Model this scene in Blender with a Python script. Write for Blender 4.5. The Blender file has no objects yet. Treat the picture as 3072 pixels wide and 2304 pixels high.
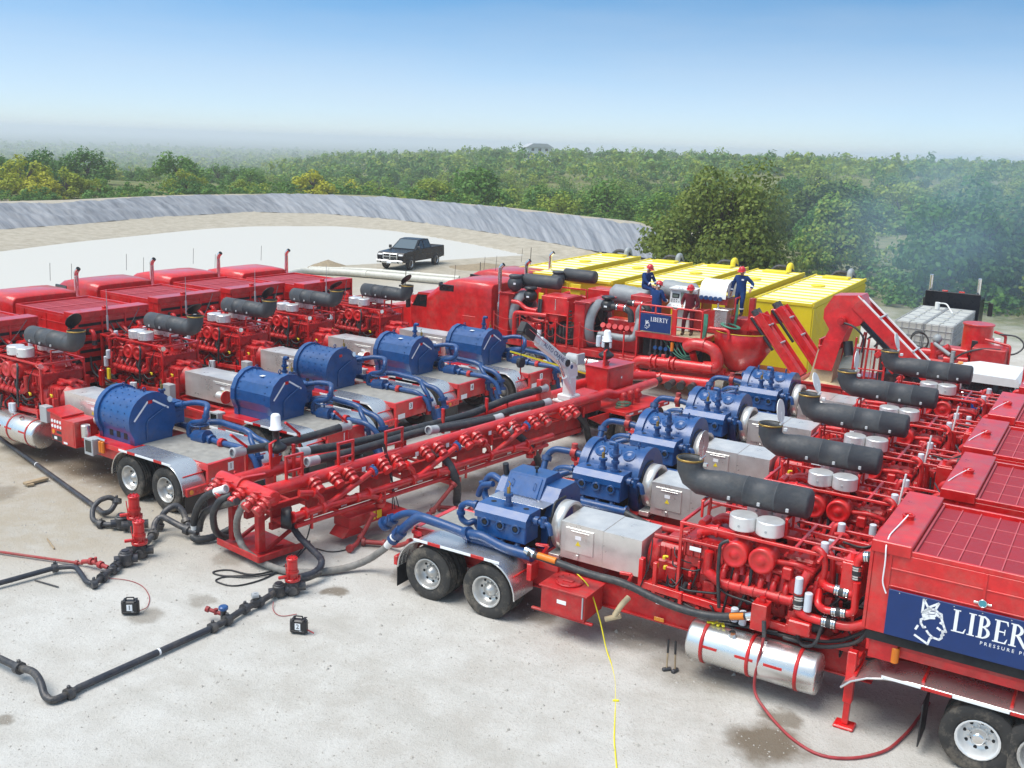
import bpy, math, random
import numpy as np
from mathutils import Matrix, Vector

random.seed(7)
RNG = np.random.default_rng(7)
SC = bpy.context.scene
COL = SC.collection
PI = math.pi

# ------------------------------------------------------------------ camera
FPX, CAMH = 3050.0, 8.4
pitch, roll = math.atan(722 / FPX), math.radians(1.95)
fwd = Vector((0, math.cos(pitch), -math.sin(pitch)))
up0 = Vector((0, math.sin(pitch), math.cos(pitch)))
rgt0 = Vector((1, 0, 0))
rgt = rgt0 * math.cos(roll) + up0 * math.sin(roll)
upv = up0 * math.cos(roll) - rgt0 * math.sin(roll)
cd = bpy.data.cameras.new('camera')
cam = bpy.data.objects.new('camera', cd)
COL.objects.link(cam)
cd.sensor_width = 36.0
cd.lens = FPX / 3072 * 36
cd.clip_start, cd.clip_end = 0.1, 40000
cam.matrix_world = Matrix(((rgt.x, upv.x, -fwd.x, 0), (rgt.y, upv.y, -fwd.y, 0), (rgt.z, upv.z, -fwd.z, CAMH), (0, 0, 0, 1)))
SC.camera = cam

# ------------------------------------------------------------------ light and sky
SUN_EL, SUN_AZ = math.radians(63), math.radians(-112)      # azimuth from +Y towards +X
world = bpy.data.worlds.new('World')
SC.world = world
world.use_nodes = True
nt = world.node_tree
nt.nodes.clear()
def wn(t, **k):
    n = nt.nodes.new(t)
    for a, b in k.items(): setattr(n, a, b)
    return n
sky = wn('ShaderNodeTexSky', sky_type='NISHITA', sun_disc=False, sun_elevation=SUN_EL, sun_rotation=SUN_AZ,
         altitude=100, air_density=1.0, dust_density=0.6, ozone_density=1.6)
tc = wn('ShaderNodeTexCoord')
sx = wn('ShaderNodeSeparateXYZ')
nt.links.new(tc.outputs['Generated'], sx.inputs[0])
# the hazy layer near the ground is thin that day: the blue comes in a few degrees above the horizon
mz = wn('ShaderNodeMath', operation='MULTIPLY'); mz.inputs[1].default_value = 4.6
nt.links.new(sx.outputs[2], mz.inputs[0])
cz = wn('ShaderNodeCombineXYZ')
nt.links.new(sx.outputs[0], cz.inputs[0]); nt.links.new(sx.outputs[1], cz.inputs[1]); nt.links.new(mz.outputs[0], cz.inputs[2])
nrm = wn('ShaderNodeVectorMath', operation='NORMALIZE')
nt.links.new(cz.outputs[0], nrm.inputs[0]); nt.links.new(nrm.outputs[0], sky.inputs[0])
hz = wn('ShaderNodeMapRange'); hz.inputs[1].default_value = -0.015; hz.inputs[2].default_value = 0.135
hz.inputs[3].default_value = 0.0; hz.inputs[4].default_value = 1.0; hz.interpolation_type = 'LINEAR'
nt.links.new(sx.outputs[2], hz.inputs[0])
mx = wn('ShaderNodeMix', data_type='RGBA', blend_type='MIX')
mx.inputs[6].default_value = (2.62, 2.84, 3.12, 1)
cn_ = wn('ShaderNodeTexNoise'); cn_.inputs['Scale'].default_value = 3.2; cn_.inputs['Detail'].default_value = 5; cn_.inputs['Roughness'].default_value = 0.55
cv_ = wn('ShaderNodeVectorMath', operation='MULTIPLY'); cv_.inputs[1].default_value = (1, 1, 7)
nt.links.new(tc.outputs['Generated'], cv_.inputs[0]); nt.links.new(cv_.outputs[0], cn_.inputs['Vector'])
cr_ = wn('ShaderNodeMapRange'); cr_.inputs[1].default_value = 0.3; cr_.inputs[2].default_value = 0.7; cr_.inputs[3].default_value = 0.86; cr_.inputs[4].default_value = 1.06
nt.links.new(cn_.outputs['Fac'], cr_.inputs[0])
hm_ = wn('ShaderNodeMath', operation='MULTIPLY', use_clamp=True); nt.links.new(hz.outputs[0], hm_.inputs[0]); nt.links.new(cr_.outputs[0], hm_.inputs[1])
hi_ = wn('ShaderNodeMapRange'); hi_.interpolation_type = 'SMOOTHSTEP'; hi_.inputs[1].default_value = 0.14; hi_.inputs[2].default_value = 0.42; hi_.inputs[3].default_value = 1.0; hi_.inputs[4].default_value = 0.5   # thin high overcast
nt.links.new(sx.outputs[2], hi_.inputs[0])
hj_ = wn('ShaderNodeMath', operation='MULTIPLY'); nt.links.new(hm_.outputs[0], hj_.inputs[0]); nt.links.new(hi_.outputs[0], hj_.inputs[1])
nt.links.new(hj_.outputs[0], mx.inputs[0])
tint = wn('ShaderNodeMix', data_type='RGBA', blend_type='MULTIPLY'); tint.inputs[0].default_value = 1.0
tint.inputs[7].default_value = (0.55, 0.85, 0.87, 1)
nt.links.new(sky.outputs[0], tint.inputs[6]); nt.links.new(tint.outputs[2], mx.inputs[7])
bg = wn('ShaderNodeBackground'); bg.inputs[1].default_value = 0.135
nt.links.new(mx.outputs[2], bg.inputs[0])
wo = wn('ShaderNodeOutputWorld')
nt.links.new(bg.outputs[0], wo.inputs[0])

sl = bpy.data.lights.new('sun', 'SUN')
sl.energy, sl.angle, sl.color = 2.0, math.radians(40), (1.0, 0.95, 0.89)
so = bpy.data.objects.new('sun', sl)
COL.objects.link(so)
sd = Vector((math.sin(SUN_AZ) * math.cos(SUN_EL), math.cos(SUN_AZ) * math.cos(SUN_EL), math.sin(SUN_EL)))
so.rotation_euler = sd.to_track_quat('Z', 'Y').to_euler()
so.location = (0, 0, 60)

SC.view_settings.view_transform = 'Standard'
SC.view_settings.look = 'None'
SC.view_settings.exposure = 1.0
SC.view_settings.gamma = 1.0
SC.view_settings.use_curve_mapping = False
SC.cycles.max_bounces = 8
SC.cycles.volume_bounces = 3
SC.cycles.transparent_max_bounces = 12

# ------------------------------------------------------------------ materials
MATS = {}
def mat(name, col, rough=0.5, metal=0.0, coat=0.0, var=0.12, nscale=6.0, bump=0.0, bscale=40.0, dust=0.0, spec=0.5, emit=None, trans=0.0, aniso=0.0):
    m = bpy.data.materials.new(name); MATS[name] = m
    m.use_nodes = True
    t = m.node_tree; b = t.nodes['Principled BSDF']
    b.inputs['Base Color'].default_value = (*col, 1)
    b.inputs['Roughness'].default_value = rough
    b.inputs['Metallic'].default_value = metal
    b.inputs['Coat Weight'].default_value = coat
    b.inputs['Coat Roughness'].default_value = 0.12
    b.inputs['Specular IOR Level'].default_value = spec
    b.inputs['Transmission Weight'].default_value = trans
    b.inputs['Anisotropic'].default_value = aniso
    c = t.nodes.new('ShaderNodeTexCoord')
    if var > 0:
        oi = t.nodes.new('ShaderNodeObjectInfo'); ov = t.nodes.new('ShaderNodeMapRange'); ov.inputs[3].default_value = 1 - var * .55; ov.inputs[4].default_value = 1 + var * .55; t.links.new(oi.outputs['Random'], ov.inputs[0])
        n = t.nodes.new('ShaderNodeTexNoise'); n.inputs['Scale'].default_value = nscale; n.inputs['Detail'].default_value = 5; n.inputs['Roughness'].default_value = 0.65
        t.links.new(c.outputs['Object'], n.inputs['Vector'])
        r = t.nodes.new('ShaderNodeMapRange'); r.inputs[1].default_value = 0.3; r.inputs[2].default_value = 0.7
        r.inputs[3].default_value = 1 - var; r.inputs[4].default_value = 1 + var
        t.links.new(n.outputs['Fac'], r.inputs[0])
        x = t.nodes.new('ShaderNodeMix'); x.data_type = 'RGBA'; x.blend_type = 'MULTIPLY'; x.inputs[0].default_value = 1
        x.inputs[6].default_value = (*col, 1)
        om = t.nodes.new('ShaderNodeMath'); om.operation = 'MULTIPLY'; t.links.new(r.outputs[0], om.inputs[0]); t.links.new(ov.outputs[0], om.inputs[1]); t.links.new(om.outputs[0], x.inputs[7])
        out = x.outputs[2]
        rr = t.nodes.new('ShaderNodeMapRange'); rr.inputs[1].default_value = 0.3; rr.inputs[2].default_value = 0.7
        rr.inputs[3].default_value = max(0.03, rough * 0.75); rr.inputs[4].default_value = min(1, rough * 1.3)
        t.links.new(n.outputs['Fac'], rr.inputs[0]); t.links.new(rr.outputs[0], b.inputs['Roughness'])
        if dust > 0:
            n2 = t.nodes.new('ShaderNodeTexNoise'); n2.inputs['Scale'].default_value = nscale * 0.55; n2.inputs['Detail'].default_value = 9; n2.inputs['Roughness'].default_value = 0.75
            t.links.new(c.outputs['Object'], n2.inputs['Vector'])
            d = t.nodes.new('ShaderNodeMapRange'); d.inputs[1].default_value = 0.48; d.inputs[2].default_value = 0.75; d.inputs[3].default_value = 0; d.inputs[4].default_value = dust
            t.links.new(n2.outputs['Fac'], d.inputs[0])
            x2 = t.nodes.new('ShaderNodeMix'); x2.data_type = 'RGBA'; x2.inputs[7].default_value = (0.30, 0.25, 0.19, 1)
            t.links.new(d.outputs[0], x2.inputs[0]); t.links.new(out, x2.inputs[6]); out = x2.outputs[2]
        t.links.new(out, b.inputs['Base Color'])
    if bump > 0:
        n3 = t.nodes.new('ShaderNodeTexNoise'); n3.inputs['Scale'].default_value = bscale; n3.inputs['Detail'].default_value = 4
        t.links.new(c.outputs['Object'], n3.inputs['Vector'])
        bm = t.nodes.new('ShaderNodeBump'); bm.inputs['Strength'].default_value = bump; bm.inputs['Distance'].default_value = 0.02
        t.links.new(n3.outputs['Fac'], bm.inputs['Height']); t.links.new(bm.outputs[0], b.inputs['Normal'])
    if emit: b.inputs['Emission Color'].default_value = (*col, 1); b.inputs['Emission Strength'].default_value = emit
    return m
RED = mat('red_paint', (0.60, 0.009, 0.010), 0.36, coat=0.45, var=0.24, dust=0.30, nscale=3.5)
REDD = mat('red_paint_worn', (0.47, 0.009, 0.011), 0.5, coat=0.1, var=0.22, dust=0.30, bump=0.08)
REDG = mat('red_grille_mesh', (0.34, 0.020, 0.032), 0.6, var=0.1, bump=0.5, bscale=90)
BLUE = mat('blue_paint', (0.005, 0.066, 0.225), 0.36, coat=0.35, var=0.16, dust=0.12)
BLUED = mat('blue_iron', (0.005, 0.057, 0.195), 0.42, coat=0.2, var=0.2, dust=0.22)
SIGNB = mat('sign_blue', (0.003, 0.028, 0.135), 0.4, var=0.08)
WHITE = mat('white_paint', (0.78, 0.78, 0.76), 0.4, var=0.05, dust=0.05)
PRINT = mat('white_print', (0.85, 0.86, 0.87), 0.5, var=0.0)
YEL = mat('yellow_paint', (0.76, 0.60, 0.012), 0.42, coat=0.15, var=0.1, dust=0.10, nscale=1.5)
YELT = mat('yellow_trim', (0.80, 0.62, 0.02), 0.5, var=0.08)
REDE = mat('engine_red', (0.50, 0.007, 0.009), 0.42, coat=0.15, var=0.32, dust=0.28, nscale=9)
STEEL = mat('stainless_sheet', (0.76, 0.735, 0.69), 0.33, metal=0.6, var=0.10, nscale=3, aniso=0.3)
ALU = mat('brushed_aluminium', (0.74, 0.73, 0.71), 0.27, metal=0.85, var=0.05, nscale=2.0, dust=0.0)
ACAN = mat('spun_aluminium', (0.80, 0.80, 0.79), 0.38, metal=0.55, var=0.04)
CHROME = mat('polished_metal', (0.78, 0.78, 0.78), 0.14, metal=1.0, var=0.06)
ALUD = mat('dusty_deck_plate', (0.36, 0.345, 0.31), 0.62, metal=0.25, var=0.16, dust=0.35, bump=0.15, bscale=70)
RIM = mat('wheel_alloy', (0.55, 0.54, 0.52), 0.36, metal=0.7, var=0.2, dust=0.45)
RUB = mat('tyre_rubber', (0.032, 0.030, 0.028), 0.85, var=0.25, dust=0.75, bump=0.3, bscale=30, nscale=5)
HOSE = mat('black_hose', (0.028, 0.030, 0.034), 0.5, var=0.25, dust=0.25, nscale=8)
MUF = mat('muffler_wrap', (0.050, 0.054, 0.060), 0.55, var=0.15, dust=0.16, bump=0.25, bscale=22)
DARK = mat('dark_gap', (0.012, 0.012, 0.013), 0.75, var=0.2)
BLK = mat('black_plastic', (0.018, 0.018, 0.02), 0.4, var=0.15)
IRON = mat('dirty_iron', (0.055, 0.055, 0.06), 0.45, metal=0.3, var=0.35, dust=0.6, nscale=7)
IRONB = mat('black_pipe', (0.028, 0.031, 0.042), 0.42, var=0.25, dust=0.28, nscale=5)
GREYB = mat('grey_box', (0.42, 0.43, 0.44), 0.45, var=0.08, dust=0.1)
GREYC = mat('grey_blanket', (0.30, 0.32, 0.33), 0.6, metal=0.2, var=0.15, bump=0.35, bscale=9)
BRASS = mat('brass_ring', (0.42, 0.27, 0.07), 0.45, metal=0.7)
ORANGE = mat('orange_plastic', (0.75, 0.20, 0.01), 0.4)
AMBER = mat('amber_lens', (0.8, 0.28, 0.01), 0.25, spec=0.7)
REDL = mat('red_lens', (0.55, 0.01, 0.01), 0.2, spec=0.7)
GLASS = mat('dark_glass', (0.012, 0.016, 0.018), 0.06, var=0.0, spec=0.9)
SCREEN = mat('green_screen', (0.20, 0.24, 0.20), 0.3, var=0.0)
WOOD = mat('weathered_wood', (0.34, 0.25, 0.15), 0.8, var=0.3, dust=0.3, bump=0.3, bscale=20)
TAN = mat('sand_tan', (0.52, 0.42, 0.26), 0.85, var=0.15, nscale=10, bump=0.2)
PVC = mat('white_pvc', (0.62, 0.60, 0.52), 0.5, var=0.12, dust=0.3)
TAPEY = mat('yellow_strap', (0.78, 0.68, 0.02), 0.55, var=0.08)
RHOSE = mat('red_hose', (0.36, 0.035, 0.04), 0.5, var=0.2, dust=0.3)
GREENH = mat('green_hose', (0.05, 0.20, 0.13), 0.5, var=0.2)
COVB = mat('blue_cloth', (0.013, 0.045, 0.16), 0.85, var=0.2, bump=0.3, bscale=25, spec=0.2)
COVM = mat('maroon_cloth', (0.13, 0.014, 0.022), 0.85, var=0.2, bump=0.3, bscale=25, spec=0.2)
SKIN = mat('skin', (0.45, 0.22, 0.14), 0.55, var=0.1)
HAIR = mat('dark_hair', (0.025, 0.015, 0.01), 0.7)
HATR = mat('hard_hat_red', (0.60, 0.012, 0.02), 0.25, coat=0.5, var=0.03)
BOOT = mat('boot_leather', (0.10, 0.06, 0.035), 0.7)
NAVY = mat('dark_truck_paint', (0.006, 0.008, 0.013), 0.3, coat=0.12, var=0.05, spec=0.18)
PINK = mat('red_edge_highlight', (0.55, 0.10, 0.115), 0.6)  # paler red paints the light caught by the raised grille panel edges
BLUECAB = mat('bright_blue_cab', (0.012, 0.075, 0.36), 0.3, coat=0.6, var=0.05)
TOTE = mat('white_tote', (0.50, 0.50, 0.46), 0.45, var=0.08)
FILTW = mat('white_filter', (0.62, 0.66, 0.72), 0.4, var=0.05)
BARK = mat('bark', (0.075, 0.06, 0.045), 0.9, var=0.3, bump=0.6, bscale=12)
ROCK = mat('stone', (0.46, 0.43, 0.38), 0.9, var=0.25)

def leafmat(name, c1, c2, c3):
    m = bpy.data.materials.new(name); m.use_nodes = True; t = m.node_tree; b = t.nodes['Principled BSDF']
    oi = t.nodes.new('ShaderNodeObjectInfo'); ge = t.nodes.new('ShaderNodeNewGeometry'); at = t.nodes.new('ShaderNodeAttribute'); at.attribute_name = 'tint'
    a1 = t.nodes.new('ShaderNodeMath'); a1.operation = 'ADD'; t.links.new(oi.outputs['Random'], a1.inputs[0]); t.links.new(at.outputs['Fac'], a1.inputs[1])
    fr = t.nodes.new('ShaderNodeMath'); fr.operation = 'FRACT'; t.links.new(a1.outputs[0], fr.inputs[0])
    r = t.nodes.new('ShaderNodeMapRange'); r.inputs[3].default_value = -0.22; r.inputs[4].default_value = 0.22; t.links.new(ge.outputs['Random Per Island'], r.inputs[0])
    a2 = t.nodes.new('ShaderNodeMath'); a2.operation = 'ADD'; t.links.new(fr.outputs[0], a2.inputs[0]); t.links.new(r.outputs[0], a2.inputs[1])
    cr = t.nodes.new('ShaderNodeValToRGB'); t.links.new(a2.outputs[0], cr.inputs[0])
    e = cr.color_ramp.elements; e[0].color = (*c1, 1); e[1].color = (*c3, 1); e[1].position = 1.0
    k = e.new(0.55); k.color = (*c2, 1)
    t.links.new(cr.outputs[0], b.inputs['Base Color'])
    b.inputs['Roughness'].default_value = 0.6; b.inputs['Specular IOR Level'].default_value = 0.25
    tr = t.nodes.new('ShaderNodeBsdfTranslucent'); t.links.new(cr.outputs[0], tr.inputs[0])
    ms = t.nodes.new('ShaderNodeMixShader'); ms.inputs[0].default_value = 0.28
    t.links.new(b.outputs[0], ms.inputs[1]); t.links.new(tr.outputs[0], ms.inputs[2])
    t.links.new(ms.outputs[0], t.nodes['Material Output'].inputs[0])
    return m
LEAF = leafmat('foliage', (0.066, 0.165, 0.030), (0.130, 0.265, 0.040), (0.30, 0.37, 0.045))
LEAFD = leafmat('oak_foliage', (0.050, 0.096, 0.018), (0.098, 0.160, 0.027), (0.20, 0.245, 0.04))
LEAFY = leafmat('yellow_foliage', (0.20, 0.26, 0.016), (0.34, 0.38, 0.02), (0.48, 0.46, 0.025))

# ------------------------------------------------------------------ mesh builder
def basis(d):
    d = Vector(d).normalized()
    a = Vector((0, 0, 1)) if abs(d.z) < 0.9 else Vector((1, 0, 0))
    u = d.cross(a).normalized()
    return d, u, d.cross(u).normalized()
class MB:
    def __init__(s): s.v = []; s.f = []; s.sm = []; s.mi = []; s.M = None; s.mat = 0
    def add(s, vs, fs, smooth=False):
        o = len(s.v)
        for p in vs:
            p = Vector(p)
            if s.M is not None: p = s.M @ p
            s.v.append(p[:])
        for k, f in enumerate(fs):
            s.f.append([i + o for i in f]); s.sm.append(smooth if isinstance(smooth, bool) else smooth[k]); s.mi.append(s.mat)
        return s
    def box(s, x0, x1, y0, y1, z0, z1, c=0.008):
        if x0 > x1: x0, x1 = x1, x0
        if y0 > y1: y0, y1 = y1, y0
        if z0 > z1: z0, z1 = z1, z0
        c = min(c, (x1 - x0) * .3, (y1 - y0) * .3, (z1 - z0) * .3)
        X, Y, Z = (x0, x1), (y0, y1), (z0, z1)
        vs = []; ix = {}
        for i in (0, 1):
            for j in (0, 1):
                for k in (0, 1):
                    sx_, sy_, sz_ = (1 - 2 * i) * c, (1 - 2 * j) * c, (1 - 2 * k) * c
                    for a, p in enumerate(((X[i], Y[j] + sy_, Z[k] + sz_), (X[i] + sx_, Y[j], Z[k] + sz_), (X[i] + sx_, Y[j] + sy_, Z[k]))):
                        ix[i, j, k, a] = len(vs); vs.append(p)
        fs = []
        q = lambda *t: fs.append([ix[u] for u in t])
        for i in (0, 1):
            r = [(i, 0, 0, 0), (i, 1, 0, 0), (i, 1, 1, 0), (i, 0, 1, 0)]; q(*(r if i else r[::-1]))
            r = [(0, i, 0, 1), (0, i, 1, 1), (1, i, 1, 1), (1, i, 0, 1)]; q(*(r if i else r[::-1]))
            r = [(0, 0, i, 2), (1, 0, i, 2), (1, 1, i, 2), (0, 1, i, 2)]; q(*(r if i else r[::-1]))
        for i in (0, 1):
            for j in (0, 1):
                r = [(i, j, 0, 0), (i, j, 1, 0), (i, j, 1, 1), (i, j, 0, 1)]; q(*(r if (i + j) % 2 == 1 else r[::-1]))
                r = [(i, 0, j, 0), (i, 1, j, 0), (i, 1, j, 2), (i, 0, j, 2)]; q(*(r if (i + j) % 2 == 0 else r[::-1]))
                r = [(0, i, j, 1), (1, i, j, 1), (1, i, j, 2), (0, i, j, 2)]; q(*(r if (i + j) % 2 == 1 else r[::-1]))
        for i in (0, 1):
            for j in (0, 1):
                for k in (0, 1):
                    r = [(i, j, k, 0), (i, j, k, 1), (i, j, k, 2)]; q(*(r if (i + j + k) % 2 == 1 else r[::-1]))
        return s.add(vs, fs)
    def cbox(s, c, d, rot=None, ch=0.008):
        o = s.M
        T = Matrix.Translation(Vector(c))
        if rot is not None: T = T @ rot.to_4x4()
        s.M = T if o is None else o @ T
        s.box(-d[0] / 2, d[0] / 2, -d[1] / 2, d[1] / 2, -d[2] / 2, d[2] / 2, ch); s.M = o
        return s
    def bar(s, p0, p1, w, h=None, ch=0.006, up=(0, 0, 1)):
        p0, p1 = Vector(p0), Vector(p1); d = p1 - p0; L = d.length; x = d.normalized()
        u = Vector(up)
        if abs(x.dot(u)) > 0.95: u = Vector((1, 0, 0))
        y = u.cross(x).normalized(); z = x.cross(y)
        return s.cbox((p0 + p1) / 2, (L, w, h or w), Matrix((x, y, z)).transposed(), ch)
    def lathe(s, p, d, prof, n=16, cap=True, a0=0, a1=2 * PI):
        p = Vector(p); d, u, w = basis(d); full = abs(a1 - a0 - 2 * PI) < 1e-6
        m = n if full else n + 1
        vs = []
        for (h, r) in prof:
            for k in range(m):
                a = a0 + (a1 - a0) * k / n
                vs.append(p + d * h + (u * math.cos(a) + w * math.sin(a)) * r)
        fs = []
        for j in range(len(prof) - 1):
            for k in range(n):
                k2 = (k + 1) % m
                fs.append([j * m + k, j * m + k2, (j + 1) * m + k2, (j + 1) * m + k])
        s.add(vs, fs, True)
        if cap and full:
            for j, rev in ((0, True), (len(prof) - 1, False)):
                if prof[j][1] > 1e-5:
                    ring = vs[j * m:(j + 1) * m]
                    s.add(ring, [list(range(m))[::-1] if rev else list(range(m))], False)
        return s
    def cyl(s, p0, p1, r, n=14, r2=None, ch=0.0):
        p0, p1 = Vector(p0), Vector(p1); L = (p1 - p0).length; r2 = r if r2 is None else r2
        if ch > 0:
            s.lathe(p0, p1 - p0, [(0, r - ch), (ch, r)], n, cap=False); s.lathe(p0, p1 - p0, [(ch, r), (L - ch, r2)], n, cap=False); s.lathe(p0, p1 - p0, [(L - ch, r2), (L, r2 - ch)], n, cap=False)
            d, u, w = basis(p1 - p0)
            for q, rr, rev in ((p0, r - ch, True), (p1, r2 - ch, False)):
                ring = [q + (u * math.cos(2 * PI * k / n) + w * math.sin(2 * PI * k / n)) * rr for k in range(n)]
                s.add(ring, [list(range(n))[::-1] if rev else list(range(n))], False)
            return s
        return s.lathe(p0, p1 - p0, [(0, r), (L, r2)], n)
    def sphere(s, c, r, n=12, m=8, sq=(1, 1, 1)):
        vs = []
        for j in range(m + 1):
            t = PI * j / m
            for k in range(n):
                a = 2 * PI * k / n
                vs.append((c[0] + r * sq[0] * math.sin(t) * math.cos(a), c[1] + r * sq[1] * math.sin(t) * math.sin(a), c[2] + r * sq[2] * math.cos(t)))
        fs = [[j * n + k, (j + 1) * n + k, (j + 1) * n + (k + 1) % n, j * n + (k + 1) % n] for j in range(m) for k in range(n)]
        return s.add(vs, fs, True)
    def tube(s, pts, r, n=8, bend=None, cap=True, seg=4, rib=0, ribd=0.0):
        P = [Vector(p) for p in pts]
        if bend and len(P) > 2:
            Q = [P[0]]
            for i in range(1, len(P) - 1):
                a, b, c = P[i - 1], P[i], P[i + 1]
                t = min(bend, (a - b).length * .49, (c - b).length * .49)
                p1 = b + (a - b).normalized() * t; p2 = b + (c - b).normalized() * t
                for k in range(seg + 1):
                    f = k / seg
                    Q.append(p1 * (1 - f) ** 2 + b * 2 * f * (1 - f) + p2 * f * f)
            Q.append(P[-1]); P = Q
        if rib:
            Q = []
            for i in range(len(P) - 1):
                L = (P[i + 1] - P[i]).length; k = max(1, int(L / rib))
                Q += [P[i].lerp(P[i + 1], j / k) for j in range(k)]
            P = Q + [P[-1]]
        vs = []; fr = None
        for i, p in enumerate(P):
            d = (P[min(i + 1, len(P) - 1)] - P[max(i - 1, 0)])
            if d.length < 1e-7: d = Vector((0, 0, 1))
            d.normalize()
            if fr is None: _, u, w = basis(d)
            else:
                u = fr - d * fr.dot(d)
                if u.length < 1e-5: _, u, w = basis(d)
                u.normalize(); w = d.cross(u)
            fr = u
            rr = r[i] if isinstance(r, (list, tuple)) else r
            if rib and i % 2: rr -= ribd
            for k in range(n):
                a = 2 * PI * k / n
                vs.append(p + (u * math.cos(a) + w * math.sin(a)) * rr)
        fs = [[i * n + k, i * n + (k + 1) % n, (i + 1) * n + (k + 1) % n, (i + 1) * n + k] for i in range(len(P) - 1) for k in range(n)]
        s.add(vs, fs, True)
        if cap:
            s.add(vs[:n], [list(range(n))[::-1]]); s.add(vs[-n:], [list(range(n))])
        return s
    def prism(s, poly, ax, a0, a1, smooth=False):
        n = len(poly)
        def P(p, a): return {'x': (a, p[0], p[1]), 'y': (p[0], a, p[1]), 'z': (p[0], p[1], a)}[ax]
        A = [P(p, a0) for p in poly]; B = [P(p, a1) for p in poly]
        s.add(A + B, [[i, (i + 1) % n, n + (i + 1) % n, n + i] for i in range(n)], smooth)
        s.add(A, [list(range(n))[::-1]]); s.add(B, [list(range(n))])
        return s
    def strip(s, prof, ax, a0, a1, th=0.01, smooth=True):
        """open profile in 2-D swept along an axis as a sheet with thickness"""
        n = len(prof); off = []
        for i in range(n):
            a = Vector(prof[max(i - 1, 0)]); b = Vector(prof[min(i + 1, n - 1)]); d = (b - a).normalized()
            off.append((prof[i][0] - d.y * th, prof[i][1] + d.x * th))
        poly = list(prof) + off[::-1]
        m = len(poly)
        def P(p, a): return {'x': (a, p[0], p[1]), 'y': (p[0], a, p[1]), 'z': (p[0], p[1], a)}[ax]
        A = [P(p, a0) for p in poly]; B = [P(p, a1) for p in poly]
        s.add(A + B, [[i, i + 1, m + i + 1, m + i] for i in range(n - 1)] + [[i, i + 1, m + i + 1, m + i] for i in range(n, m - 1)], smooth)
        s.add(A + B, [[n - 1, n, m + n, m + n - 1], [m - 1, 0, m, 2 * m - 1]])
        for r_ in (A, B): s.add(r_, [[i, i + 1, m - 2 - i, m - 1 - i] for i in range(n - 1)])
        return s
    def torus(s, c, d, R, r, n=20, m=6):
        d, u, w = basis(d); c = Vector(c)
        vs = []
        for i in range(n):
            a = 2 * PI * i / n; e = u * math.cos(a) + w * math.sin(a)
            for k in range(m):
                b = 2 * PI * k / m
                vs.append(c + e * (R + r * math.cos(b)) + d * r * math.sin(b))
        return s.add(vs, [[i * m + k, ((i + 1) % n) * m + k, ((i + 1) % n) * m + (k + 1) % m, i * m + (k + 1) % m] for i in range(n) for k in range(m)], True)
    def mesh(s, name, mats):
        me = bpy.data.meshes.new(name)
        me.from_pydata(s.v, [], s.f)
        me.polygons.foreach_set('use_smooth', s.sm)
        if isinstance(mats, (list, tuple)):
            for m in mats: me.materials.append(m)
            me.polygons.foreach_set('material_index', s.mi)
        else: me.materials.append(mats)
        me.update()
        return me
def link(name, data, parent=None):
    o = bpy.data.objects.new(name, data); COL.objects.link(o)
    if parent is not None: o.parent = parent
    return o
CACHE = {}
def part(parent, name, m, fn, key=None, **kw):
    """fn(mb) fills the mesh; the same key shares one mesh between alike pieces"""
    k = key
    if k is not None and k in CACHE: me = CACHE[k]
    else:
        b = MB(); fn(b); me = b.mesh(name, m)
        if k is not None: CACHE[k] = me
    o = link(name, me, parent)
    for a, v in kw.items(): o[a] = v
    return o
def tag(o, label, cat, group=None, kind=None):
    o['label'] = label; o['category'] = cat
    if group: o['group'] = group
    if kind: o['kind'] = kind
    return o
def thing(name, label, cat, loc, rz=0.0, group=None):
    o = bpy.data.objects.new(name, None); COL.objects.link(o)
    o.empty_display_size = 0.2; o.location = loc; o.rotation_euler = (0, 0, rz)
    return tag(o, label, cat, group)
def solo(name, label, cat, m, fn, group=None, loc=(0, 0, 0), rz=0, key=None):
    o = part(None, name, m, fn, key); o.location = loc; o.rotation_euler = (0, 0, rz)
    return tag(o, label, cat, group)
def copy_tree(o, parent=None):
    c = o.copy(); COL.objects.link(c)
    if parent is not None: c.parent = parent
    for ch in o.children: copy_tree(ch, c)
    return c
def text_mesh(s, size, ext=0.002):
    cu = bpy.data.curves.new('lettering', 'FONT'); cu.body = s; cu.size = size; cu.extrude = ext; cu.align_x = 'CENTER'; cu.align_y = 'CENTER'; cu.resolution_u = 2
    o = bpy.data.objects.new('lettering', cu); COL.objects.link(o)
    me = bpy.data.meshes.new_from_object(o.evaluated_get(bpy.context.evaluated_depsgraph_get()))
    bpy.data.objects.remove(o); bpy.data.curves.remove(cu)
    return me
def text(parent, name, s, size, m, M):
    k = ('t', s, size, m.name)
    if k not in CACHE:
        me = text_mesh(s, size); me.materials.clear(); me.materials.append(m); CACHE[k] = me
    o = link(name, CACHE[k], parent); o.matrix_local = M
    return o
def axes(o, x, y, z): return Matrix(((x[0], y[0], z[0], o[0]), (x[1], y[1], z[1], o[1]), (x[2], y[2], z[2], o[2]), (0, 0, 0, 1)))
def lerp(a, b, t): return a + (b - a) * t

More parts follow.
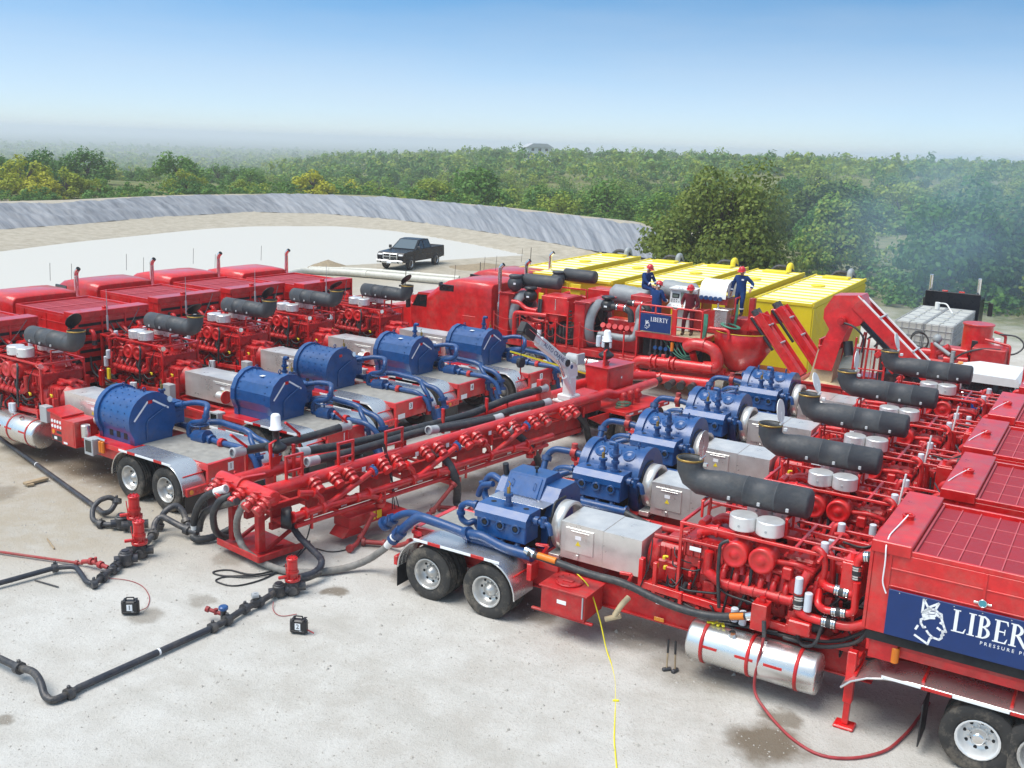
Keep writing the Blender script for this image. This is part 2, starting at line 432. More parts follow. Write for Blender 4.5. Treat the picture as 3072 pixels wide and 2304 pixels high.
# ================================================================== THE SETTING
def tab(t): a = np.array(t); return lambda x: np.interp(x, a[:, 0], a[:, 1])
R_CREST = tab([(-60, 92), (-40, 94), (-26.8, 100.6), (-23.6, 104.2), (-18.1, 115.8), (-13.1, 123.1), (-8.2, 125.0), (-4.4, 115.4), (-0.3, 107.7), (3.5, 99.0), (7.6, 92.0), (11, 84)])
R_TOE = tab([(-60, 84), (-40, 86), (-26.9, 93.7), (-23.1, 99.0), (-19.1, 107.6), (-14.4, 116.1), (-10.7, 115.5), (-6.9, 109.6), (-3.0, 100.1), (-0.3, 93.4), (4.3, 83.1), (8, 79)])
R_FAR = tab([(-60, 74), (-40, 76), (-26.9, 82.5), (-23.7, 88.2), (-19.7, 95.3), (-16.8, 101.4), (-14.4, 104.6), (-10.1, 106.2), (-6.9, 102.1), (-3.0, 91.9), (-0.7, 86.0), (0.8, 82.0)])
R_NEAR = tab([(-60, 34), (-40, 40), (-30, 46), (-22, 54), (-16, 60.5), (-13.5, 65.5), (-11.6, 70.5), (-10.2, 71.8), (-4.3, 76.3), (0.8, 82.0)])
FAR_R = np.array([125, 150, 180, 250, 350, 500, 700, 1000, 2000, 4000, 9000, 16000.])
FAR_A = np.array([-60, -30, -17, -8, 0, 8, 16, 30, 60.])
FAR_Z = np.array([
    [0.5, 1.2, 1.0, -2, -9, -16, -20, -24, -30, -32, -32, -32],
    [0.5, 1.2, 1.0, -2, -9, -16, -20, -24, -30, -32, -30, -30],
    [0.2, 0.8, 0.2, -3, -10, -16, -20, -24, -30, -32, -24, -30],
    [-1, -3.5, -5, -5.5, -5, -4.5, -7, -13, -26, -30, -24, -30],
    [-1, -3.5, -5.5, -5, -1.5, 0.8, -2, -9, -24, -29, -26, -30],
    [-1, -3, -4.5, -4, -0.5, 1.2, -1, -8, -22, -28, -28, -30],
    [-.5, -1.5, -2, -1.5, 1.6, 1.0, 0, -6, -20, -28, -30, -30],
    [0, 0, 0.5, 2.2, 3.0, 2.6, 1, -4, -20, -28, -30, -30],
    [0, 0, 0.5, 2.2, 3.0, 2.6, 1, -4, -20, -28, -30, -30]])
def sstep(a, b, x):
    t = np.clip((x - a) / (b - a), 0, 1); return t * t * (3 - 2 * t)
def far_z(az, r):
    lr = np.log(np.maximum(r, 125)); kr = np.log(FAR_R)
    cols = np.stack([np.interp(lr, kr, FAR_Z[i]) for i in range(len(FAR_A))])
    azc = np.clip(az, -60, 60)
    out = np.zeros_like(lr)
    for i in range(len(FAR_A) - 1):
        m = (azc >= FAR_A[i]) & (azc <= FAR_A[i + 1])
        t = (azc - FAR_A[i]) / (FAR_A[i + 1] - FAR_A[i])
        t = t * t * (3 - 2 * t)
        out = np.where(m, cols[i] * (1 - t) + cols[i + 1] * t, out)
    return out
def wob(x, y, s, k):
    return (np.sin(x / s + 1.3 * k) * np.cos(y / s * 1.1 - k) + 0.5 * np.sin(x / s * 2.3 + y / s * 1.7 + k))
def height(x, y):
    r = np.hypot(x, y); az = np.degrees(np.arctan2(x, y))
    behind = np.abs(az) > 62
    z = np.zeros_like(r) + 0.012 * wob(x, y, 2.3, 1) + 0.02 * wob(x, y, 6.1, 2)
    rn, rf, rt, rc = R_NEAR(az), R_FAR(az), R_TOE(az), R_CREST(az)
    pond = az < 9.5
    # basin
    d = np.minimum(r - rn, rf - r)
    inb = (az < 1.5) & (d > -4)
    z = np.where(inb, np.where(d > 0, -0.35 - 0.8 * sstep(0, 4, d), -0.35 * sstep(-3.0, 0, d)), z)
    # beach and lined bank
    t1 = np.clip((r - rf) / np.maximum(rt - rf, 1), 0, 1); t2 = np.clip((r - rt) / np.maximum(rc - rt, 1), 0, 1)
    bank = np.where(r < rt, -0.35 + 0.45 * t1, 0.1 + 1.5 * t2)
    fade = 1 - sstep(6.5, 9.5, az)
    mid = 0.5 * (rn + rf)
    z = np.where(pond & (r > np.where(az < 1.5, np.maximum(rf, mid), 76)) & (r <= rc), np.where(az > 1.0, bank * fade, bank), z)
    # outside
    fz = far_z(az, r) + np.minimum(np.maximum(r - 150, 0) / 500, 1.2) * wob(x, y, 60, 3) * 0.8
    zc = 1.6 * fade * (az < 9.5)
    o = sstep(rc + 2.5, rc + 26, r)
    z = np.where(pond & (r > rc), zc * (1 - o) + np.where(r > rc + 2.5, fz, zc) * o, z)
    o2 = sstep(88, 135, r)
    z = np.where(~pond & ~behind, z * (1 - o2) + fz * o2, z)
    o3 = sstep(60, 300, r)
    z = np.where(behind, -6 * o3, z)
    return z
def ground_z(x, y): return float(height(np.array([float(x)]), np.array([float(y)]))[0])

def grid_mesh(name, X, Y, Z, mats, wrap=False):
    nr, na = X.shape
    co = np.stack([X, Y, Z], -1).reshape(-1, 3)
    i, j = np.meshgrid(np.arange(nr - 1), np.arange(na if wrap else na - 1), indexing='ij')
    j2 = (j + 1) % na
    f = np.stack([i * na + j, (i + 1) * na + j, (i + 1) * na + j2, i * na + j2], -1).reshape(-1, 4)
    return np_mesh(name, co, f, mats)
def np_mesh(name, co, f, mats, smooth=True):
    me = bpy.data.meshes.new(name)
    n = f.shape[1]
    me.vertices.add(len(co)); me.vertices.foreach_set('co', co.astype(np.float32).ravel())
    me.loops.add(f.size); me.loops.foreach_set('vertex_index', f.astype(np.int32).ravel())
    me.polygons.add(len(f)); me.polygons.foreach_set('loop_start', np.arange(0, f.size, n, dtype=np.int32))
    me.polygons.foreach_set('loop_total', np.full(len(f), n, dtype=np.int32)) if bpy.app.version < (4, 0) else None
    me.polygons.foreach_set('use_smooth', np.full(len(f), smooth))
    for m in (mats if isinstance(mats, (list, tuple)) else [mats]): me.materials.append(m)
    me.update(calc_edges=True); me.validate()
    return me

# ---- ground material: crushed limestone pad, sandy shore, grass and far woods by place
def ground_material():
    m = bpy.data.materials.new('caliche_ground'); m.use_nodes = True; t = m.node_tree; b = t.nodes['Principled BSDF']
    L = t.links.new
    def N(k, **a):
        n = t.nodes.new(k)
        for q, v in a.items(): setattr(n, q, v)
        return n
    geo = N('ShaderNodeNewGeometry'); P = geo.outputs['Position']
    def noise(scale, det=6, ro=0.6, vec=None):
        n = N('ShaderNodeTexNoise'); n.inputs['Scale'].default_value = scale; n.inputs['Detail'].default_value = det; n.inputs['Roughness'].default_value = ro
        L(vec or P, n.inputs['Vector']); return n.outputs['Fac']
    def rng(x, a, c, lo=0, hi=1):
        n = N('ShaderNodeMapRange'); n.interpolation_type = 'SMOOTHSTEP'
        for k, v in zip((1, 2, 3, 4), (a, c, lo, hi)): n.inputs[k].default_value = v
        L(x, n.inputs[0]); return n.outputs[0]
    def mix(f, a, c):
        n = N('ShaderNodeMix', data_type='RGBA')
        if isinstance(f, float): n.inputs[0].default_value = f
        else: L(f, n.inputs[0])
        for k, v in ((6, a), (7, c)):
            if isinstance(v, tuple): n.inputs[k].default_value = (*v, 1)
            else: L(v, n.inputs[k])
        return n.outputs[2]
    def mth(op, a, c=None):
        n = N('ShaderNodeMath', operation=op)
        for k, v in ((0, a), (1, c)):
            if v is None: continue
            if isinstance(v, (int, float)): n.inputs[k].default_value = v
            else: L(v, n.inputs[k])
        return n.outputs[0]
    big = noise(0.22, 5); mid = noise(1.3, 8, 0.7); fine = noise(16, 5, 0.75); grit = noise(60, 4, 0.7); speck = noise(26, 3, 0.65)
    tv = N('ShaderNodeVectorMath', operation='MULTIPLY'); rv = N('ShaderNodeVectorRotate'); rv.rotation_type = 'Z_AXIS'; rv.inputs['Angle'].default_value = 0.55; L(P, rv.inputs['Vector']); L(rv.outputs[0], tv.inputs[0]); tv.inputs[1].default_value = (0.16, 1.7, 1)
    tracks = noise(1.0, 5, 0.6, tv.outputs[0])
    base = mix(rng(mid, 0.30, 0.72), (0.46, 0.43, 0.38), (0.58, 0.56, 0.515))
    base = mix(rng(big, 0.42, 0.62, 0, 0.40), base, (0.62, 0.605, 0.57))
    base = mix(rng(fine, 0.55, 0.72, 0, 0.45), base, (0.25, 0.225, 0.185))
    base = mix(rng(grit, 0.58, 0.72, 0, 0.5), base, (0.70, 0.68, 0.62))
    base = mix(rng(speck, 0.60, 0.70, 0, 0.55), base, (0.27, 0.25, 0.215))
    base = mix(rng(tracks, 0.50, 0.66, 0, 0.32), base, (0.43, 0.41, 0.365))
    # browner, damp earth towards the left lane of the yard
    sep = N('ShaderNodeSeparateXYZ'); L(P, sep.inputs[0])
    lane = mth('MULTIPLY', rng(sep.outputs[0], -9.5, -4.0, 1, 0), rng(sep.outputs[1], 17, 20))
    base = mix(mth('MULTIPLY', lane, rng(mid, 0.3, 0.6, 0.25, 0.8)), base, (0.37, 0.31, 0.225))
    # stains with a shape of their own
    spots = SPOTS
    acc = None
    wn_ = N('ShaderNodeTexNoise'); wn_.inputs['Scale'].default_value = 2.2; wn_.inputs['Detail'].default_value = 5; L(P, wn_.inputs['Vector'])
    wv = N('ShaderNodeVectorMath', operation='MULTIPLY_ADD'); L(wn_.outputs['Color'], wv.inputs[0]); wv.inputs[1].default_value = (0.7, 0.7, 0); L(P, wv.inputs[2])
    for (x, y, r, k) in spots:
        d = N('ShaderNodeVectorMath', operation='DISTANCE'); L(wv.outputs[0], d.inputs[0]); d.inputs[1].default_value = (x + .35, y + .35, 0)
        s_ = rng(d.outputs['Value'], r * 0.45, r, k, 0)
        acc = s_ if acc is None else mth('MAXIMUM', acc, s_)
    base = mix(acc, base, (0.135, 0.098, 0.058))
    # radius from the yard
    ln = N('ShaderNodeVectorMath', operation='LENGTH'); L(P, ln.inputs[0]); R_ = ln.outputs['Value']
    n30 = noise(0.05, 6, 0.65)
    sand = mix(rng(mid, 0.3, 0.7), (0.33, 0.29, 0.22), (0.46, 0.41, 0.325))
    base = mix(rng(R_, 56, 66), base, sand)
    grass = mix(rng(noise(0.35, 7, 0.7), 0.35, 0.65), (0.085, 0.115, 0.028), (0.21, 0.20, 0.075))
    jit = mth('ADD', R_, mth('MULTIPLY', mth('SUBTRACT', n30, 0.5), 60))
    rside = mth('MULTIPLY', rng(mth('SUBTRACT', sep.outputs[0], mth('MULTIPLY', sep.outputs[1], 0.12)), 6.0, 13.0), rng(jit, 52, 66))
    base = mix(mth('MULTIPLY', rside, rng(mid, .25, .6, .35, 1)), base, grass)
    base = mix(rng(jit, 122, 136), base, grass)
    wood = mix(rng(noise(0.06, 9, 0.75), 0.35, 0.66), (0.016, 0.034, 0.010), (0.055, 0.085, 0.024))
    field = rng(noise(0.0021, 4, 0.6), 0.57, 0.63)
    wood = mix(field, wood, (0.16, 0.17, 0.07))
    base = mix(rng(jit, 480, 900), base, wood)
    L(base, b.inputs['Base Color'])
    b.inputs['Roughness'].default_value = 0.92; b.inputs['Specular IOR Level'].default_value = 0.25
    h = mth('ADD', mth('MULTIPLY', fine, 0.6), mth('ADD', mth('MULTIPLY', grit, 0.25), mid))
    bp = N('ShaderNodeBump'); bp.inputs['Strength'].default_value = 0.8; bp.inputs['Distance'].default_value = 0.05
    L(h, bp.inputs['Height']); L(bp.outputs[0], b.inputs['Normal'])
    return m
SPOTS = [(-3.28, 17.9, 0.30, 0.75), (-5.6, 17.3, .35, .45), (-7.2, 13.2, .25, .6), (3.9, 13.2, 0.75, 0.85), (4.3, 13.9, .4, .7), (-5.6, 19.3, .5, .4), (-6.35, 16.7, .4, .5),
         (0.1, 17.6, 0.7, 0.6), (0.6, 17.2, .6, .6), (-1.9, 18.7, .5, .5), (-8.7, 23.6, 1.3, .75), (-10.6, 24.8, 1.3, .75), (-9.6, 24.2, 1.2, .75), (-12, 25.6, 1.3, .6),
         (-1.1, 24.4, 1.0, .6), (-0.2, 25.2, .8, .6), (3.2, 15.4, 1.1, .35), (-2.6, 20.4, .6, .5), (-12.0, 22.6, .7, .45), (2.5, 16.6, .9, .4)]
GROUND = ground_material()
az = np.concatenate([np.arange(-180, -44, 4.0), np.arange(-44, 40.01, 0.45), np.arange(44, 180, 4.0)])
rr = np.concatenate([[0.0], np.geomspace(3, 60, 70), np.arange(61, 140, 0.9), np.geomspace(141, 16000, 110)])
A, Rr = np.meshgrid(np.radians(az), rr)
X, Y = Rr * np.sin(A), Rr * np.cos(A)
g = link('ground', grid_mesh('ground', X, Y, height(X, Y), GROUND, wrap=True)); g['kind'] = 'structure'

# ---- pond water
wm = bpy.data.materials.new('silty_water'); wm.use_nodes = True
wt = wm.node_tree; wb = wt.nodes['Principled BSDF']
wb.inputs['Base Color'].default_value = (0.56, 0.535, 0.475, 1); wb.inputs['Roughness'].default_value = 0.45; wb.inputs['Specular IOR Level'].default_value = 0.13
wg = wt.nodes.new('ShaderNodeNewGeometry'); wx = wt.nodes.new('ShaderNodeTexNoise'); wx.inputs['Scale'].default_value = 3.0; wx.inputs['Detail'].default_value = 6; wx.inputs['Roughness'].default_value = 0.65
wt.links.new(wg.outputs['Position'], wx.inputs['Vector'])
wbp = wt.nodes.new('ShaderNodeBump'); wbp.inputs['Strength'].default_value = 0.35; wbp.inputs['Distance'].default_value = 0.06
wt.links.new(wx.outputs['Fac'], wbp.inputs['Height']); wt.links.new(wbp.outputs[0], wb.inputs['Normal'])
wa = np.linspace(-60, 1.5, 90)
W_ = np.array([[(r * math.sin(math.radians(a)), r * math.cos(math.radians(a)), -0.40) for a in wa] for r in (0, 1)])
for i, a in enumerate(wa):
    for k, r in enumerate((float(R_NEAR(a)) - 1.5, float(R_FAR(a)) + 2.0)):
        W_[k, i] = (r * math.sin(math.radians(a)), r * math.cos(math.radians(a)), -0.40)
w = link('pond_water', grid_mesh('pond_water', W_[..., 0], W_[..., 1], W_[..., 2], wm)); w['kind'] = 'structure'

# ---- plastic liner on the bank, creased
lm = bpy.data.materials.new('liner_plastic'); lm.use_nodes = True
lt = lm.node_tree; lb = lt.nodes['Principled BSDF']
lg = lt.nodes.new('ShaderNodeNewGeometry'); l1 = lt.nodes.new('ShaderNodeTexNoise'); l1.inputs['Scale'].default_value = 1.0; l1.inputs['Detail'].default_value = 7; l1.inputs['Roughness'].default_value = 0.7
lat = lt.nodes.new('ShaderNodeAttribute'); lat.attribute_name = 'flow'; lt.links.new(lat.outputs['Vector'], l1.inputs['Vector'])
lr = lt.nodes.new('ShaderNodeValToRGB'); lr.color_ramp.elements[0].position = 0.34; lr.color_ramp.elements[0].color = (0.13, 0.134, 0.145, 1); lr.color_ramp.elements[1].position = 0.62; lr.color_ramp.elements[1].color = (0.32, 0.32, 0.325, 1)
lt.links.new(l1.outputs['Fac'], lr.inputs[0]); lt.links.new(lr.outputs[0], lb.inputs['Base Color'])
lb.inputs['Roughness'].default_value = 0.42
na, nr_ = 620, 26
la = np.linspace(-45, 8.6, na); lv = np.linspace(0, 1, nr_)
LX = np.zeros((nr_, na)); LY = LX.copy(); LZ = LX.copy()
arc = np.cumsum(np.r_[0, np.diff(np.radians(la)) * 105])
ph = np.cumsum(RNG.normal(0, 0.35, na)); ph2 = np.convolve(RNG.normal(0, 1, na + 8), np.ones(5) / 5, 'same')[4:-4]
edge = 0.02 + 0.05 * np.abs(np.convolve(RNG.normal(0, 1, na + 40), np.ones(21) / 5, 'same')[20:-20])
for i, v in enumerate(lv):
    rt, rc = R_TOE(la), R_CREST(la)
    t = (v * (1.03 - edge) ) - 0.0
    r = rt + (rc - rt) * t
    x, y = r * np.sin(np.radians(la)), r * np.cos(np.radians(la))
    z = height(x, y)
    slant = arc + v * 3.2
    wr = 0.035 * np.sin(slant * 2.1 + 1.5 * np.sin(slant * .37)) + 0.05 * np.sin(slant * 5.3 + v * 4 + ph * .4) + 0.05 * ph2 * np.sin(v * PI) + 0.03 * np.sin(v * 17 + arc * .9)
    LX[i], LY[i], LZ[i] = x, y, z + 0.03 + 0.19 * min(1, v * 4) + wr * (0.35 + 0.65 * math.sin(PI * min(1, v * 1.02))) * 1.3
lme = grid_mesh('pond_liner', LX, LY, LZ, lm); fl_ = lme.attributes.new('flow', 'FLOAT_VECTOR', 'POINT')
FA, FV = np.meshgrid(arc, lv); fl_.data.foreach_set('vector', np.stack([(FA + FV * 2.2) * 2.3, FV * 0.9, FA * 0.05], -1).astype(np.float32).ravel())
o = link('pond_liner', lme); tag(o, 'creased grey plastic liner covering the bank around the pond', 'pond liner')

# ---- loose gravel on the yard
gp = []
N_ = 11000
gx = RNG.uniform(-13, 9, N_ * 3); gy = RNG.uniform(8.5, 30, N_ * 3)
keep = np.abs(gx) < gy * 0.56
gx, gy = gx[keep][:N_], gy[keep][:N_]
base_v = np.array([(1, 0, 0), (0, 1, 0), (-1, 0, 0), (0, -1, 0), (0, 0, .8)], float); base_f = np.array([(0, 1, 4), (1, 2, 4), (2, 3, 4), (3, 0, 4)])
s_ = RNG.gamma(1.6, 0.0055, len(gx)) + 0.005
an = RNG.uniform(0, 2 * PI, len(gx))
bv = base_v[None] * RNG.uniform(.6, 1.3, (len(gx), 5, 1))
c_, n_ = np.cos(an)[:, None], np.sin(an)[:, None]
co = np.stack([bv[..., 0] * c_ - bv[..., 1] * n_, bv[..., 0] * n_ + bv[..., 1] * c_, bv[..., 2]], -1) * s_[:, None, None]
co[..., 0] += gx[:, None]; co[..., 1] += gy[:, None]; co[..., 2] += height(gx, gy)[:, None]
ff = (base_f[None] + 5 * np.arange(len(gx))[:, None, None]).reshape(-1, 3)
o = link('gravel', np_mesh('gravel', co.reshape(-1, 3), ff, ROCK, smooth=False)); o['kind'] = 'stuff'; o['label'] = 'small pale stones strewn over the caliche yard'

# ---- trees
def crown_mesh(name, n, size, m, seed, rx=1.0, rz=1.0, clumps=40, low=0.18, hollow=0.45):
    """leaf faces gathered in clumps through the crown's volume; unit radius, base at z=0"""
    g_ = np.random.default_rng(seed)
    th = g_.uniform(0, 2 * PI, clumps); u = g_.uniform(-0.85, 1, clumps); rad = g_.uniform(hollow, 0.92, clumps) ** 0.6
    cc = np.stack([np.sqrt(1 - u * u) * np.cos(th) * rad, np.sqrt(1 - u * u) * np.sin(th) * rad, u * rad], -1)
    lump = 1 + 0.22 * np.sin(3 * th + seed) * (u > -0.3) + g_.normal(0, .08, clumps)
    cc[:, :2] *= lump[:, None]
    cs = g_.uniform(0.20, 0.38, clumps)
    k = g_.choice(clumps, n, p=cs ** 2 / np.sum(cs ** 2))
    d = g_.normal(0, 1, (n, 3)); d /= np.linalg.norm(d, axis=1)[:, None]
    p = cc[k] + d * (cs[k] * g_.uniform(0.35, 1.05, n) ** 0.5)[:, None]
    sk = np.where(p[:, 2] < 0, np.minimum(1 / np.sqrt(np.maximum(1 - p[:, 2] ** 2, .1)), 1.75), 1.0)
    p[:, :2] *= (rx * sk)[:, None]
    p[:, 2] = np.where(p[:, 2] > 0, 0.32 + 0.68 * p[:, 2], 0.32 * (1 + p[:, 2])) * rz * (1 - low) + low * rz
    nn = d + g_.normal(0, 0.55, (n, 3)) + np.array([0, 0, 0.35]); nn /= np.linalg.norm(nn, axis=1)[:, None]
    a = np.cross(nn, g_.normal(0, 1, (n, 3))); a /= np.linalg.norm(a, axis=1)[:, None]
    b = np.cross(nn, a)
    s = size * g_.uniform(0.6, 1.35, n)[:, None]
    q = np.stack([p - a * s, p - b * s * .75, p + a * s, p + b * s * .75], 1)
    return q
def leaves_mesh(name, q, m, tint=None):
    n = len(q)
    me = np_mesh(name, q.reshape(-1, 3), np.arange(n * 4).reshape(n, 4), m, smooth=False)
    if tint is not None:
        at = me.attributes.new('tint', 'FLOAT', 'POINT'); at.data.foreach_set('value', np.repeat(tint, 4).astype(np.float32))
    return me
def trunk_mesh(name, h, r, seed, limbs=6, spread=0.55):
    g_ = random.Random(seed); b = MB()
    top = Vector((g_.uniform(-.06, .06), g_.uniform(-.06, .06), h * 0.55))
    b.tube([(0, 0, -0.1), (g_.uniform(-.03, .03), 0, h * .2), top], [r * 1.25, r, r * .75], 7)
    for i in range(limbs):
        a = 2 * PI * i / limbs + g_.uniform(-.4, .4); sp = spread * g_.uniform(.6, 1.1)
        s0 = Vector((0, 0, h * g_.uniform(.22, .5)))
        e = Vector((math.cos(a) * sp, math.sin(a) * sp, h * g_.uniform(.6, .9)))
        mid_ = s0.lerp(e, .5) + Vector((0, 0, -h * .06))
        b.tube([s0, mid_, e], [r * .6, r * .4, r * .12], 5)
        e2 = e.lerp(mid_, .3) + Vector((math.cos(a + 1) * .2, math.sin(a + 1) * .2, h * .12))
        b.tube([mid_, e2], [r * .35, r * .08], 4)
    return b.mesh(name, BARK)
TV = []
for i in range(7):
    m = LEAFY if i == 6 else LEAF
    TV.append((leaves_mesh('crown', crown_mesh('c', 3000, 0.062, m, 20 + i, clumps=30 + 8 * (i % 3), rz=1.5 + .25 * (i % 3), low=0.0), m), trunk_mesh('trunk', 1.5 + .25 * (i % 3), 0.055, i)))
LABT = ['green bushy tree standing in the woods beyond the pond bank', 'dense dark green oak standing in the woods beyond the pond bank', 'tall rounded green tree in the woods beyond the pond bank',
        'spreading green tree in the woods beyond the lined bank', 'loose crowned green tree in the woods beyond the lined bank', 'compact green tree in the woods beyond the lined bank', 'yellow green tree among the darker woods beyond the pond']
def tree(kind, x, y, w, hs=1.0, label=None):
    if not label:
        az_, r_ = math.degrees(math.atan2(x, y)), math.hypot(x, y)
        zone = ['behind the left corner of the bank', 'above the grassy slope', 'left of the yellow green tree', 'behind the pickup truck', 'behind the right half of the bank', 'behind the large olive oak', 'beyond the clearing', 'beyond the smoky trees'][sum(az_ > q for q in (-24, -16, -9, -3, 4, 11, 19))]
        band = ['in the front row', 'in the second row', 'midway back', 'far back', 'at the far edge'][sum(r_ > q for q in (142, 170, 210, 265))]
        label = ['bushy', 'dense', 'tall', 'spreading', 'loose', 'compact', 'yellowish'][kind] + (' large' if w > 7.3 else ' small') + ' tree ' + band + ', ' + zone
        o = thing('tree', label, 'tree', (x, y, ground_z(x, y)), random.uniform(0, 6.28), 'trees in the woods beyond the pond')
    else: o = thing('tree', label, 'tree', (x, y, ground_z(x, y)), random.uniform(0, 6.28))
    s = w / 2
    o.scale = (s, s, s * hs)
    link('crown', TV[kind][0], o); link('trunk', TV[kind][1], o)
    return o
def at_px(x, r):
    """ground point on the bearing of picture column x at range r"""
    a = math.atan((x - 1560) / 3050 * 0.985)
    return r * math.sin(a), r * math.cos(a)
done = []
def far_enough(x, y, d): return all((x - a) ** 2 + (y - b) ** 2 > d * d for a, b in done)
# a few that stand out
for (px, r, w, hs, kd, lb) in [
        (1065, 163, 7.6, 0.95, 6, 'round bright yellow green tree behind the middle of the bank'), (1290, 150, 4.2, 0.8, 6, 'small yellow tree beside the bright round one'),
        (555, 150, 7.4, 0.72, 1, 'large dark bushy oak above the bend of the bank'), (270, 158, 7.4, 0.66, 2, 'broad crowned tree alone on the grassy slope at left'),
        (70, 130, 7.0, .8, 6, 'leafy yellow green tree at the left edge of the picture'), (205, 128, 5.4, .8, 6, 'yellow shrubby tree at the foot of the left slope'),
        (130, 127, 4.6, .8, 6, 'low yellow bush beside the left shrubs'), (300, 130, 3.6, .8, 3, 'small green bush on the left slope'), (390, 134, 2.6, .9, 0, 'narrow green bush on the left slope'),
        (565, 131, 3.2, .7, 5, 'pale rounded bush just behind the bank'), (1445, 140, 8.0, .75, 2, 'wide dark green tree above the right half of the bank')]:
    x, y = at_px(px, r); done.append((x, y)); tree(kd, x, y, w, hs, lb)
cnt = 0
for ring in np.geomspace(128, 330, 14):
    a = -31.0
    while a < 33 and cnt < 262:
        a += math.degrees(random.uniform(5.0, 9.5) / ring)
        r = ring * random.uniform(0.96, 1.05)
        x, y = r * math.sin(math.radians(a)), r * math.cos(math.radians(a))
        if r < float(R_CREST(a)) + 6: continue
        if -24 < a < -15.5 and r < 215 and random.random() < 0.86: continue           # grassy slope
        if a < -24 and r < 150 and random.random() < 0.5: continue
        if a > 11 and 215 < r < 300 and random.random() < 0.75: continue               # clearing at right
        if 9 < a < 16 and r < 165: continue
        if not far_enough(x, y, 4.2): continue
        done.append((x, y)); cnt += 1
        tree(random.choice([0, 1, 2, 3, 4, 5, 0, 1, 2, 3, 4, 5, 6] if a > 6 or a < -15 else [0, 1, 2, 3, 4, 5] * 3 + [6]), x, y, random.uniform(5.0, 8.2) * (.72 if a < -12 else 1), random.uniform(0.66, 0.90))
# the rest of the woods as one mass
Q = []; T = []
fv = [crown_mesh('f', 135, 0.135, LEAF, 60 + i, clumps=13, rz=1.5, low=0.0) for i in range(6)]
fvf = [crown_mesh('f', 42, 0.25, LEAF, 80 + i, clumps=10, rz=1.4, low=0.0) for i in range(6)]
P_ = []
for r in np.geomspace(300, 2600, 74):
    st = 6.0 + r * 0.006
    for a in np.arange(-32, 33, math.degrees(st / r)):
        P_.append((a + RNG.normal(0, math.degrees(st / r) * .35), r * RNG.uniform(.97, 1.03)))
P_ = np.array(P_)
px_, py_ = P_[:, 1] * np.sin(np.radians(P_[:, 0])), P_[:, 1] * np.cos(np.radians(P_[:, 0]))
op = wob(px_, py_, 95, 5) + 0.5 * wob(px_, py_, 230, 8)
clear = (op > 0.95) | ((P_[:, 0] > 11) & (P_[:, 1] < 330) & (RNG.uniform(size=len(P_)) < .7))
px_, py_, rr_ = px_[~clear], py_[~clear], P_[~clear][:, 1]
pz_ = height(px_, py_)
for x, y, z, r in zip(px_, py_, pz_, rr_):
    w = RNG.uniform(2.2, 4.4) * (1 + r / 2600); a = RNG.uniform(0, 6.28); q = (fv if r < 800 else fvf)[RNG.integers(6)]
    ca, sa = math.cos(a), math.sin(a)
    k = np.stack([(q[..., 0] * ca - q[..., 1] * sa) * w + x, (q[..., 0] * sa + q[..., 1] * ca) * w + y, q[..., 2] * w * RNG.uniform(.75, 1.05) + z], -1)
    Q.append(k); T.append(np.full(len(q), RNG.uniform(0, 0.78)))
o = link('far_woods', leaves_mesh('far_woods', np.concatenate(Q), LEAF, np.concatenate(T))); o['kind'] = 'stuff'; o['label'] = 'distant woods covering the ridge and the valley'
# low scrub along the outer foot of the bank
Q = []; T = []
for i in range(620):
    a = RNG.uniform(-30, 30); r = max(float(R_CREST(a)) + 3, 118) + RNG.gamma(1.4, 11)
    if i > 480: a = RNG.uniform(18.5, 32); r = RNG.uniform(62, 92)
    x, y = r * math.sin(math.radians(a)), r * math.cos(math.radians(a)); w = RNG.uniform(.5, 1.5); q = fv[RNG.integers(6)]
    Q.append(np.stack([q[..., 0] * w + x, q[..., 1] * w + y, q[..., 2] * w * .7 + ground_z(x, y)], -1)); T.append(np.full(len(q), RNG.uniform(.25, .95)))
o = link('undergrowth', leaves_mesh('undergrowth', np.concatenate(Q), LEAF, np.concatenate(T))); o['kind'] = 'stuff'; o['label'] = 'low scrub and weeds behind the lined bank'

# big oak behind the yellow tanks and the smoky trees at right
def big_tree(label, loc, w, h, n, leaf, m, seed, group=None, clumps=70, low=.12):
    o = thing('oak_tree', label, 'tree', (*loc, ground_z(*loc)), 0, group)
    q = crown_mesh('c', n, leaf / (w / 2), m, seed, clumps=clumps, rz=h / (w / 2), low=low, hollow=.3)
    link('crown', leaves_mesh('crown', q, m), o); link('trunk', trunk_mesh('trunk', h / (w / 2), 0.06, seed, 11, .7), o)
    o.scale = (w / 2,) * 3
    return o
big_tree('large olive green oak right behind the yellow tanks', (14.0, 69.5), 8.4, 7.1, 26000, 0.135, LEAFD, 5, clumps=120, low=.0)
big_tree('dark round oak to the right behind the large olive oak', (28.6, 96.0), 7.6, 5.6, 9000, 0.18, LEAFD, 6, low=.0)
big_tree('pale green tree right of the large oak, thin smoke before it', (22.8, 73.0), 4.8, 5.2, 9000, 0.15, LEAF, 7, low=.0)
big_tree('tall tree veiled by blue smoke at the right edge', (34.5, 61.0), 10.5, 7.7, 17000, 0.17, LEAFD, 8, clumps=120, low=.0)
big_tree('leafy tree veiled by smoke behind the stacked totes', (26.6, 62.0), 8.0, 6.4, 11000, 0.16, LEAF, 9, low=.0)
big_tree('smaller tree left of the smoky trees above the tank roofs', (25.4, 86.0), 4.6, 4.2, 7000, 0.13, LEAF, 10, low=.0)
big_tree('dark tree deep in the smoke at far right', (43.0, 82.0), 9.0, 7.6, 8000, 0.16, LEAFD, 11, low=.0)
big_tree('smoky tree low at the right edge behind the red cylinder', (31.0, 53.0), 7.2, 5.2, 9000, 0.13, LEAFD, 12, low=.0)

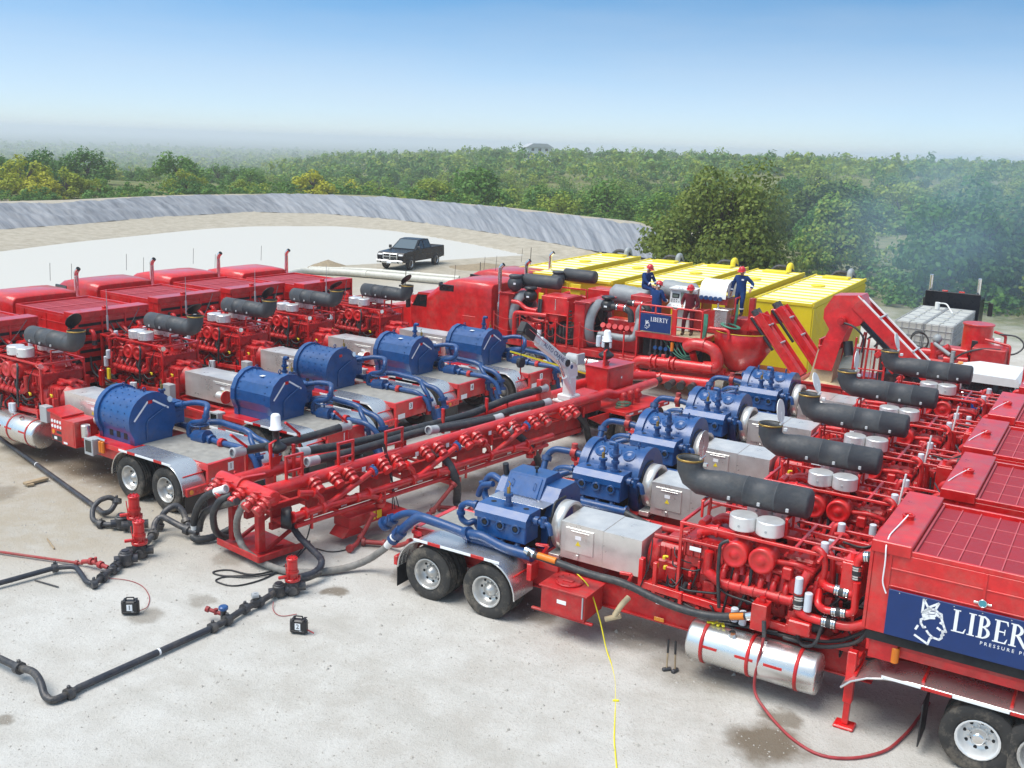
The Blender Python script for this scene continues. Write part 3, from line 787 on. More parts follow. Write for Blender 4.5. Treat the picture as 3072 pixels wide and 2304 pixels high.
# far house on the ridge
x, y = at_px(1612, 430)
hs_ = thing('house', 'pale low roofed house on the far wooded ridge', 'house', (x, y, ground_z(x, y) + 5.2), 0.3)
part(hs_, 'wall', WHITE, lambda b: b.box(-5, 5, -3, 3, -5, 2.0))
part(hs_, 'roof', GREYB, lambda b: b.prism([(-6, 2.0), (6, 2.0), (3, 3.6), (-3, 3.6)], 'y', -3.6, 3.6))
for k in (-3, 0, 3): part(hs_, 'window', GLASS, lambda b, k=k: b.box(k - .6, k + .6, -3.06, -2.98, .6, 1.6))

# ---- hazy air
hm = bpy.data.materials.new('hazy_air'); hm.use_nodes = True; ht = hm.node_tree; ht.nodes.clear()
hv = ht.nodes.new('ShaderNodeVolumePrincipled'); hv.inputs['Color'].default_value = (0.93, 0.96, 1.0, 1); hv.inputs['Density'].default_value = 0.0005; hv.inputs['Anisotropy'].default_value = 0.1
hn = ht.nodes.new('ShaderNodeOutputMaterial'); ht.links.new(hv.outputs[0], hn.inputs['Volume'])
hb = MB(); hb.box(-16500, 16500, -16500, 16500, -48, 17, 0)
o = link('haze', hb.mesh('haze', hm)); o['kind'] = 'stuff'; o['label'] = 'thin pale haze over the far country'

# ================================================================== LETTERING
def serif(ch):
    """strokes of a serif capital on a unit-high cell: list of polygons, and the advance width"""
    P = []
    def r(x0, y0, x1, y1): P.append([(x0, y0), (x1, y0), (x1, y1), (x0, y1)])
    def stem(x, w=.15, top=True, bot=True):
        r(x, 0, x + w, 1)
        if bot: r(x - .08, 0, x + w + .08, .045)
        if top: r(x - .08, .955, x + w + .08, 1)
    def bowl(x0, y0, y1, w, th=.14, thin=.05):
        cy, h = (y0 + y1) / 2, (y1 - y0) / 2; k = 8
        for i in range(k):
            a, b_ = -PI / 2 + PI * i / k, -PI / 2 + PI * (i + 1) / k
            o = lambda t: (x0 + w * math.cos(t), cy + h * math.sin(t))
            n_ = lambda t: (x0 + (w - th) * math.cos(t), cy + (h - thin) * math.sin(t))
            P.append([n_(a), o(a), o(b_), n_(b_)])
    if ch == 'L': stem(.08); r(.2, 0, .55, .05); P.append([(.55, 0), (.60, .22), (.57, .22), (.47, .03)]); return P, .66
    if ch == 'I': stem(.08); return P, .38
    if ch == 'B': stem(.08); bowl(.2, 0, .54, .36); bowl(.2, .49, 1, .32); return P, .68
    if ch == 'E':
        stem(.08)
        for y in (0, .48, .95): r(.2, y, .55 if y != .48 else .46, y + .05)
        P.append([(.55, 0), (.60, .22), (.57, .22), (.47, .03)]); P.append([(.55, 1), (.58, .80), (.55, .80), (.47, .97)]); P.append([(.44, .38), (.48, .38), (.48, .63), (.44, .63)]); return P, .66
    if ch == 'R': stem(.08); bowl(.2, .47, 1, .34); P.append([(.26, .50), (.42, .50), (.72, .05), (.82, 0), (.62, 0)]); return P, .76
    if ch == 'T':
        stem(.30, top=False); r(.06, .95, .69, 1); P.append([(.06, 1), (.02, .76), (.05, .76), (.14, .97)]); P.append([(.69, 1), (.73, .76), (.70, .76), (.61, .97)]); return P, .76
    if ch == 'Y': r(.30, 0, .45, .45); r(.22, 0, .53, .045); P.append([(.30, .44), (.45, .44), (.20, 1), (.03, 1)]); P.append([(.36, .40), (.45, .44), (.72, 1), (.65, 1)]); r(-.02, .955, .28, 1); r(.57, .955, .80, 1); return P, .78
def serif_word(b, word, x, y, h, sx=1.0):
    for ch in word:
        pl, adv = serif(ch)
        for k, p in enumerate(pl):
            b.prism([(x + u * h * sx, y + v * h) for u, v in p], 'z', 0, 0.003 + 0.0004 * k)
        x += adv * h * sx
    return x
HEAD = [[(.13, .62), (.13, .99), (.26, .80), (.50, .98), (.43, .77)], [(.13, .62), (.28, .76), (.43, .79), (.53, .72), (.60, .70), (.62, .60)],
        [(.15, .55), (.28, .66), (.44, .70), (.55, .62), (.60, .62), (.67, .45), (.72, .33)], [(.17, .50), (.30, .58), (.46, .62)], [(.20, .45), (.32, .52), (.44, .55)],
        [(.72, .33), (.76, .25), (.68, .24), (.69, .18), (.71, .15), (.67, .12), (.68, .05), (.62, -.02), (.46, .00), (.40, -.05)],
        [(.60, .46), (.66, .44)], [(.55, .30), (.62, .26)], [(.20, .48), (.12, .42), (.13, .32), (.20, .22), (.25, .24)], [(.30, .14), (.36, .07), (.46, .00)],
        [(.40, -.05), (.36, -.22), (.02, -.06)], [(.06, .22), (.02, .12)], [(.16, .66), (.30, .80)], [(.20, .63), (.34, .78)]]
def head_logo(b, x, y, h, w=.014):
    for ln in HEAD:
        pts = [Vector((x + u * h, y + v * h, 0.002)) for u, v in ln]
        for a, c in zip(pts, pts[1:]):
            d = (c - a)
            if d.length < 1e-6: continue
            n_ = Vector((-d.y, d.x, 0)).normalized() * w * h * 2.1
            e = d.normalized() * w * h * 1.4
            b.prism([(a - n_ - e)[:2], (c - n_ + e)[:2], (c + n_ + e)[:2], (a + n_ - e)[:2]], 'z', 0, 0.003)
def liberty_print(parent, o, xd, yd, zd, big, key):
    """emblem and name on a board; big = letter height"""
    M = axes(o, xd, yd, zd)
    q = part(parent, 'emblem', PRINT, lambda b: head_logo(b, 0, 0, big * 1.62), ('hd', big)); q.matrix_local = M
    M2 = axes(Vector(o) + Vector(xd) * big * 1.42 + Vector(yd) * big * .52, xd, yd, zd)
    q = part(parent, 'lettering', PRINT, lambda b: serif_word(b, 'LIBERTY', 0, 0, big, .93), ('lib', big)); q.matrix_local = M2
    if key:
        M3 = axes(Vector(o) + Vector(xd) * big * 3.95 + Vector(yd) * big * .30, xd, yd, zd)
        text(parent, 'lettering', 'P R E S S U R E   P U M P I N G', big * .21, PRINT, M3)

# ================================================================== RUNNING GEAR
def tyre_prof(w=.27, R=.515):
    h = w / 2; p = [(-h * .78, .30), (-h, .345), (-h * 1.02, .42), (-h * .93, .485), (-h * .78, R)]
    for g_ in (-.42, 0, .42): p += [(h * (g_ - .09), R), (h * (g_ - .06), R - .014), (h * (g_ + .06), R - .014), (h * (g_ + .09), R)]
    p += [(h * .78, R), (h * .93, .485), (h * 1.02, .42), (h, .345), (h * .78, .30)]
    return p
def f_tyre(b): b.lathe((0, 0, 0), (0, 1, 0), tyre_prof(), 28, cap=False)
def f_rim(b):        # outer face at y = -0.135 side (deep dish), axis y
    b.lathe((0, 0, 0), (0, 1, 0), [(-.128, .302), (-.135, .288), (-.125, .272), (-.10, .262), (-.04, .245), (.03, .215), (.045, .17), (.045, .0)], 24, cap=False)
    b.lathe((0, 0, 0), (0, 1, 0), [(.045, .13), (-.02, .12), (-.03, .08), (-.065, .075), (-.075, .0)], 14, cap=False)
    b.lathe((0, 0, 0), (0, 1, 0), [(.11, .302), (.11, .24), (.05, .20)], 20, cap=False)
def f_hub(b): 
    for k in range(10):
        a = 2 * PI * k / 10
        b.cyl((.145 * math.cos(a), .045, .145 * math.sin(a)), (.145 * math.cos(a), .015, .145 * math.sin(a)), .014, 6)
def f_holes(b):
    for k in range(8):
        a = 2 * PI * (k + .5) / 8
        b.cyl((.195 * math.cos(a), .041, .195 * math.sin(a)), (.195 * math.cos(a), .030, .195 * math.sin(a)), .026, 8)
def wheel(parent, x, y, z=.515, side=-1, detail=True, rm=None):
    w = part(parent, 'tyre', RUB, f_tyre, 'tyre'); w.location = (x, y, z)
    w.rotation_euler = (0, random.uniform(0, 6.28), PI if side > 0 else 0)
    if detail:
        part(w, 'rim', rm or RIM, f_rim, ('rim', (rm or RIM).name)); part(w, 'wheel_nuts', CHROME, f_hub, 'hubnut', kind='stuff'); part(w, 'hand_hole', DARK, f_holes, 'hubhole')
    return w
def dual(parent, x, side, detail=True, yo=1.135):
    wheel(parent, x, side * yo, side=side, detail=detail)
    wheel(parent, x, side * (yo - .33), side=side, detail=False)
def fender(parent, x, side, L=1.27, front=None):
    """polished sheet over a tandem, centred at x"""
    s_ = side
    def f(b):
        pr = []
        for k in range(9): a = PI * .5 * k / 8; pr.append((x - L - .05 + .62 * (1 - math.cos(a)), .52 + .64 * math.sin(a)))
        for k in range(9): a = PI * .5 * k / 8; pr.append((x + L - .62 + .62 * math.sin(a), .52 + .64 * math.cos(a)))
        b.strip(pr, 'y', s_ * .66, s_ * 1.30, .012)
        b.tube([(p[0], s_ * 1.30, p[1] - .006) for p in pr], .016, 6, cap=True)
        for q in (.78, .92, 1.06, 1.18): b.tube([(p[0], s_ * q, p[1] + .001) for p in pr], .006, 4)
    fo = part(parent, 'fender', ALU, f, ('fend', x, side, L))
    for k, (a, c) in enumerate(((-.62, -.34), (.34, .62))):
        part(fo, 'reflector', REDL, lambda b, a=a, c=c: b.box(x + a, x + c, s_ * 1.306, s_ * 1.322, 1.13, 1.19, .002), ('refl', x, side, k))
    for a, c in ((-.34, .34), (-.95, -.62), (.62, .95)):
        part(fo, 'white_stripe', PRINT, lambda b, a=a, c=c: b.box(x + a + .004, x + c - .004, s_ * 1.307, s_ * 1.319, 1.135, 1.185, .002), ('stripe', x, side, a))
    part(fo, 'stay_rod', RED, lambda b: (b.tube([(x + L - .08, s_ * .45, .92), (x + L - .08, s_ * 1.2, .92)], .018, 6), b.tube([(x - L + .06, s_ * .45, .92), (x - L + .06, s_ * 1.2, .92)], .018, 6)), ('stay', x, side, L))
    return fo
CLAMPS = HOSE
def piping(parent, name, m, pts, r, couplings=(), bend=.16, n=9, key=None):
    """a run of pipe; couplings = (segment index, fraction): black rubber sleeves with bright clamps"""
    o = part(parent, name, m, lambda b: b.tube(pts, r, n, bend), key)
    for k, (i, f) in enumerate(couplings):
        a, c = Vector(pts[i]), Vector(pts[i + 1]); d = (c - a).normalized(); p = a.lerp(c, f)
        sl_ = part(o, 'rubber_sleeve', HOSE, lambda b: b.cyl(p - d * .11, p + d * .11, r + .012, 12), (key, 'sl', k) if key else None)
        part(o, 'hose_clamp', CHROME, lambda b: [b.cyl(p + d * (q - .012), p + d * (q + .012), r + .018, 12) for q in (-.085, -.05, .05, .085)], (key, 'cl', k) if key else None)
    return o

# ================================================================== PUMP TRAILERS
# local frame: x forward, y left, z up; x = 0 is the rear axle pair of the five at left
def f_chassis(b, xr, xax):
    for s_ in (-1, 1):
        y = s_ * .50
        b.box(xr, 8.35, y - .012, y + .012, .55, 1.02, .002); b.box(xr, 8.35, y - .07, y + .07, 1.02, 1.045, .003); b.box(xr, 8.35, y - .07, y + .07, .525, .55, .003)
        b.box(8.352, 12.0, y - .06, y + .06, 1.22, 1.45, .005)
        b.prism([(7.6, 1.05), (8.349, 1.05), (8.349, 1.45), (8.2, 1.45)], 'y', y - .055, y + .055)
        b.box(8.352, 8.75, s_ * 1.05, s_ * 1.2, 1.28, 1.62, .01)
    for x in np.arange(xr + .3, 8.2, .85): b.box(x, x + .09, -.42, .42, .62, .95, .004)
    for dx in (-.64, .64): b.cyl((xax + dx, -1.1, .515), (xax + dx, 1.1, .515), .065, 10)
    b.box(8.4, 12.0, -1.1, 1.1, 1.46, 1.52, .005)
def f_fluid(b):
    b.box(1.18, 2.24, -.76, -.30, 1.36, 1.70, .02); b.prism([(-.80, 1.70), (-.28, 1.70), (-.28, 1.93), (-.68, 1.93), (-.80, 1.82)], 'x', 1.16, 2.26)
def f_fluid_bores(b):
    for x in (1.38, 1.71, 2.04):
        b.lathe((x, -.80, 1.63), (0, -1, 0), [(-.05, .095), (.006, .095), (.006, .075), (-.0, .06)], 14, cap=False)
def f_fluid_holes(b):
    for x in (1.38, 1.71, 2.04): b.cyl((x, -.78, 1.63), (x, -.803, 1.63), .045, 12)
    for x in (1.36, 2.06): b.cyl((x, -.46, 1.92), (x, -.46, 1.934), .055, 12)
def f_suction_manifold(b):
    b.tube([(2.42, -.80, 1.24), (1.05, -.80, 1.24)], .085, 10); b.cyl((2.44, -.80, 1.24), (2.40, -.80, 1.24), .125, 12); b.cyl((1.04, -.80, 1.24), (1.09, -.80, 1.24), .125, 12)
    for x in (1.38, 1.71, 2.04): b.cyl((x, -.72, 1.25), (x, -.62, 1.40), .06, 8)
def f_power(kind):
    def f(b):
        if kind == 'angular':
            pf = [(-.10, 1.08), (-.10, 1.62), (.06, 1.90), (.32, 2.30), (.80, 2.30), (1.02, 2.05), (1.08, 1.60), (1.0, 1.08)]
            b.prism(pf, 'x', 1.22, 2.02)
            pe = [(-.12, 1.06), (-.12, 1.55), (.10, 1.93), (.30, 2.16), (.86, 2.16), (1.06, 1.95), (1.12, 1.55), (1.04, 1.06)]
            b.prism(pe, 'x', 2.022, 2.36)
            b.prism(pe, 'x', 1.04, 1.218)
        else:
            n = 20 if kind == 'round' else 10
            cy, cz, R = .26, 1.66, .61
            def prof(R_, zb):
                pr = []
                for k in range(n + 1):
                    a = -.62 + (PI + 1.24) * k / n
                    pr.append((cy + R_ * math.cos(a), cz + R_ * math.sin(a)))
                return [(cy + R_ * .80, zb)] + pr + [(cy - R_ * .80, zb)]
            pr = prof(R, 1.10)
            m = len(pr)
            A = [(1.24, *p) for p in pr]; B = [(2.30, *p) for p in pr]
            b.add(A + B, [[i, (i + 1) % m, m + (i + 1) % m, m + i] for i in range(m)], kind == 'round')
            for x0, x1 in ((1.06, 1.24), (2.30, 2.44)):
                q = prof(R + .055, 1.08); A = [(x0, *p) for p in q]; B = [(x1, *p) for p in q]
                b.add(A + B, [[i, (i + 1) % m, m + (i + 1) % m, m + i] for i in range(m)], kind == 'round')
                b.add(A, [list(range(m))[::-1]]); b.add(B, [list(range(m))])
    return f
def f_bolts(kind):
    def f(b):
        cy, cz, R = .26, 1.66, .614
        xs = (1.34, 1.60, 1.86, 2.12) if kind == 'round' else (1.30, 2.22)
        for x in xs:
            for k in range(14):
                a = -.2 + (PI + .4) * k / 13
                b.cbox((x, cy + R * math.cos(a), cz + R * math.sin(a)), (.022, .022, .022), Matrix.Rotation(0, 3, 'X'), 0)
    return f
def f_cover_ring(b):
    for x in (1.45, 1.77, 2.09):
        c = Vector((x, .26 + .59 * math.cos(2.15), 1.66 + .59 * math.sin(2.15))); d = Vector((0, math.cos(2.15), math.sin(2.15)))
        b.lathe(c, d, [(0, .135), (.035, .135), (.04, .12), (.025, .11), (.025, 0)], 16, cap=False)
def f_lid_panel(b):
    d = Vector((0, -.40, .26)).normalized(); n_ = Vector((0, -d.z, d.y)) * -1
    R_ = Matrix(((1, 0, 0), (0, d.y, n_.y), (0, d.z, n_.z))).to_3x3()
    T = Matrix.Translation(Vector((1.62, .19, 2.10)) ) @ Matrix(((1, 0, 0), (0, .545, .838), (0, .838, -.545))).to_4x4()
    b.M = T; b.box(-.34, .34, -.20, .20, -.02, .025, .01)
    for x in (-.24, .24): b.tube([(x, -.05, -.02), (x, -.05, -.07), (x, .08, -.07), (x, .08, -.02)], .008, 5)
    b.M = None
def f_guard_ring(b): b.lathe((2.52, .12, 1.58), (1, 0, 0), [(0, .40), (0, .46), (.20, .46), (.20, .40), (0, .40)], 28, cap=False); b.box(2.50, 2.72, -.36, .6, 1.06, 1.16)
def f_guard(b):
    b.prism([(-.38, 1.16), (-.38, 1.84), (.48, 1.86), (.48, 1.16)], 'x', 2.76, 3.60)
    b.prism([(-.38, 1.16), (-.38, 1.83), (.48, 1.85), (.48, 1.16)], 'x', 3.603, 4.34)
def f_hatch(s_): return lambda b: b.box(2.86, 3.42, *((-.402, -.381) if s_ < 0 else (.482, .502)), 1.30, 1.76, .006)
def f_hatch_h(b):
    for y in (-.41, .51): b.box(2.98, 3.34, y - .008, y + .008, 1.70, 1.715, .002); b.box(3.10, 3.14, y - .012, y + .012, 1.20, 1.28, .003)
def f_trans(b):
    b.cyl((4.40, .05, 1.52), (4.62, .05, 1.52), .30, 18, .40); b.box(4.62, 5.12, -.36, .46, 1.12, 1.88, .05); b.cyl((5.12, .05, 1.55), (5.42, .05, 1.55), .44, 20, .50)
    b.box(4.66, 5.05, -.44, -.30, 1.22, 1.62, .03); b.box(4.72, 4.98, -.2, .3, 1.88, 1.98, .03)
    for k in range(5): b.box(4.64 + .1 * k, 4.68 + .1 * k, -.385, .48, 1.2, 1.84, .01)
    b.cyl((4.5, -.2, 1.92), (5.3, -.2, 1.95), .05, 8); b.cyl((4.5, .12, 1.96), (5.35, .12, 1.96), .065, 8)
    for s_ in (-1, 1): b.cyl((4.75, s_ * .42 + .05, 1.2), (4.75, s_ * .42 + .05, 1.5), .06, 10); b.box(4.85, 5.06, s_ * .46 - .05, s_ * .46 + .13, 1.25, 1.55, .02)
def f_valves(b):
    for p in ((4.80, -.47, 1.68), (4.82, -.46, 1.50), (5.36, -.42, 1.74), (4.78, .56, 1.66), (5.50, .72, 1.62)): b.cbox(p, (.05, .05, .07), None, .01); b.cbox((p[0] + .04, p[1], p[2] + .03), (.07, .03, .03), None, .006)
def f_mount(b):
    for s_ in (-1, 1):
        b.bar((4.46, s_ * .66, 1.20), (8.05, s_ * .66, 1.06), .09, .12); b.box(4.45, 4.53, s_ * .60, s_ * .72, 1.0, 1.66); b.box(4.70, 4.77, s_ * .60, s_ * .70, 1.1, 1.64)
        b.box(5.2, 5.26, s_ * .60, s_ * .74, .98, 1.25); b.box(7.0, 7.2, s_ * .52, s_ * .72, 1.045, 1.2)
    b.box(4.44, 4.54, -.66, .66, 1.0, 1.1)
def f_block(b):
    b.box(5.40, 7.28, -.44, .44, 1.10, 1.78, .04), [b.box(5.52 + .29 * k, 5.76 + .29 * k, s_ * .44, s_ * .50, 1.16, 1.46, .02) for k in range(6) for s_ in (-1, 1)], b.box(5.5, 7.25, -.56, .56, 1.90, 1.99, .03); b.box(5.5, 7.2, -.28, .28, .82, 1.10, .05)
    for s_ in (-1, 1):
        b.prism([(s_ * .30, 1.45), (s_ * .60, 1.62), (s_ * .52, 1.90), (s_ * .12, 1.86)], 'x', 5.50, 7.20)
    b.box(7.28, 7.52, -.40, .40, 1.0, 1.95, .05); b.cyl((7.52, 0, 1.3), (7.62, 0, 1.3), .22, 16)
    b.box(5.48, 7.22, -.16, .16, 1.86, 2.10, .04)
def f_vcover(b): b.box(-.085, .085, -.13, .13, 0, .12, .03); b.cyl((0, -.04, .12), (0, -.04, .15), .03, 8)
def f_manifold(s_):
    def f(b):
        y = s_ * .70
        b.tube([(5.66, y, 2.08), (5.64, y, 1.72), (5.86, y, 1.61), (7.22, y, 1.61)], [.075] * 4, 9, None)
        b.tube([(5.64, y, 1.74), (5.88, y, 1.60), (6.5, y, 1.59), (7.24, y, 1.60)], .088, 10, .1)
        for k in range(7):
            x = 5.92 + .205 * k
            b.tube([(x, y - s_ * .01, 1.64), (x, y - s_ * .015, 1.76), (x, y - s_ * .12, 1.84)], .052, 7, .06); b.cyl((x, y - s_ * .07, 1.80), (x, y - s_ * .15, 1.86), .068, 8)
            b.cyl((x + .10, y, 1.60), (x + .125, y, 1.60), .102, 10)
    return f
def f_turbo(s_):
    def f(b):
        b.lathe((0, s_ * .30, 0), (0, s_, 0), [(0, .10), (.03, .17), (.10, .20), (.34, .205), (.43, .215), (.46, .205), (.465, .165), (.45, .15), (.45, .07), (.462, .06), (.462, 0)], 22, cap=False)
        b.tube([(0, s_ * .36, .10), (0, s_ * .38, .28), (0, s_ * .38, .40)], .095, 10)
        b.tube([(0, s_ * .5, -.15), (.10, s_ * .56, -.24), (.10, s_ * .60, -.36)], .06, 8)
    return f
def f_aclean(b): b.cyl((0, 0, 0), (0, 0, .235), .222, 26, ch=.012)
def f_abolt(b): b.cyl((0, -.224, .1), (0, -.232, .1), .02, 8); b.cyl((0, .224, .1), (0, .232, .1), .02, 8); b.cyl((0, 0, .215), (0, 0, .225), .015, 6)
def f_aftercooler(b):
    b.box(5.16, 5.98, -.60, .60, 1.86, 2.14, .03); b.box(5.12, 6.02, -.64, .64, 2.12, 2.17, .008)
    for s_ in (-1, 1):
        for k in range(6): b.box(5.2 + .13 * k, 5.225 + .13 * k, s_ * .60, s_ * .63, 1.88, 2.12, .004)
    b.prism([(5.2, 1.87), (5.95, 1.87), (5.8, 1.7), (5.35, 1.7)], 'y', -.55, .55)
def f_acbolts(b):
    for s_ in (-1, 1):
        for k in range(9): b.box(5.16 + .098 * k, 5.19 + .098 * k, s_ * .60 - .014, s_ * .60 + .014, 2.17, 2.195, .003)
    for k in range(12): b.box(5.14, 5.17, -.56 + .1 * k, -.53 + .1 * k, 2.17, 2.195, .003)
def f_intake(b):
    for s_ in (-1, 1):
        b.tube([(5.35, s_ * .30, 2.18), (5.5, s_ * .34, 2.32), (5.85, s_ * .30, 2.28), (6.25, s_ * .22, 2.14)], .09, 10, .12)
        b.cyl((5.62, s_ * .34, 2.31), (5.66, s_ * .335, 2.31), .11, 10)
    b.tube([(5.3, -.15, 2.3), (5.3, .15, 2.3)], .07, 8)
def f_cage(b):
    z = 2.43; w = .05
    for s_ in (-1, 1):
        b.bar((5.10, s_ * .62, z), (8.02, s_ * .62, z), w); b.bar((5.13, s_ * .62, z), (5.13, s_ * .62, 1.15), w); b.bar((7.98, s_ * .62, z), (7.98, s_ * .62, 1.2), w)
        b.bar((5.13, s_ * .62, 2.30), (5.36, s_ * .62, z), w * .8); b.bar((6.0, s_ * .22, z), (8.02, s_ * .22, z), w * .9)
    for x in (5.12, 6.02, 7.0, 7.45, 8.0): b.bar((x, -.62, z - .002), (x, .62, z - .002), w * .96)
    b.bar((7.45, -.62, z + .003), (7.45, -.95, z + .003), w * .9); b.bar((7.2, .62, z + .003), (7.2, .9, z + .003), w * .9)
    for x in (5.3, 6.72):
        for s_ in (-1, 1): b.bar((x, s_ * .19, z), (x, s_ * .19, 2.72), w * .8)
        b.box(x - .03, x + .03, -.2, .2, 2.71, 2.735, .004)
def f_muffler(b):
    z = 2.98; R = .245
    b.lathe((7.02, 0, z), (-1, 0, 0), [(0, .0), (0, R - .035), (.035, R), (.52, R), (.522, R + .006), (.54, R + .006), (.542, R), (1.04, R), (1.042, R + .006), (1.06, R + .006), (1.062, R), (1.55, R), (1.60, R - .01), (1.70, .225)], 26, cap=False)
    b.tube([(5.36, 0, z), (5.16, 0, z - .005), (5.02, 0, z + .07), (4.955, 0, z + .20), (4.95, 0, z + .36)], .222, 20, None, cap=False)
    b.lathe((4.95, 0, z + .30), (0, 0, 1), [(0, .222), (.07, .222), (.07, .195), (-.02, .195)], 20, cap=False)
def f_muf_in(b): b.cyl((4.95, 0, 3.25), (4.95, 0, 3.27), .2, 18)
def f_muf_ring(b): b.lathe((4.95, 0, 3.325), (0, 0, 1), [(0, .224), (0, .232), (.035, .232), (.035, .224)], 22, cap=False)
def f_muf_lugs(b):
    for x in (6.72, 6.25, 5.75):
        for s_ in (-1, 1): b.cbox((x, s_ * .245, 2.88), (.05, .035, .06), None, .006)
def f_cap(tilt):
    def f(b):
        c = Vector((5.16, 0, 3.40)); ax = Vector((math.cos(tilt), 0, math.sin(tilt))); n_ = Vector((-math.sin(tilt), 0, math.cos(tilt)))
        b.cyl(c + ax * .24 - n_ * .007, c + ax * .24 + n_ * .007, .225, 22)
        b.bar(c - ax * .04, c + ax * .2, .05, .03); b.cyl(c + Vector((0, -.09, 0)), c + Vector((0, .09, 0)), .022, 8); b.cbox(c - ax * .10 + Vector((.06, 0, -.02)), (.08, .06, .07), None, .01)
    return f
def f_rad(b):
    b.box(8.28, 11.4, -1.255, 1.255, 1.72, 2.965, .01)
    for z in (2.72, 2.46):
        for s_ in (-1, 1): b.box(8.5, 11.4, s_ * 1.255, s_ * 1.268, z, z + .022, .004)
    for x in (8.50, 9.74, 10.9):
        for s_ in (-1, 1): b.box(x, x + .04, s_ * 1.255, s_ * 1.275, 2.42, 2.965, .004)
    for z in (2.80, 2.55, 2.28, 2.02): b.box(8.255, 8.28, -1.22, 1.22, z, z + .05, .004)
    for y in (-1.24, -.42, .38, 1.2): b.box(8.235, 8.28, y - .025, y + .025, 1.74, 2.96, .004)
    b.box(8.66, 11.4, -1.255, -1.20, 2.965, 3.035, .006); b.box(8.66, 11.4, 1.20, 1.255, 2.965, 3.035, .006)
    b.box(11.34, 11.42, -1.2, 1.2, 2.965, 3.035, .006)
def f_radcap(b): b.box(8.24, 8.78, -1.285, 1.285, 2.93, 3.11, .012)
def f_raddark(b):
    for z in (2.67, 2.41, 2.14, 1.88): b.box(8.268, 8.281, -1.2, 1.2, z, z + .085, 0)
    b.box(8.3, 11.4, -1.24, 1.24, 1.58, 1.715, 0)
def f_gpanel(b): b.box(0, .26, 0, .56, 0, .018, .004)
def f_jack(b):
    for s_ in (-1, 1):
        b.box(8.07, 8.20, s_ * 1.02, s_ * 1.15, .42, 1.25, .01); b.box(8.09, 8.18, s_ * 1.04, s_ * 1.13, .06, .42, .005); b.box(7.98, 8.28, s_ * .96, s_ * 1.21, .0, .05, .02); b.box(8.05, 8.22, s_ * .62, s_ * 1.02, 1.0, 1.12, .006)
    b.box(8.28, 11.6, -1.02, 1.02, 1.3, 1.58, .01)
def f_tank(x0, x1, y, z, r):
    def f(b): b.lathe((x0, y, z), (1, 0, 0), [(0, 0), (0, r - .05), (.015, r - .015), (.05, r), (x1 - x0 - .05, r), (x1 - x0 - .015, r - .015), (x1 - x0, r - .05), (x1 - x0, 0)], 32, cap=False)
    return f
def fuel_tank(t, x0, x1, side, z=.64, r=.33, yc=.93, key='ft', straps=3):
    y = side * yc
    tk = part(t, 'fuel_tank', ALU, f_tank(x0, x1, y, z, r), (key, side))
    for k in range(straps):
        x = lerp(x0 + .28, x1 - .30, k / (straps - 1))
        part(tk, 'strap', REDD, lambda b: b.lathe((x - .028, y, z), (1, 0, 0), [(0, r + .002), (0, r + .012), (.056, r + .012), (.056, r + .002)], 32, cap=False), (key, 's', k, side))
    for k, (a, c) in enumerate(((.12, .26), (.40, .54), (.62, .76))):
        q = math.radians(12)
        part(tk, 'reflector', REDL, lambda b: b.bar((lerp(x0, x1, a), y + side * (r + .002) * math.cos(q), z + (r) * math.sin(q)), (lerp(x0, x1, c), y + side * (r + .002) * math.cos(q), z + r * math.sin(q)), .004, .045, 0), (key, 'r', k, side))
    part(tk, 'filler_cap', CHROME, lambda b: (b.cyl((x0 + .72, y + side * .13, z + r - .05), (x0 + .72, y + side * .16, z + r + .03), .06, 12), b.cyl((x0 + 1.25, y + side * .1, z + r - .03), (x0 + 1.25, y + side * .1, z + r + .03), .03, 8)), (key, 'c', side))
    return tk
def f_filters(s_):
    def f(b):
        for x, y, z0, z1 in ((7.42, .50, 2.34, 2.60), (7.36, .92, 1.60, 1.90), (7.20, .94, 1.86, 2.12), (6.2, .80, 1.05, 1.28), (6.34, .80, 1.03, 1.26)): b.cyl((x, s_ * y, z0), (x, s_ * y, z1), .062, 12, ch=.01)
    return f
def f_small_hoses(s_):
    def f(b):
        b.tube([(5.98, s_ * .74, 2.36), (5.86, s_ * .80, 2.30), (5.88, s_ * .84, 1.8), (5.94, s_ * .82, 1.22)], .030, 7, .12)
        b.tube([(6.6, s_ * .6, 1.4), (6.75, s_ * .75, 1.2), (6.68, s_ * .72, 1.02)], .028, 6, .1)
        b.tube([(4.6, s_ * .5, 1.15), (5.6, s_ * .72, .98), (6.8, s_ * .66, .95), (7.8, s_ * .7, 1.1), (8.3, s_ * .7, 1.5)], .035, 7, .3)
        b.tube([(7.0, s_ * .78, 1.0), (7.6, s_ * .76, .98), (8.2, s_ * .85, 1.3), (8.3, s_ * .8, 1.75)], .035, 7, .3)
        b.tube([(7.1, s_ * .60, 1.15), (7.34, s_ * .92, 1.0), (7.55, s_ * .95, 1.1), (7.6, s_ * .85, 1.5)], .03, 7, .2)
        b.tube([(7.55, s_ * .1, 2.44), (7.85, s_ * .2, 2.36), (8.1, s_ * .1, 2.55), (8.3, s_ * .1, 2.72)], .02, 6, .2)
        b.tube([(5.0, s_ * .42, 1.3), (5.2, s_ * .62, 1.15), (5.28, s_ * .62, 1.4)], .04, 7, .1)
        b.tube([(4.9, s_ * .62, 1.0), (5.7, s_ * .8, .92), (6.9, s_ * .75, 1.04)], .022, 6, .3)
    return f
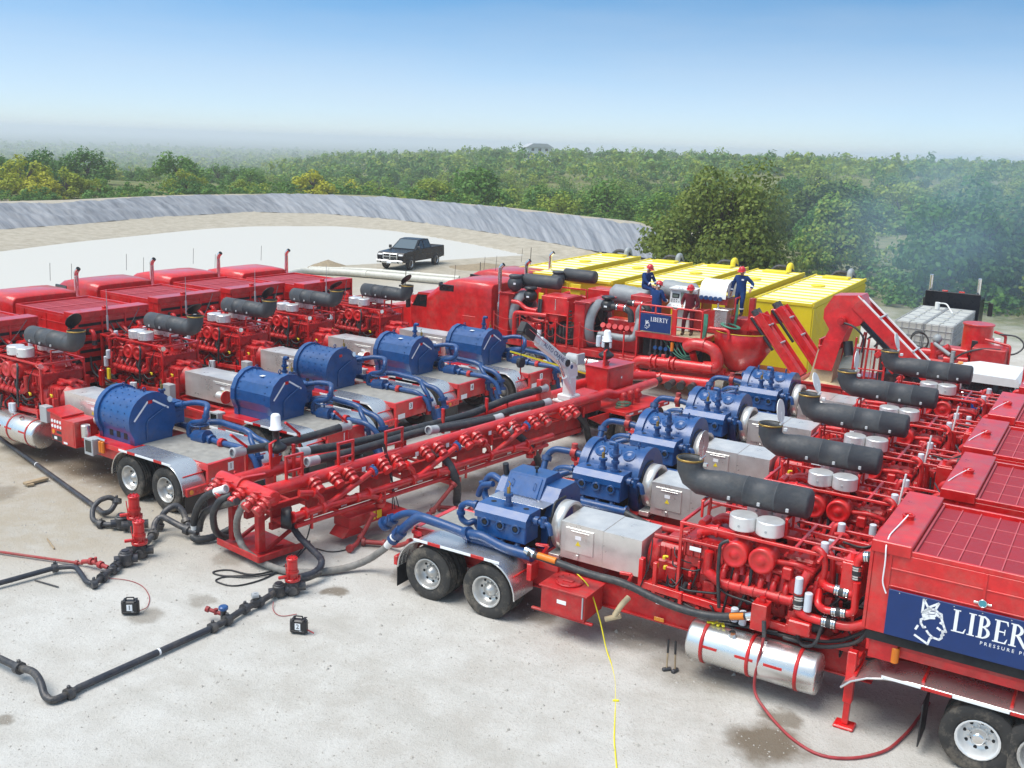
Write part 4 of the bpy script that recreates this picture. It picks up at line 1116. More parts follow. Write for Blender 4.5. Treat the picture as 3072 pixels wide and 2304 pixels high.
def f_fittings(b):
    g_ = random.Random(11)
    for s_ in (-1, 1):
        for i in range(150):
            x = g_.uniform(5.3, 7.7); z = g_.uniform(.95, 2.25); y = s_ * (g_.uniform(.40, .66) if z < 1.9 else g_.uniform(.15, .5))
            k = g_.random()
            if k < .45: b.cbox((x, y, z), (g_.uniform(.03, .14), g_.uniform(.03, .10), g_.uniform(.03, .14)), None, .01)
            elif k < .8: r_ = g_.uniform(.015, .05); b.cyl((x, y - .05, z), (x, y + .05, z), r_, 8)
            else: b.cyl((x, y, z - .08), (x, y, z + .08), g_.uniform(.015, .04), 7)
def f_dark_wiring(b):  # random black wiring and hoses, added to deepen the shade between engine parts
    g_ = random.Random(23)
    for s_ in (-1, 1):
        for i in range(26):
            x0 = g_.uniform(4.6, 7.9); x1 = x0 + g_.uniform(-.9, .9); z0, z1 = g_.uniform(.9, 2.3), g_.uniform(.9, 2.0); y = s_ * g_.uniform(.45, .76)
            b.tube([(x0, y * .8, z0), (x0 + .05, y, lerp(z0, z1, .3) - .1), (lerp(x0, x1, .7), y, min(z0, z1) - g_.uniform(0, .2)), (x1, y * .8, z1)], g_.choice((.012, .016, .022, .03)), 5, .2)
    for i in range(8): y = g_.uniform(-.5, .5); b.tube([(7.3, y, g_.uniform(1.2, 2.2)), (7.7, y, g_.uniform(.9, 1.6)), (8.2, y, g_.uniform(1.4, 2.4))], .03, 6, .2)
def f_cable(b): b.tube([(7.9, .55, 2.62), (8.3, -.2, 2.40), (8.7, -1.3, 2.55)], .014, 6, .5)
def f_frontpipes(s_):
    def f(b):
        b.tube([(7.26, s_ * .52, 2.30), (7.30, s_ * .60, 2.52), (7.44, s_ * .66, 2.50), (7.50, s_ * .66, 2.30), (7.48, s_ * .68, 1.95), (7.36, s_ * .62, 1.75)], .05, 8, .08)
        b.tube([(7.34, s_ * .40, 2.42), (7.54, s_ * .46, 2.44), (7.58, s_ * .46, 1.92)], .042, 8, .09)
        b.tube([(7.40, s_ * .66, 2.0), (7.38, s_ * .74, 1.75), (7.26, s_ * .76, 1.35)], .04, 8, .1)
        b.tube([(7.52, s_ * .2, 2.1), (7.75, s_ * .25, 2.15), (8.0, s_ * .25, 2.5), (8.3, s_ * .25, 2.55)], .06, 8, .14)
        b.tube([(6.7, s_ * .55, 2.12), (7.05, s_ * .62, 2.18), (7.3, s_ * .55, 2.1)], .045, 8, .1)
        b.cyl((7.05, s_ * .62, 1.72), (7.05, s_ * .62, 1.95), .09, 10); b.box(6.86, 7.02, s_ * .58, s_ * .72, 1.92, 2.12, .02)
        b.cyl((7.2, s_ * .55, 1.45), (7.2, s_ * .8, 1.45), .10, 12); b.box(7.02, 7.16, s_ * .45, s_ * .70, 1.1, 1.35, .02)
        b.cyl((7.64, s_ * .34, 1.8), (7.64, s_ * .34, 2.25), .075, 10); b.cyl((7.72, s_ * .5, 1.2), (7.72, s_ * .5, 1.7), .06, 10)
    return f
def f_radpipes(b):
    for y, z in ((-.75, 2.62), (.86, 2.55), (.42, 2.35)): b.tube([(8.28, y, z), (8.02, y, z), (7.96, y, z - .12), (7.96, y, z - .5)], .065, 9, .13)
def f_radsleeves(b):
    for y, z in ((-.75, 2.62), (.86, 2.55), (.42, 2.35)): b.cyl((8.24, y, z), (8.12, y, z), .078, 10); b.cyl((7.96, y, z - .26), (7.96, y, z - .40), .078, 10)
def f_antenna(b): b.tube([(8.10, .3, 2.5), (8.10, .3, 2.95)], .035, 6); b.tube([(8.1, .3, 2.9), (8.08, .3, 3.75)], [.016, .007], 5)
def f_reservoir(b): b.box(7.78, 8.08, -.86, -.45, 1.92, 2.50, .012); b.box(7.80, 8.06, -.84, -.47, 2.50, 2.53, .01); b.cyl((7.9, -.65, 2.53), (7.9, -.65, 2.6), .05, 10)

def pump_trailer(kind, drum, name_label, loc, rz, number=None, lid=(2.0, BLK), first=False, tape=True):
    """kind 'L' (deck behind the pump) or 'R' (pump above the wheels)"""
    t = thing('pump_trailer', name_label, 'pump trailer', loc, rz, 'frac pump trailers parked in two rows')
    xax, xr = (0.0, -1.36) if kind == 'L' else (1.1, -.22)
    near = 1 if kind == 'L' else -1
    part(t, 'chassis', REDD, lambda b: f_chassis(b, xr, xax), ('chassis', kind))
    for s_ in (-1, 1):
        for dx in (-.655, .655):
            if s_ == near: dual(t, xax + dx, s_)
            elif dx < 0 or kind == 'L': wheel(t, xax + dx, s_ * 1.135, side=s_)
        fender(t, xax, s_)
    # deck, lights and flaps at the tail
    if kind == 'L':
        dk = part(t, 'deck_plate', ALUD, lambda b: b.box(-1.30, 1.05, -.64, .60, 1.09, 1.115, .004), 'deckL')
        part(t, 'deck_edge', RED, lambda b: (b.box(-1.38, 1.0, .605, .66, .96, 1.12), b.box(-1.38, 1.0, -.70, -.645, .96, 1.12), b.box(-1.40, -1.305, -.70, .66, .62, 1.12)), 'deckLe')
        part(t, 'pump_skid', RED, lambda b: (b.box(1.02, 2.6, -.72, 1.10, .98, 1.10), b.box(.55, 1.015, -.2, .98, 1.0, 1.085), b.box(1.2, 2.4, .9, 1.0, .7, .98), b.bar((2.45, .75, 1.15), (2.62, .75, .95), .07), b.bar((2.62, 1.05, 1.0), (4.2, .95, 1.0), .06)), 'skidL')
    else:
        part(t, 'deck_plate', ALUD, lambda b: b.box(-.20, 1.02, -.62, .62, 1.09, 1.115, .004), 'deckR')
        part(t, 'deck_edge', RED, lambda b: (b.box(-.28, 2.9, -.70, -.63, .98, 1.12), b.box(-.28, 2.9, .63, .70, .98, 1.12), b.box(-.32, -.21, -.70, .70, .70, 1.12), b.bar((-.34, -.66, 1.0), (.1, -1.05, 1.16), .08)), 'deckRe')
        part(t, 'pump_skid', RED, lambda b: b.box(1.02, 2.5, -.62, 1.10, 1.02, 1.088), 'skidR')
    for s_ in (-1, 1):
        if s_ == near or kind == 'L':
            part(t, 'mud_flap', BLK, lambda b: b.box(xax - 1.36, xax - 1.345, s_ * .68, s_ * 1.28, .10, .52, .003), ('flap', kind, s_))
        lb = part(t, 'light_bar', RED, lambda b: b.box(xax - 1.44, xax - 1.362, s_ * .72, s_ * 1.28, .52, .70), ('lbar', kind, s_))
        for k, (y, m) in enumerate(((1.17, AMBER), (1.0, REDL), (.84, REDL))):
            part(lb, 'tail_light', m, lambda b: b.cyl((xax - 1.438, s_ * y, .61), (xax - 1.455, s_ * y, .61), .055, 14, ch=.006), ('tl', kind, s_, k))
    if number:
        pl = part(t, 'number_plate', PRINT, lambda b: b.box(-1.412, -1.402, -.06, .10, .84, 1.04, .002), 'nplate')
        text(pl, 'number', number, .19, BLK, axes((-1.4125, .02, .94), (0, -1, 0), (0, 0, 1), (-1, 0, 0)))
        part(t, 'licence_plate', PRINT, lambda b: b.box(-1.412, -1.402, .28, .58, .64, .78, .002), 'lplate')
    # pump
    pe = part(t, 'power_end', BLUE, f_power(drum), ('pe', drum))
    if drum == 'angular':
        part(pe, 'inspection_lid', BLUE, f_lid_panel, 'lidp'); part(pe, 'breather', BLK, lambda b: (b.cyl((1.7, .5, 2.30), (1.7, .5, 2.40), .02, 6), b.cyl((1.7, .5, 2.38), (1.7, .5, 2.42), .045, 8), b.cyl((1.12, .35, 2.2), (1.12, .3, 2.42), .06, 10)), 'breathA')
    else:
        part(pe, 'bolt_rows', BLUED, f_bolts(drum), ('br', drum), kind='stuff')
        if kind == 'R': part(pe, 'round_cover', BLUE, f_cover_ring, 'rcov')
        for x in (1.35, 2.15): part(pe, 'lifting_eye', BLUED, lambda b: (b.torus((x, .26, 2.35), (1, 0, 0), .045, .014, 12, 5), b.cyl((x, .26, 2.26), (x, .26, 2.31), .02, 6)), ('eye', x))
        part(pe, 'name_tag', PRINT, lambda b: b.box(1.62, 1.74, .46, .58, 2.215, 2.225, .001), 'ntag') if drum == 'facet' else None
        if kind == 'L':
            if tape:
                for k, (a, c) in enumerate((((.78, 1.70), (.38, 2.12)), ((.24, 2.13), (-.20, 1.86)))):
                    d = Vector((0, c[0] - a[0], c[1] - a[1])); u = d.normalized(); w_ = Vector((0, -u.z, u.y)) * .022
                    p0, p1 = Vector((1.054, *a)), Vector((1.054, *c))
                    part(pe, 'white_tape', PRINT, lambda b: b.add([p0 - w_, p1 - w_, p1 + w_, p0 + w_] + [p + Vector((.005, 0, 0)) for p in (p0 - w_, p1 - w_, p1 + w_, p0 + w_)], [[0, 1, 2, 3], [4, 7, 6, 5], [0, 4, 5, 1], [1, 5, 6, 2], [2, 6, 7, 3], [3, 7, 4, 0]]), ('tape', k))
            part(pe, 'red_sticker', REDL, lambda b: b.box(1.052, 1.058, .26, .38, 2.06, 2.14, .001), 'stick')
            part(pe, 'drain_hose', BLUED, lambda b: b.tube([(1.04, .45, 1.20), (1.04, .45, 1.62), (1.03, .30, 1.72), (1.03, -.05, 1.88), (1.1, -.2, 1.9)], .022, 6, .08), 'drain')
            if drum == 'round':
                for x in (1.42, 1.70, 1.98): part(pe, 'base_hole', DARK, lambda b: b.box(x - .07, x + .07, .768, .784, 1.20, 1.36, .02), ('bh', x))
                part(pe, 'base_skirt', BLUE, lambda b: b.prism([(.776, 1.10), (.776, 1.42), (.845, 1.60), (.6, 1.5), (.6, 1.10)], 'x', 1.24, 2.30), 'bskirt')
    part(t, 'splash_plate', ALU, lambda b: (b.box(1.14, 2.30, -.28, .12, 1.915, 1.93, .003),), 'splash')
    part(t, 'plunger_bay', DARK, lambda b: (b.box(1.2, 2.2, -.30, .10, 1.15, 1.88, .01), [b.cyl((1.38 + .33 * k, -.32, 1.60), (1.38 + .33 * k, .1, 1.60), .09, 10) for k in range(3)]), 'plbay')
    fe = part(t, 'fluid_end', BLUE, f_fluid, 'fe')
    part(fe, 'valve_cover', BLUED, f_fluid_bores, 'feb'); part(fe, 'bore_hole', DARK, f_fluid_holes, 'feh')
    part(fe, 'pressure_gauge', BLUED, lambda b: (b.cyl((1.70, -.50, 1.93), (1.70, -.50, 1.99), .085, 12), b.cyl((1.70, -.50, 1.99), (1.70, -.50, 2.12), .055, 10), b.cyl((1.70, -.50, 2.12), (1.70, -.50, 2.17), .09, 12)), 'gauge')
    part(fe, 'gauge_fitting', BRASS, lambda b: (b.cyl((1.70, -.50, 2.17), (1.70, -.50, 2.28), .035, 8), b.tube([(1.70, -.50, 2.26), (1.73, -.50, 2.36), (1.69, -.50, 2.40)], .012, 5)), 'gaugef')
    part(fe, 'suction_manifold', BLUED, f_suction_manifold, 'sman')
    if drum != 'angular' and not (kind == 'L' and drum == 'round'):
        part(t, 'relief_stack', BLUED, lambda b: [b.cyl((1.98 + .0 * k, -.50, 1.93 + z), (1.98, -.50, 1.93 + z + h), r, 10) for k, (z, h, r) in enumerate(((0, .05, .10), (.05, .12, .05), (.17, .06, .085), (.23, .10, .055), (.33, .05, .09), (.38, .12, .06)))] + [b.tube([(1.98, -.5, 2.44), (1.98, -.5, 2.52), (1.84, -.5, 2.52)], .05, 8, .05)], 'rstack')
    part(t, 'discharge_fitting', BLUED, lambda b: (b.tube([(2.26, -.56, 1.80), (2.46, -.58, 1.80), (2.62, -.58, 1.78), (2.66, -.58, 1.60)], .052, 8, .05), b.cyl((2.32, -.57, 1.80), (2.40, -.57, 1.80), .085, 10), b.cyl((2.50, -.58, 1.72), (2.50, -.58, 1.90), .06, 8)), 'dfit')
    part(t, 'oil_hose', BLK, lambda b: (b.tube([(2.42, -.12, 1.50), (2.46, -.22, 1.75), (2.42, -.05, 2.02), (2.48, .25, 2.06)], .025, 6, .1), b.tube([(2.40, -.2, 1.2), (2.50, -.30, 1.5), (2.45, -.25, 1.8)], .03, 6, .1)), 'ohose')
    # drive line
    part(t, 'guard_ring', STEEL, f_guard_ring, 'gring')
    gd = part(t, 'shaft_guard', STEEL, f_guard, 'guard')
    part(gd, 'hatch', STEEL, f_hatch(-1), 'hatch-'); part(gd, 'hatch', STEEL, f_hatch(1), 'hatch+'); part(gd, 'hatch_handles', ALU, f_hatch_h, 'hatchh', kind='stuff')
    for y, s_ in ((-.404, -1), (.504, 1)):
        part(gd, 'notice_label', PRINT, lambda b: b.box(3.06, 3.18, y - .002, y + .002, 1.56, 1.63, .0005), ('lblw', s_)); part(gd, 'warning_label', YELT, lambda b: b.prism([(3.07, 1.45), (3.17, 1.45), (3.12, 1.54)], 'y', y - .003, y + .003), ('lbly', s_))
    part(t, 'transmission', REDE, f_trans, 'trans'); part(t, 'yellow_valve', YELT, f_valves, 'yval')
    part(t, 'engine_mount', RED, f_mount, 'mount')
    bl = part(t, 'engine_block', REDE, f_block, 'block')
    for s_ in (-1, 1):
        for k in range(7):
            v = part(bl, 'valve_cover', REDE, f_vcover, 'vcov'); v.location = (5.95 + .205 * k, s_ * .33, 1.88); v.rotation_euler = (s_ * -.45, 0, 0)
        part(t, 'exhaust_manifold', REDE, f_manifold(s_), ('man', s_))
        for x in (6.09, 6.53):
            o = part(t, 'turbocharger', RED, f_turbo(s_), ('turbo', s_)); o.location = (x, 0, 2.14)
            a = part(t, 'air_cleaner', ACAN, f_aclean, 'acl'); a.location = (x, s_ * .43, 2.50)
            part(a, 'clip', GREYB, f_abolt, 'aclip')
        part(t, 'coolant_pipe', REDE, f_frontpipes(s_), ('fp', s_))
        part(t, 'hose_bundle', HOSE, f_small_hoses(s_), ('sh', s_))
        for x_, y_, z0_, z1_ in ((7.42, .50, 2.34, 2.60), (7.36, .92, 1.60, 1.90), (7.20, .94, 1.86, 2.12), (6.2, .80, 1.05, 1.28), (6.34, .80, 1.03, 1.26)): part(t, 'oil_filter', FILTW, lambda b: b.cyl((x_, s_ * y_, z0_), (x_, s_ * y_, z1_), .062, 12, ch=.01), ('filt', s_, x_))
    part(t, 'engine_fittings', REDE, f_fittings, 'efit', kind='stuff'); part(t, 'dark_wiring_fill', BLK, f_dark_wiring, 'eharn', kind='stuff')
    part(t, 'alternator', IRON, lambda b: (b.cyl((7.3, .55, 1.2), (7.55, .55, 1.2), .13, 12), b.cyl((7.3, -.55, 1.25), (7.55, -.55, 1.25), .13, 12)), 'altern')
    ac = part(t, 'aftercooler', REDE, f_aftercooler, 'ac'); part(ac, 'bolt_rows', REDD, f_acbolts, 'acb', kind='stuff'); part(ac, 'side_label', PRINT, lambda b: (b.box(5.3, 5.5, -.648, -.642, 2.0, 2.07, .001),), 'aclab')
    part(t, 'intake_pipe', RED, f_intake, 'intake'); part(t, 'engine_bay_shadow', DARK, lambda b: b.box(5.45, 7.3, -.30, .30, 2.10, 2.12, 0), 'ebay') if False else None
    part(t, 'engine_cage', RED, f_cage, 'cage')
    mf = part(t, 'muffler', MUF, f_muffler, 'muf'); part(mf, 'outlet_bore', DARK, f_muf_in, 'mufin'); part(mf, 'outlet_band', BRASS, f_muf_ring, 'mufr'); part(mf, 'band_lug', GREYB, f_muf_lugs, 'mufl')
    part(mf, 'rain_flap', lid[1], f_cap(lid[0]), ('cap', lid[0], lid[1].name))
    # cooling end
    rd = part(t, 'radiator', RED, f_rad, 'rad'); part(rd, 'louvre_gap', DARK, f_raddark, 'radd')
    cp = part(t, 'header_tank', RED, f_radcap, 'radcap'); part(cp, 'filler_cap', REDL, lambda b: (b.cyl((8.5, -.10 * near * -1, 3.11), (8.5, -.10 * near * -1, 3.15), .085, 16), b.torus((8.5, .1 * near, 3.165), (0, 0, 1), .075, .02, 16, 6)), ('fcap', kind))
    for i in range(9):
        for j in range(4):
            q = part(rd, 'grille_panel', REDG, f_gpanel, 'gpan'); q.location = (8.83 + i * .275 + (.06 if i > 4 else 0), -1.18 + j * .592, 2.966)
    for i in range(10): part(rd, 'grille_bar', PINK, lambda b: b.box(8.805 + i * .275 + (.06 if i > 4 else 0), 8.823 + i * .275 + (.06 if i > 4 else 0), -1.19, 1.19, 2.966, 2.992, .003), ('gbar', i)) if i != 5 else None  # raised panel edges, their highlight put into the colour
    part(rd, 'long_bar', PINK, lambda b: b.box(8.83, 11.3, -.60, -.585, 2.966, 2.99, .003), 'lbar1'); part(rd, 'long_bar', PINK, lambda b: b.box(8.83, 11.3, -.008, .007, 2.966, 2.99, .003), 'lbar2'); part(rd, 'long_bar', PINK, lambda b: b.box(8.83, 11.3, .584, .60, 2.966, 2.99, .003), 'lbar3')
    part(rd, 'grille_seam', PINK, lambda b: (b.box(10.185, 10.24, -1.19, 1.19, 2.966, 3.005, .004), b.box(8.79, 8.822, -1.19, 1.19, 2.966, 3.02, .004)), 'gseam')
    for y_, z_ in ((-.75, 2.62), (.86, 2.55), (.42, 2.35)):
        rp_ = part(t, 'radiator_pipe', REDE, lambda b: b.tube([(8.28, y_, z_), (8.02, y_, z_), (7.96, y_, z_ - .12), (7.96, y_, z_ - .5)], .065, 9, .13), ('rpipe', y_))
        part(rp_, 'rubber_sleeve', HOSE, lambda b: b.cyl((8.24, y_, z_), (8.12, y_, z_), .078, 10), ('rsl', y_)); part(rp_, 'rubber_sleeve', HOSE, lambda b: b.cyl((7.96, y_, z_ - .26), (7.96, y_, z_ - .40), .078, 10), ('rsl2', y_))
    part(t, 'landing_leg', RED, f_jack, 'jack')
    part(t, 'reservoir_box', RED, f_reservoir, 'resv')
    if kind == 'L':
        mf.location.x = -.55
        if drum == 'facet':
            sh_ = dict(fluid_end=-.62, splash_plate=-.62, plunger_bay=-.62, relief_stack=-.62, discharge_fitting=-.62, oil_hose=-.62, guard_ring=-.55)
            for ch in t.children:
                n_ = ch.name.split('.')[0]
                if n_ in sh_: ch.location.x += sh_[n_]
                if n_ == 'power_end': ch.scale.x = 1.1; ch.location.x = -.75
                if n_ == 'shaft_guard': ch.scale.x = 1.316; ch.location.x = -1.372
    return t
FW_R, FW_L = Vector((0.85355, -0.52101, 0)), Vector((-0.82904, 0.55919, 0))
AZ_R, AZ_L = math.atan2(FW_R.y, FW_R.x), math.atan2(FW_L.y, FW_L.x)
LT_R, LT_L = Vector((0.52101, 0.85355, 0)), Vector((-.55919, -.82904, 0))
O_R, O_L = Vector((-0.9046, 17.3037, 0)), Vector((-8.287, 22.10, 0))
def RW(m, t, z=0): return O_R + FW_R * (m - 1.1) + LT_R * (t) + Vector((0, 0, z))          # t from the near tyre face
R_POS = [(0, 0), (.40, 3.02), (.30, 5.98), (.35, 9.0), (.62, 12.45)]
L_POS = [(0, 0), (-.30, 3.5), (.43, 6.95), (.50, 10.0), (-.30, 12.75)]
RT, LT = [], []
RLAB = ['frac pump trailer with the blue lettered sign board and an angular blue pump', 'frac pump trailer directly beside the one with the blue sign board', 'frac pump trailer third in line counted from the blue sign board',
        'frac pump trailer fourth in line counted from the blue sign board', 'frac pump trailer next to the red sand bin and conveyor']
LLAB = ['frac pump trailer marked 1 with a riveted round blue pump and control cabinet', 'frac pump trailer marked 2 with a faceted blue pump behind the black beacon', 'frac pump trailer marked 3 with a riveted blue pump without white tape',
        'frac pump trailer marked 4 with a faceted blue pump beyond trailer 3', 'frac pump trailer marked 5 behind the white crane boom']
for i, (ds, dt) in enumerate(R_POS):
    p = O_R + FW_R * (ds - 1.1) + LT_R * (dt + 1.27)
    RT.append(pump_trailer('R', 'angular' if i == 0 else 'round', RLAB[i], p, AZ_R + (random.uniform(-.004, .004) if i else 0), lid=(1.75 + .09 * ((i * 7) % 5 - 2), WHITE if i else ALU)))
for i, (ds, dt) in enumerate(L_POS):
    p = O_L + FW_L * ds - LT_L * (dt + 1.27)
    LT.append(pump_trailer('L', 'round' if i in (0, 2) else 'facet', LLAB[i], p, AZ_L, number=str(i + 1), lid=(2.3 + .1 * ((i * 3) % 5 - 2), BLK), tape=(i != 2)))

# ---- extras of the nearest trailer at right
t = RT[0]
sg = part(t, 'sign_board', SIGNB, lambda b: b.box(8.555, 11.35, -1.315, -1.285, 1.75, 2.44, .004))
liberty_print(sg, (8.96, -1.317, 1.885), (1, 0, 0), (0, 0, 1), (0, -1, 0), .325, True)
part(sg, 'screws', CHROME, lambda b: [b.cyl((x, -1.314, 2.415), (x, -1.32, 2.415), .009, 6) for x in np.arange(8.7, 11.3, .36)], kind='stuff')
em = part(t, 'round_emblem', mat('emblem_teal', (.08, .35, .42), .3, metal=.4), lambda b: b.cyl((9.76, -1.27, 2.535), (9.76, -1.283, 2.535), .052, 20))
part(em, 'emblem_bar', CHROME, lambda b: (b.box(9.645, 9.70, -1.281, -1.272, 2.52, 2.55, .002), b.box(9.82, 9.875, -1.281, -1.272, 2.52, 2.55, .002), b.torus((9.76, -1.28, 2.535), (0, 1, 0), .053, .007, 20, 5)))
fuel_tank(t, 5.56, 7.66, -1, .63, .33, .93, 'ftR1')
part(t, 'orange_filter', ORANGE, lambda b: b.cyl((8.72, -1.16, 1.28), (8.72, -1.16, 1.52), .06, 12, ch=.01))
rb = part(t, 'side_box', REDD, lambda b: (b.box(2.90, 3.76, -1.28, -.60, .50, .97, .01), b.box(2.86, 3.80, -1.30, -.58, .955, .985, .004), b.box(2.70, 3.9, -1.26, -1.2, .46, .50)))
part(rb, 'round_hatch', REDD, lambda b: (b.cyl((3.26, -.92, .985), (3.26, -.92, 1.02), .25, 28, ch=.01), b.box(3.16, 3.36, -1.0, -.9, 1.02, 1.04), [b.cyl((3.26 + .225 * math.cos(a), -.92 + .225 * math.sin(a), 1.02), (3.26 + .225 * math.cos(a), -.92 + .225 * math.sin(a), 1.035), .012, 6) for a in np.arange(0, 6.2, .52)]))
part(rb, 'white_label', PRINT, lambda b: b.box(3.22, 3.40, -1.286, -1.279, .72, .79, .001)); part(rb, 'sight_tube', GREYB, lambda b: b.tube([(3.72, -1.29, .56), (3.72, -1.29, .95)], .014, 6))
hb_ = part(t, 'suction_hose', HOSE, lambda b: b.tube([(2.46, -1.0, 1.36), (2.6, -.99, 1.34), (3.1, -.97, 1.30), (3.7, -.97, 1.25), (4.3, -.97, 1.28), (4.9, -.97, 1.14), (5.4, -.97, 1.08), (5.95, -.97, 1.11), (6.55, -.97, 1.32)], .068, 12, .3, rib=.02, ribd=.004))
part(hb_, 'hose_end', CHROME, lambda b: (b.tube([(2.38, -.96, 1.38), (2.58, -.99, 1.345)], .075, 12), b.tube([(6.46, -.97, 1.28), (6.60, -.97, 1.34)], .075, 12))); part(hb_, 'orange_mark', ORANGE, lambda b: (b.tube([(2.66, -1.012, 1.365), (3.02, -1.005, 1.345)], .060, 10), b.tube([(6.2, -1.0, 1.21), (6.42, -1.0, 1.28)], .056, 10)))
part(t, 'hose_box', RED, lambda b: (b.box(6.55, 6.79, -1.10, -.84, 1.14, 1.58), b.cyl((6.68, -.97, 1.575), (6.68, -.97, 1.66), .05, 10)))
part(t, 'hose_bracket', RED, lambda b: (b.bar((4.30, -.90, 1.1), (4.42, -.90, 1.42), .05), b.bar((4.42, -.90, 1.42), (4.2, -.90, 1.40), .05)))
part(t, 'hose_bracket', RED, lambda b: (b.bar((2.55, -.82, 1.18), (2.75, -.82, 1.50), .05), b.bar((2.75, -.82, 1.50), (2.5, -.82, 1.47), .05)))
part(t, 'frame_bracket', RED, lambda b: b.box(2.4, 2.5, -.95, -.7, .8, 1.12))
part(t, 'suction_line', BLUED, lambda b: (b.tube([(2.44, -.86, 1.24), (1.9, -.92, 1.28), (1.40, -.94, 1.42), (1.10, -.92, 1.36), (.55, -.92, 1.42), (-.02, -.92, 1.46), (-.30, -.92, 1.22), (-.62, -.92, .86)], .092, 12, .16), b.tube([(.1, -.90, 1.45), (-.26, -.74, 1.40), (-.56, -.70, 1.33), (-.86, -.70, 1.12), (-1.02, -.70, 1.0)], .075, 10, .16),
    [b.cyl(p, q, r_, 12) for p, q, r_ in (((-.44, -.92, 1.06), (-.54, -.92, .95), .13), ((-.80, -.70, 1.16), (-.90, -.70, 1.08), .12), ((-.60, -.92, .88), (-.66, -.92, .81), .12), ((-.98, -.70, 1.03), (-1.04, -.70, .98), .15))], b.bar((-.5, -1.08, 1.0), (-.42, -1.08, 1.2), .03, .03), b.bar((-.84, -.88, 1.1), (-.8, -.88, 1.3), .03, .03), b.cyl((1.16, -.94, 1.40), (1.06, -.92, 1.36), .13, 12)))
part(t, 'discharge_iron', BLUED, lambda b: (b.tube([(1.18, -.56, 1.80), (.84, -.57, 1.82), (.70, -.57, 1.72), (.70, -.57, 1.46), (.86, -.54, 1.38), (.94, -.46, 1.46), (1.0, -.40, 1.30)], .06, 10, .12), b.cyl((1.06, -.56, 1.81), (1.0, -.565, 1.81), .09, 10), b.cyl((.70, -.57, 1.62), (.70, -.57, 1.56), .085, 10)))
part(t, 'discharge_iron', BLUED, lambda b: (b.tube([(.9, .6, 1.9), (.55, .7, 2.0), (.38, .7, 1.75), (.45, .65, 1.45), (.85, .5, 1.35)], .07, 10, .14), b.tube([(.85, .3, 1.95), (.55, .35, 1.85), (.45, .4, 1.6)], .06, 8, .12), b.cyl((.52, .3, 1.3), (.95, .2, 1.3), .08, 10), b.cyl((.38, .7, 1.8), (.40, .7, 1.65), .11, 10)))
for pts, r_, cps in (([(7.29, -.80, 2.18), (7.20, -.87, 1.92), (7.20, -.87, 1.52), (7.44, -.87, 1.48), (8.00, -.87, 1.50), (8.24, -.87, 1.64), (8.5, -.87, 1.75)], .075, ((1, .55), (3, .45))),
                     ([(7.46, -.6, 2.02), (7.56, -.82, 2.02), (8.02, -.82, 2.0), (7.99, -.82, 2.62), (8.30, -.82, 2.68)], .068, ((1, .55), (2, .6), (3, .6))),
                     ([(7.46, -.7, 1.88), (7.50, -.92, 1.76), (7.60, -.92, 1.69), (8.05, -.92, 1.74), (8.03, -.92, 2.25)], .058, ((2, .5),))):
    piping(t, 'coolant_pipe', RED, pts, r_, cps, .12)
part(t, 'breaker_box', RED, lambda b: (b.box(7.1, 7.45, -1.0, -.86, 1.2, 1.42, .02),)); part(t, 'elbow_spout', TAN, lambda b: (b.tube([(4.30, -.7, .9), (4.24, -.86, .8), (4.15, -.9, .6)], .05, 8, .08), b.tube([(4.2, -.75, .55), (3.95, -.85, .45)], .05, 8)))
part(t, 'side_marker', AMBER, lambda b: b.box(4.74, 4.92, -.59, -.575, .56, .63, .01)); part(t, 'frame_label', PRINT, lambda b: b.box(4.75, 4.95, -.58, -.574, .86, .92, .001))
part(t, 'power_cord', PRINT, lambda b: b.tube([(8.5, -.15, 3.18), (8.45, -.55, 3.13), (8.42, -1.0, 3.125), (8.44, -1.31, 3.08), (8.46, -1.32, 2.85), (8.45, -1.30, 2.5), (8.52, -1.31, 2.36)], .011, 6, .1))
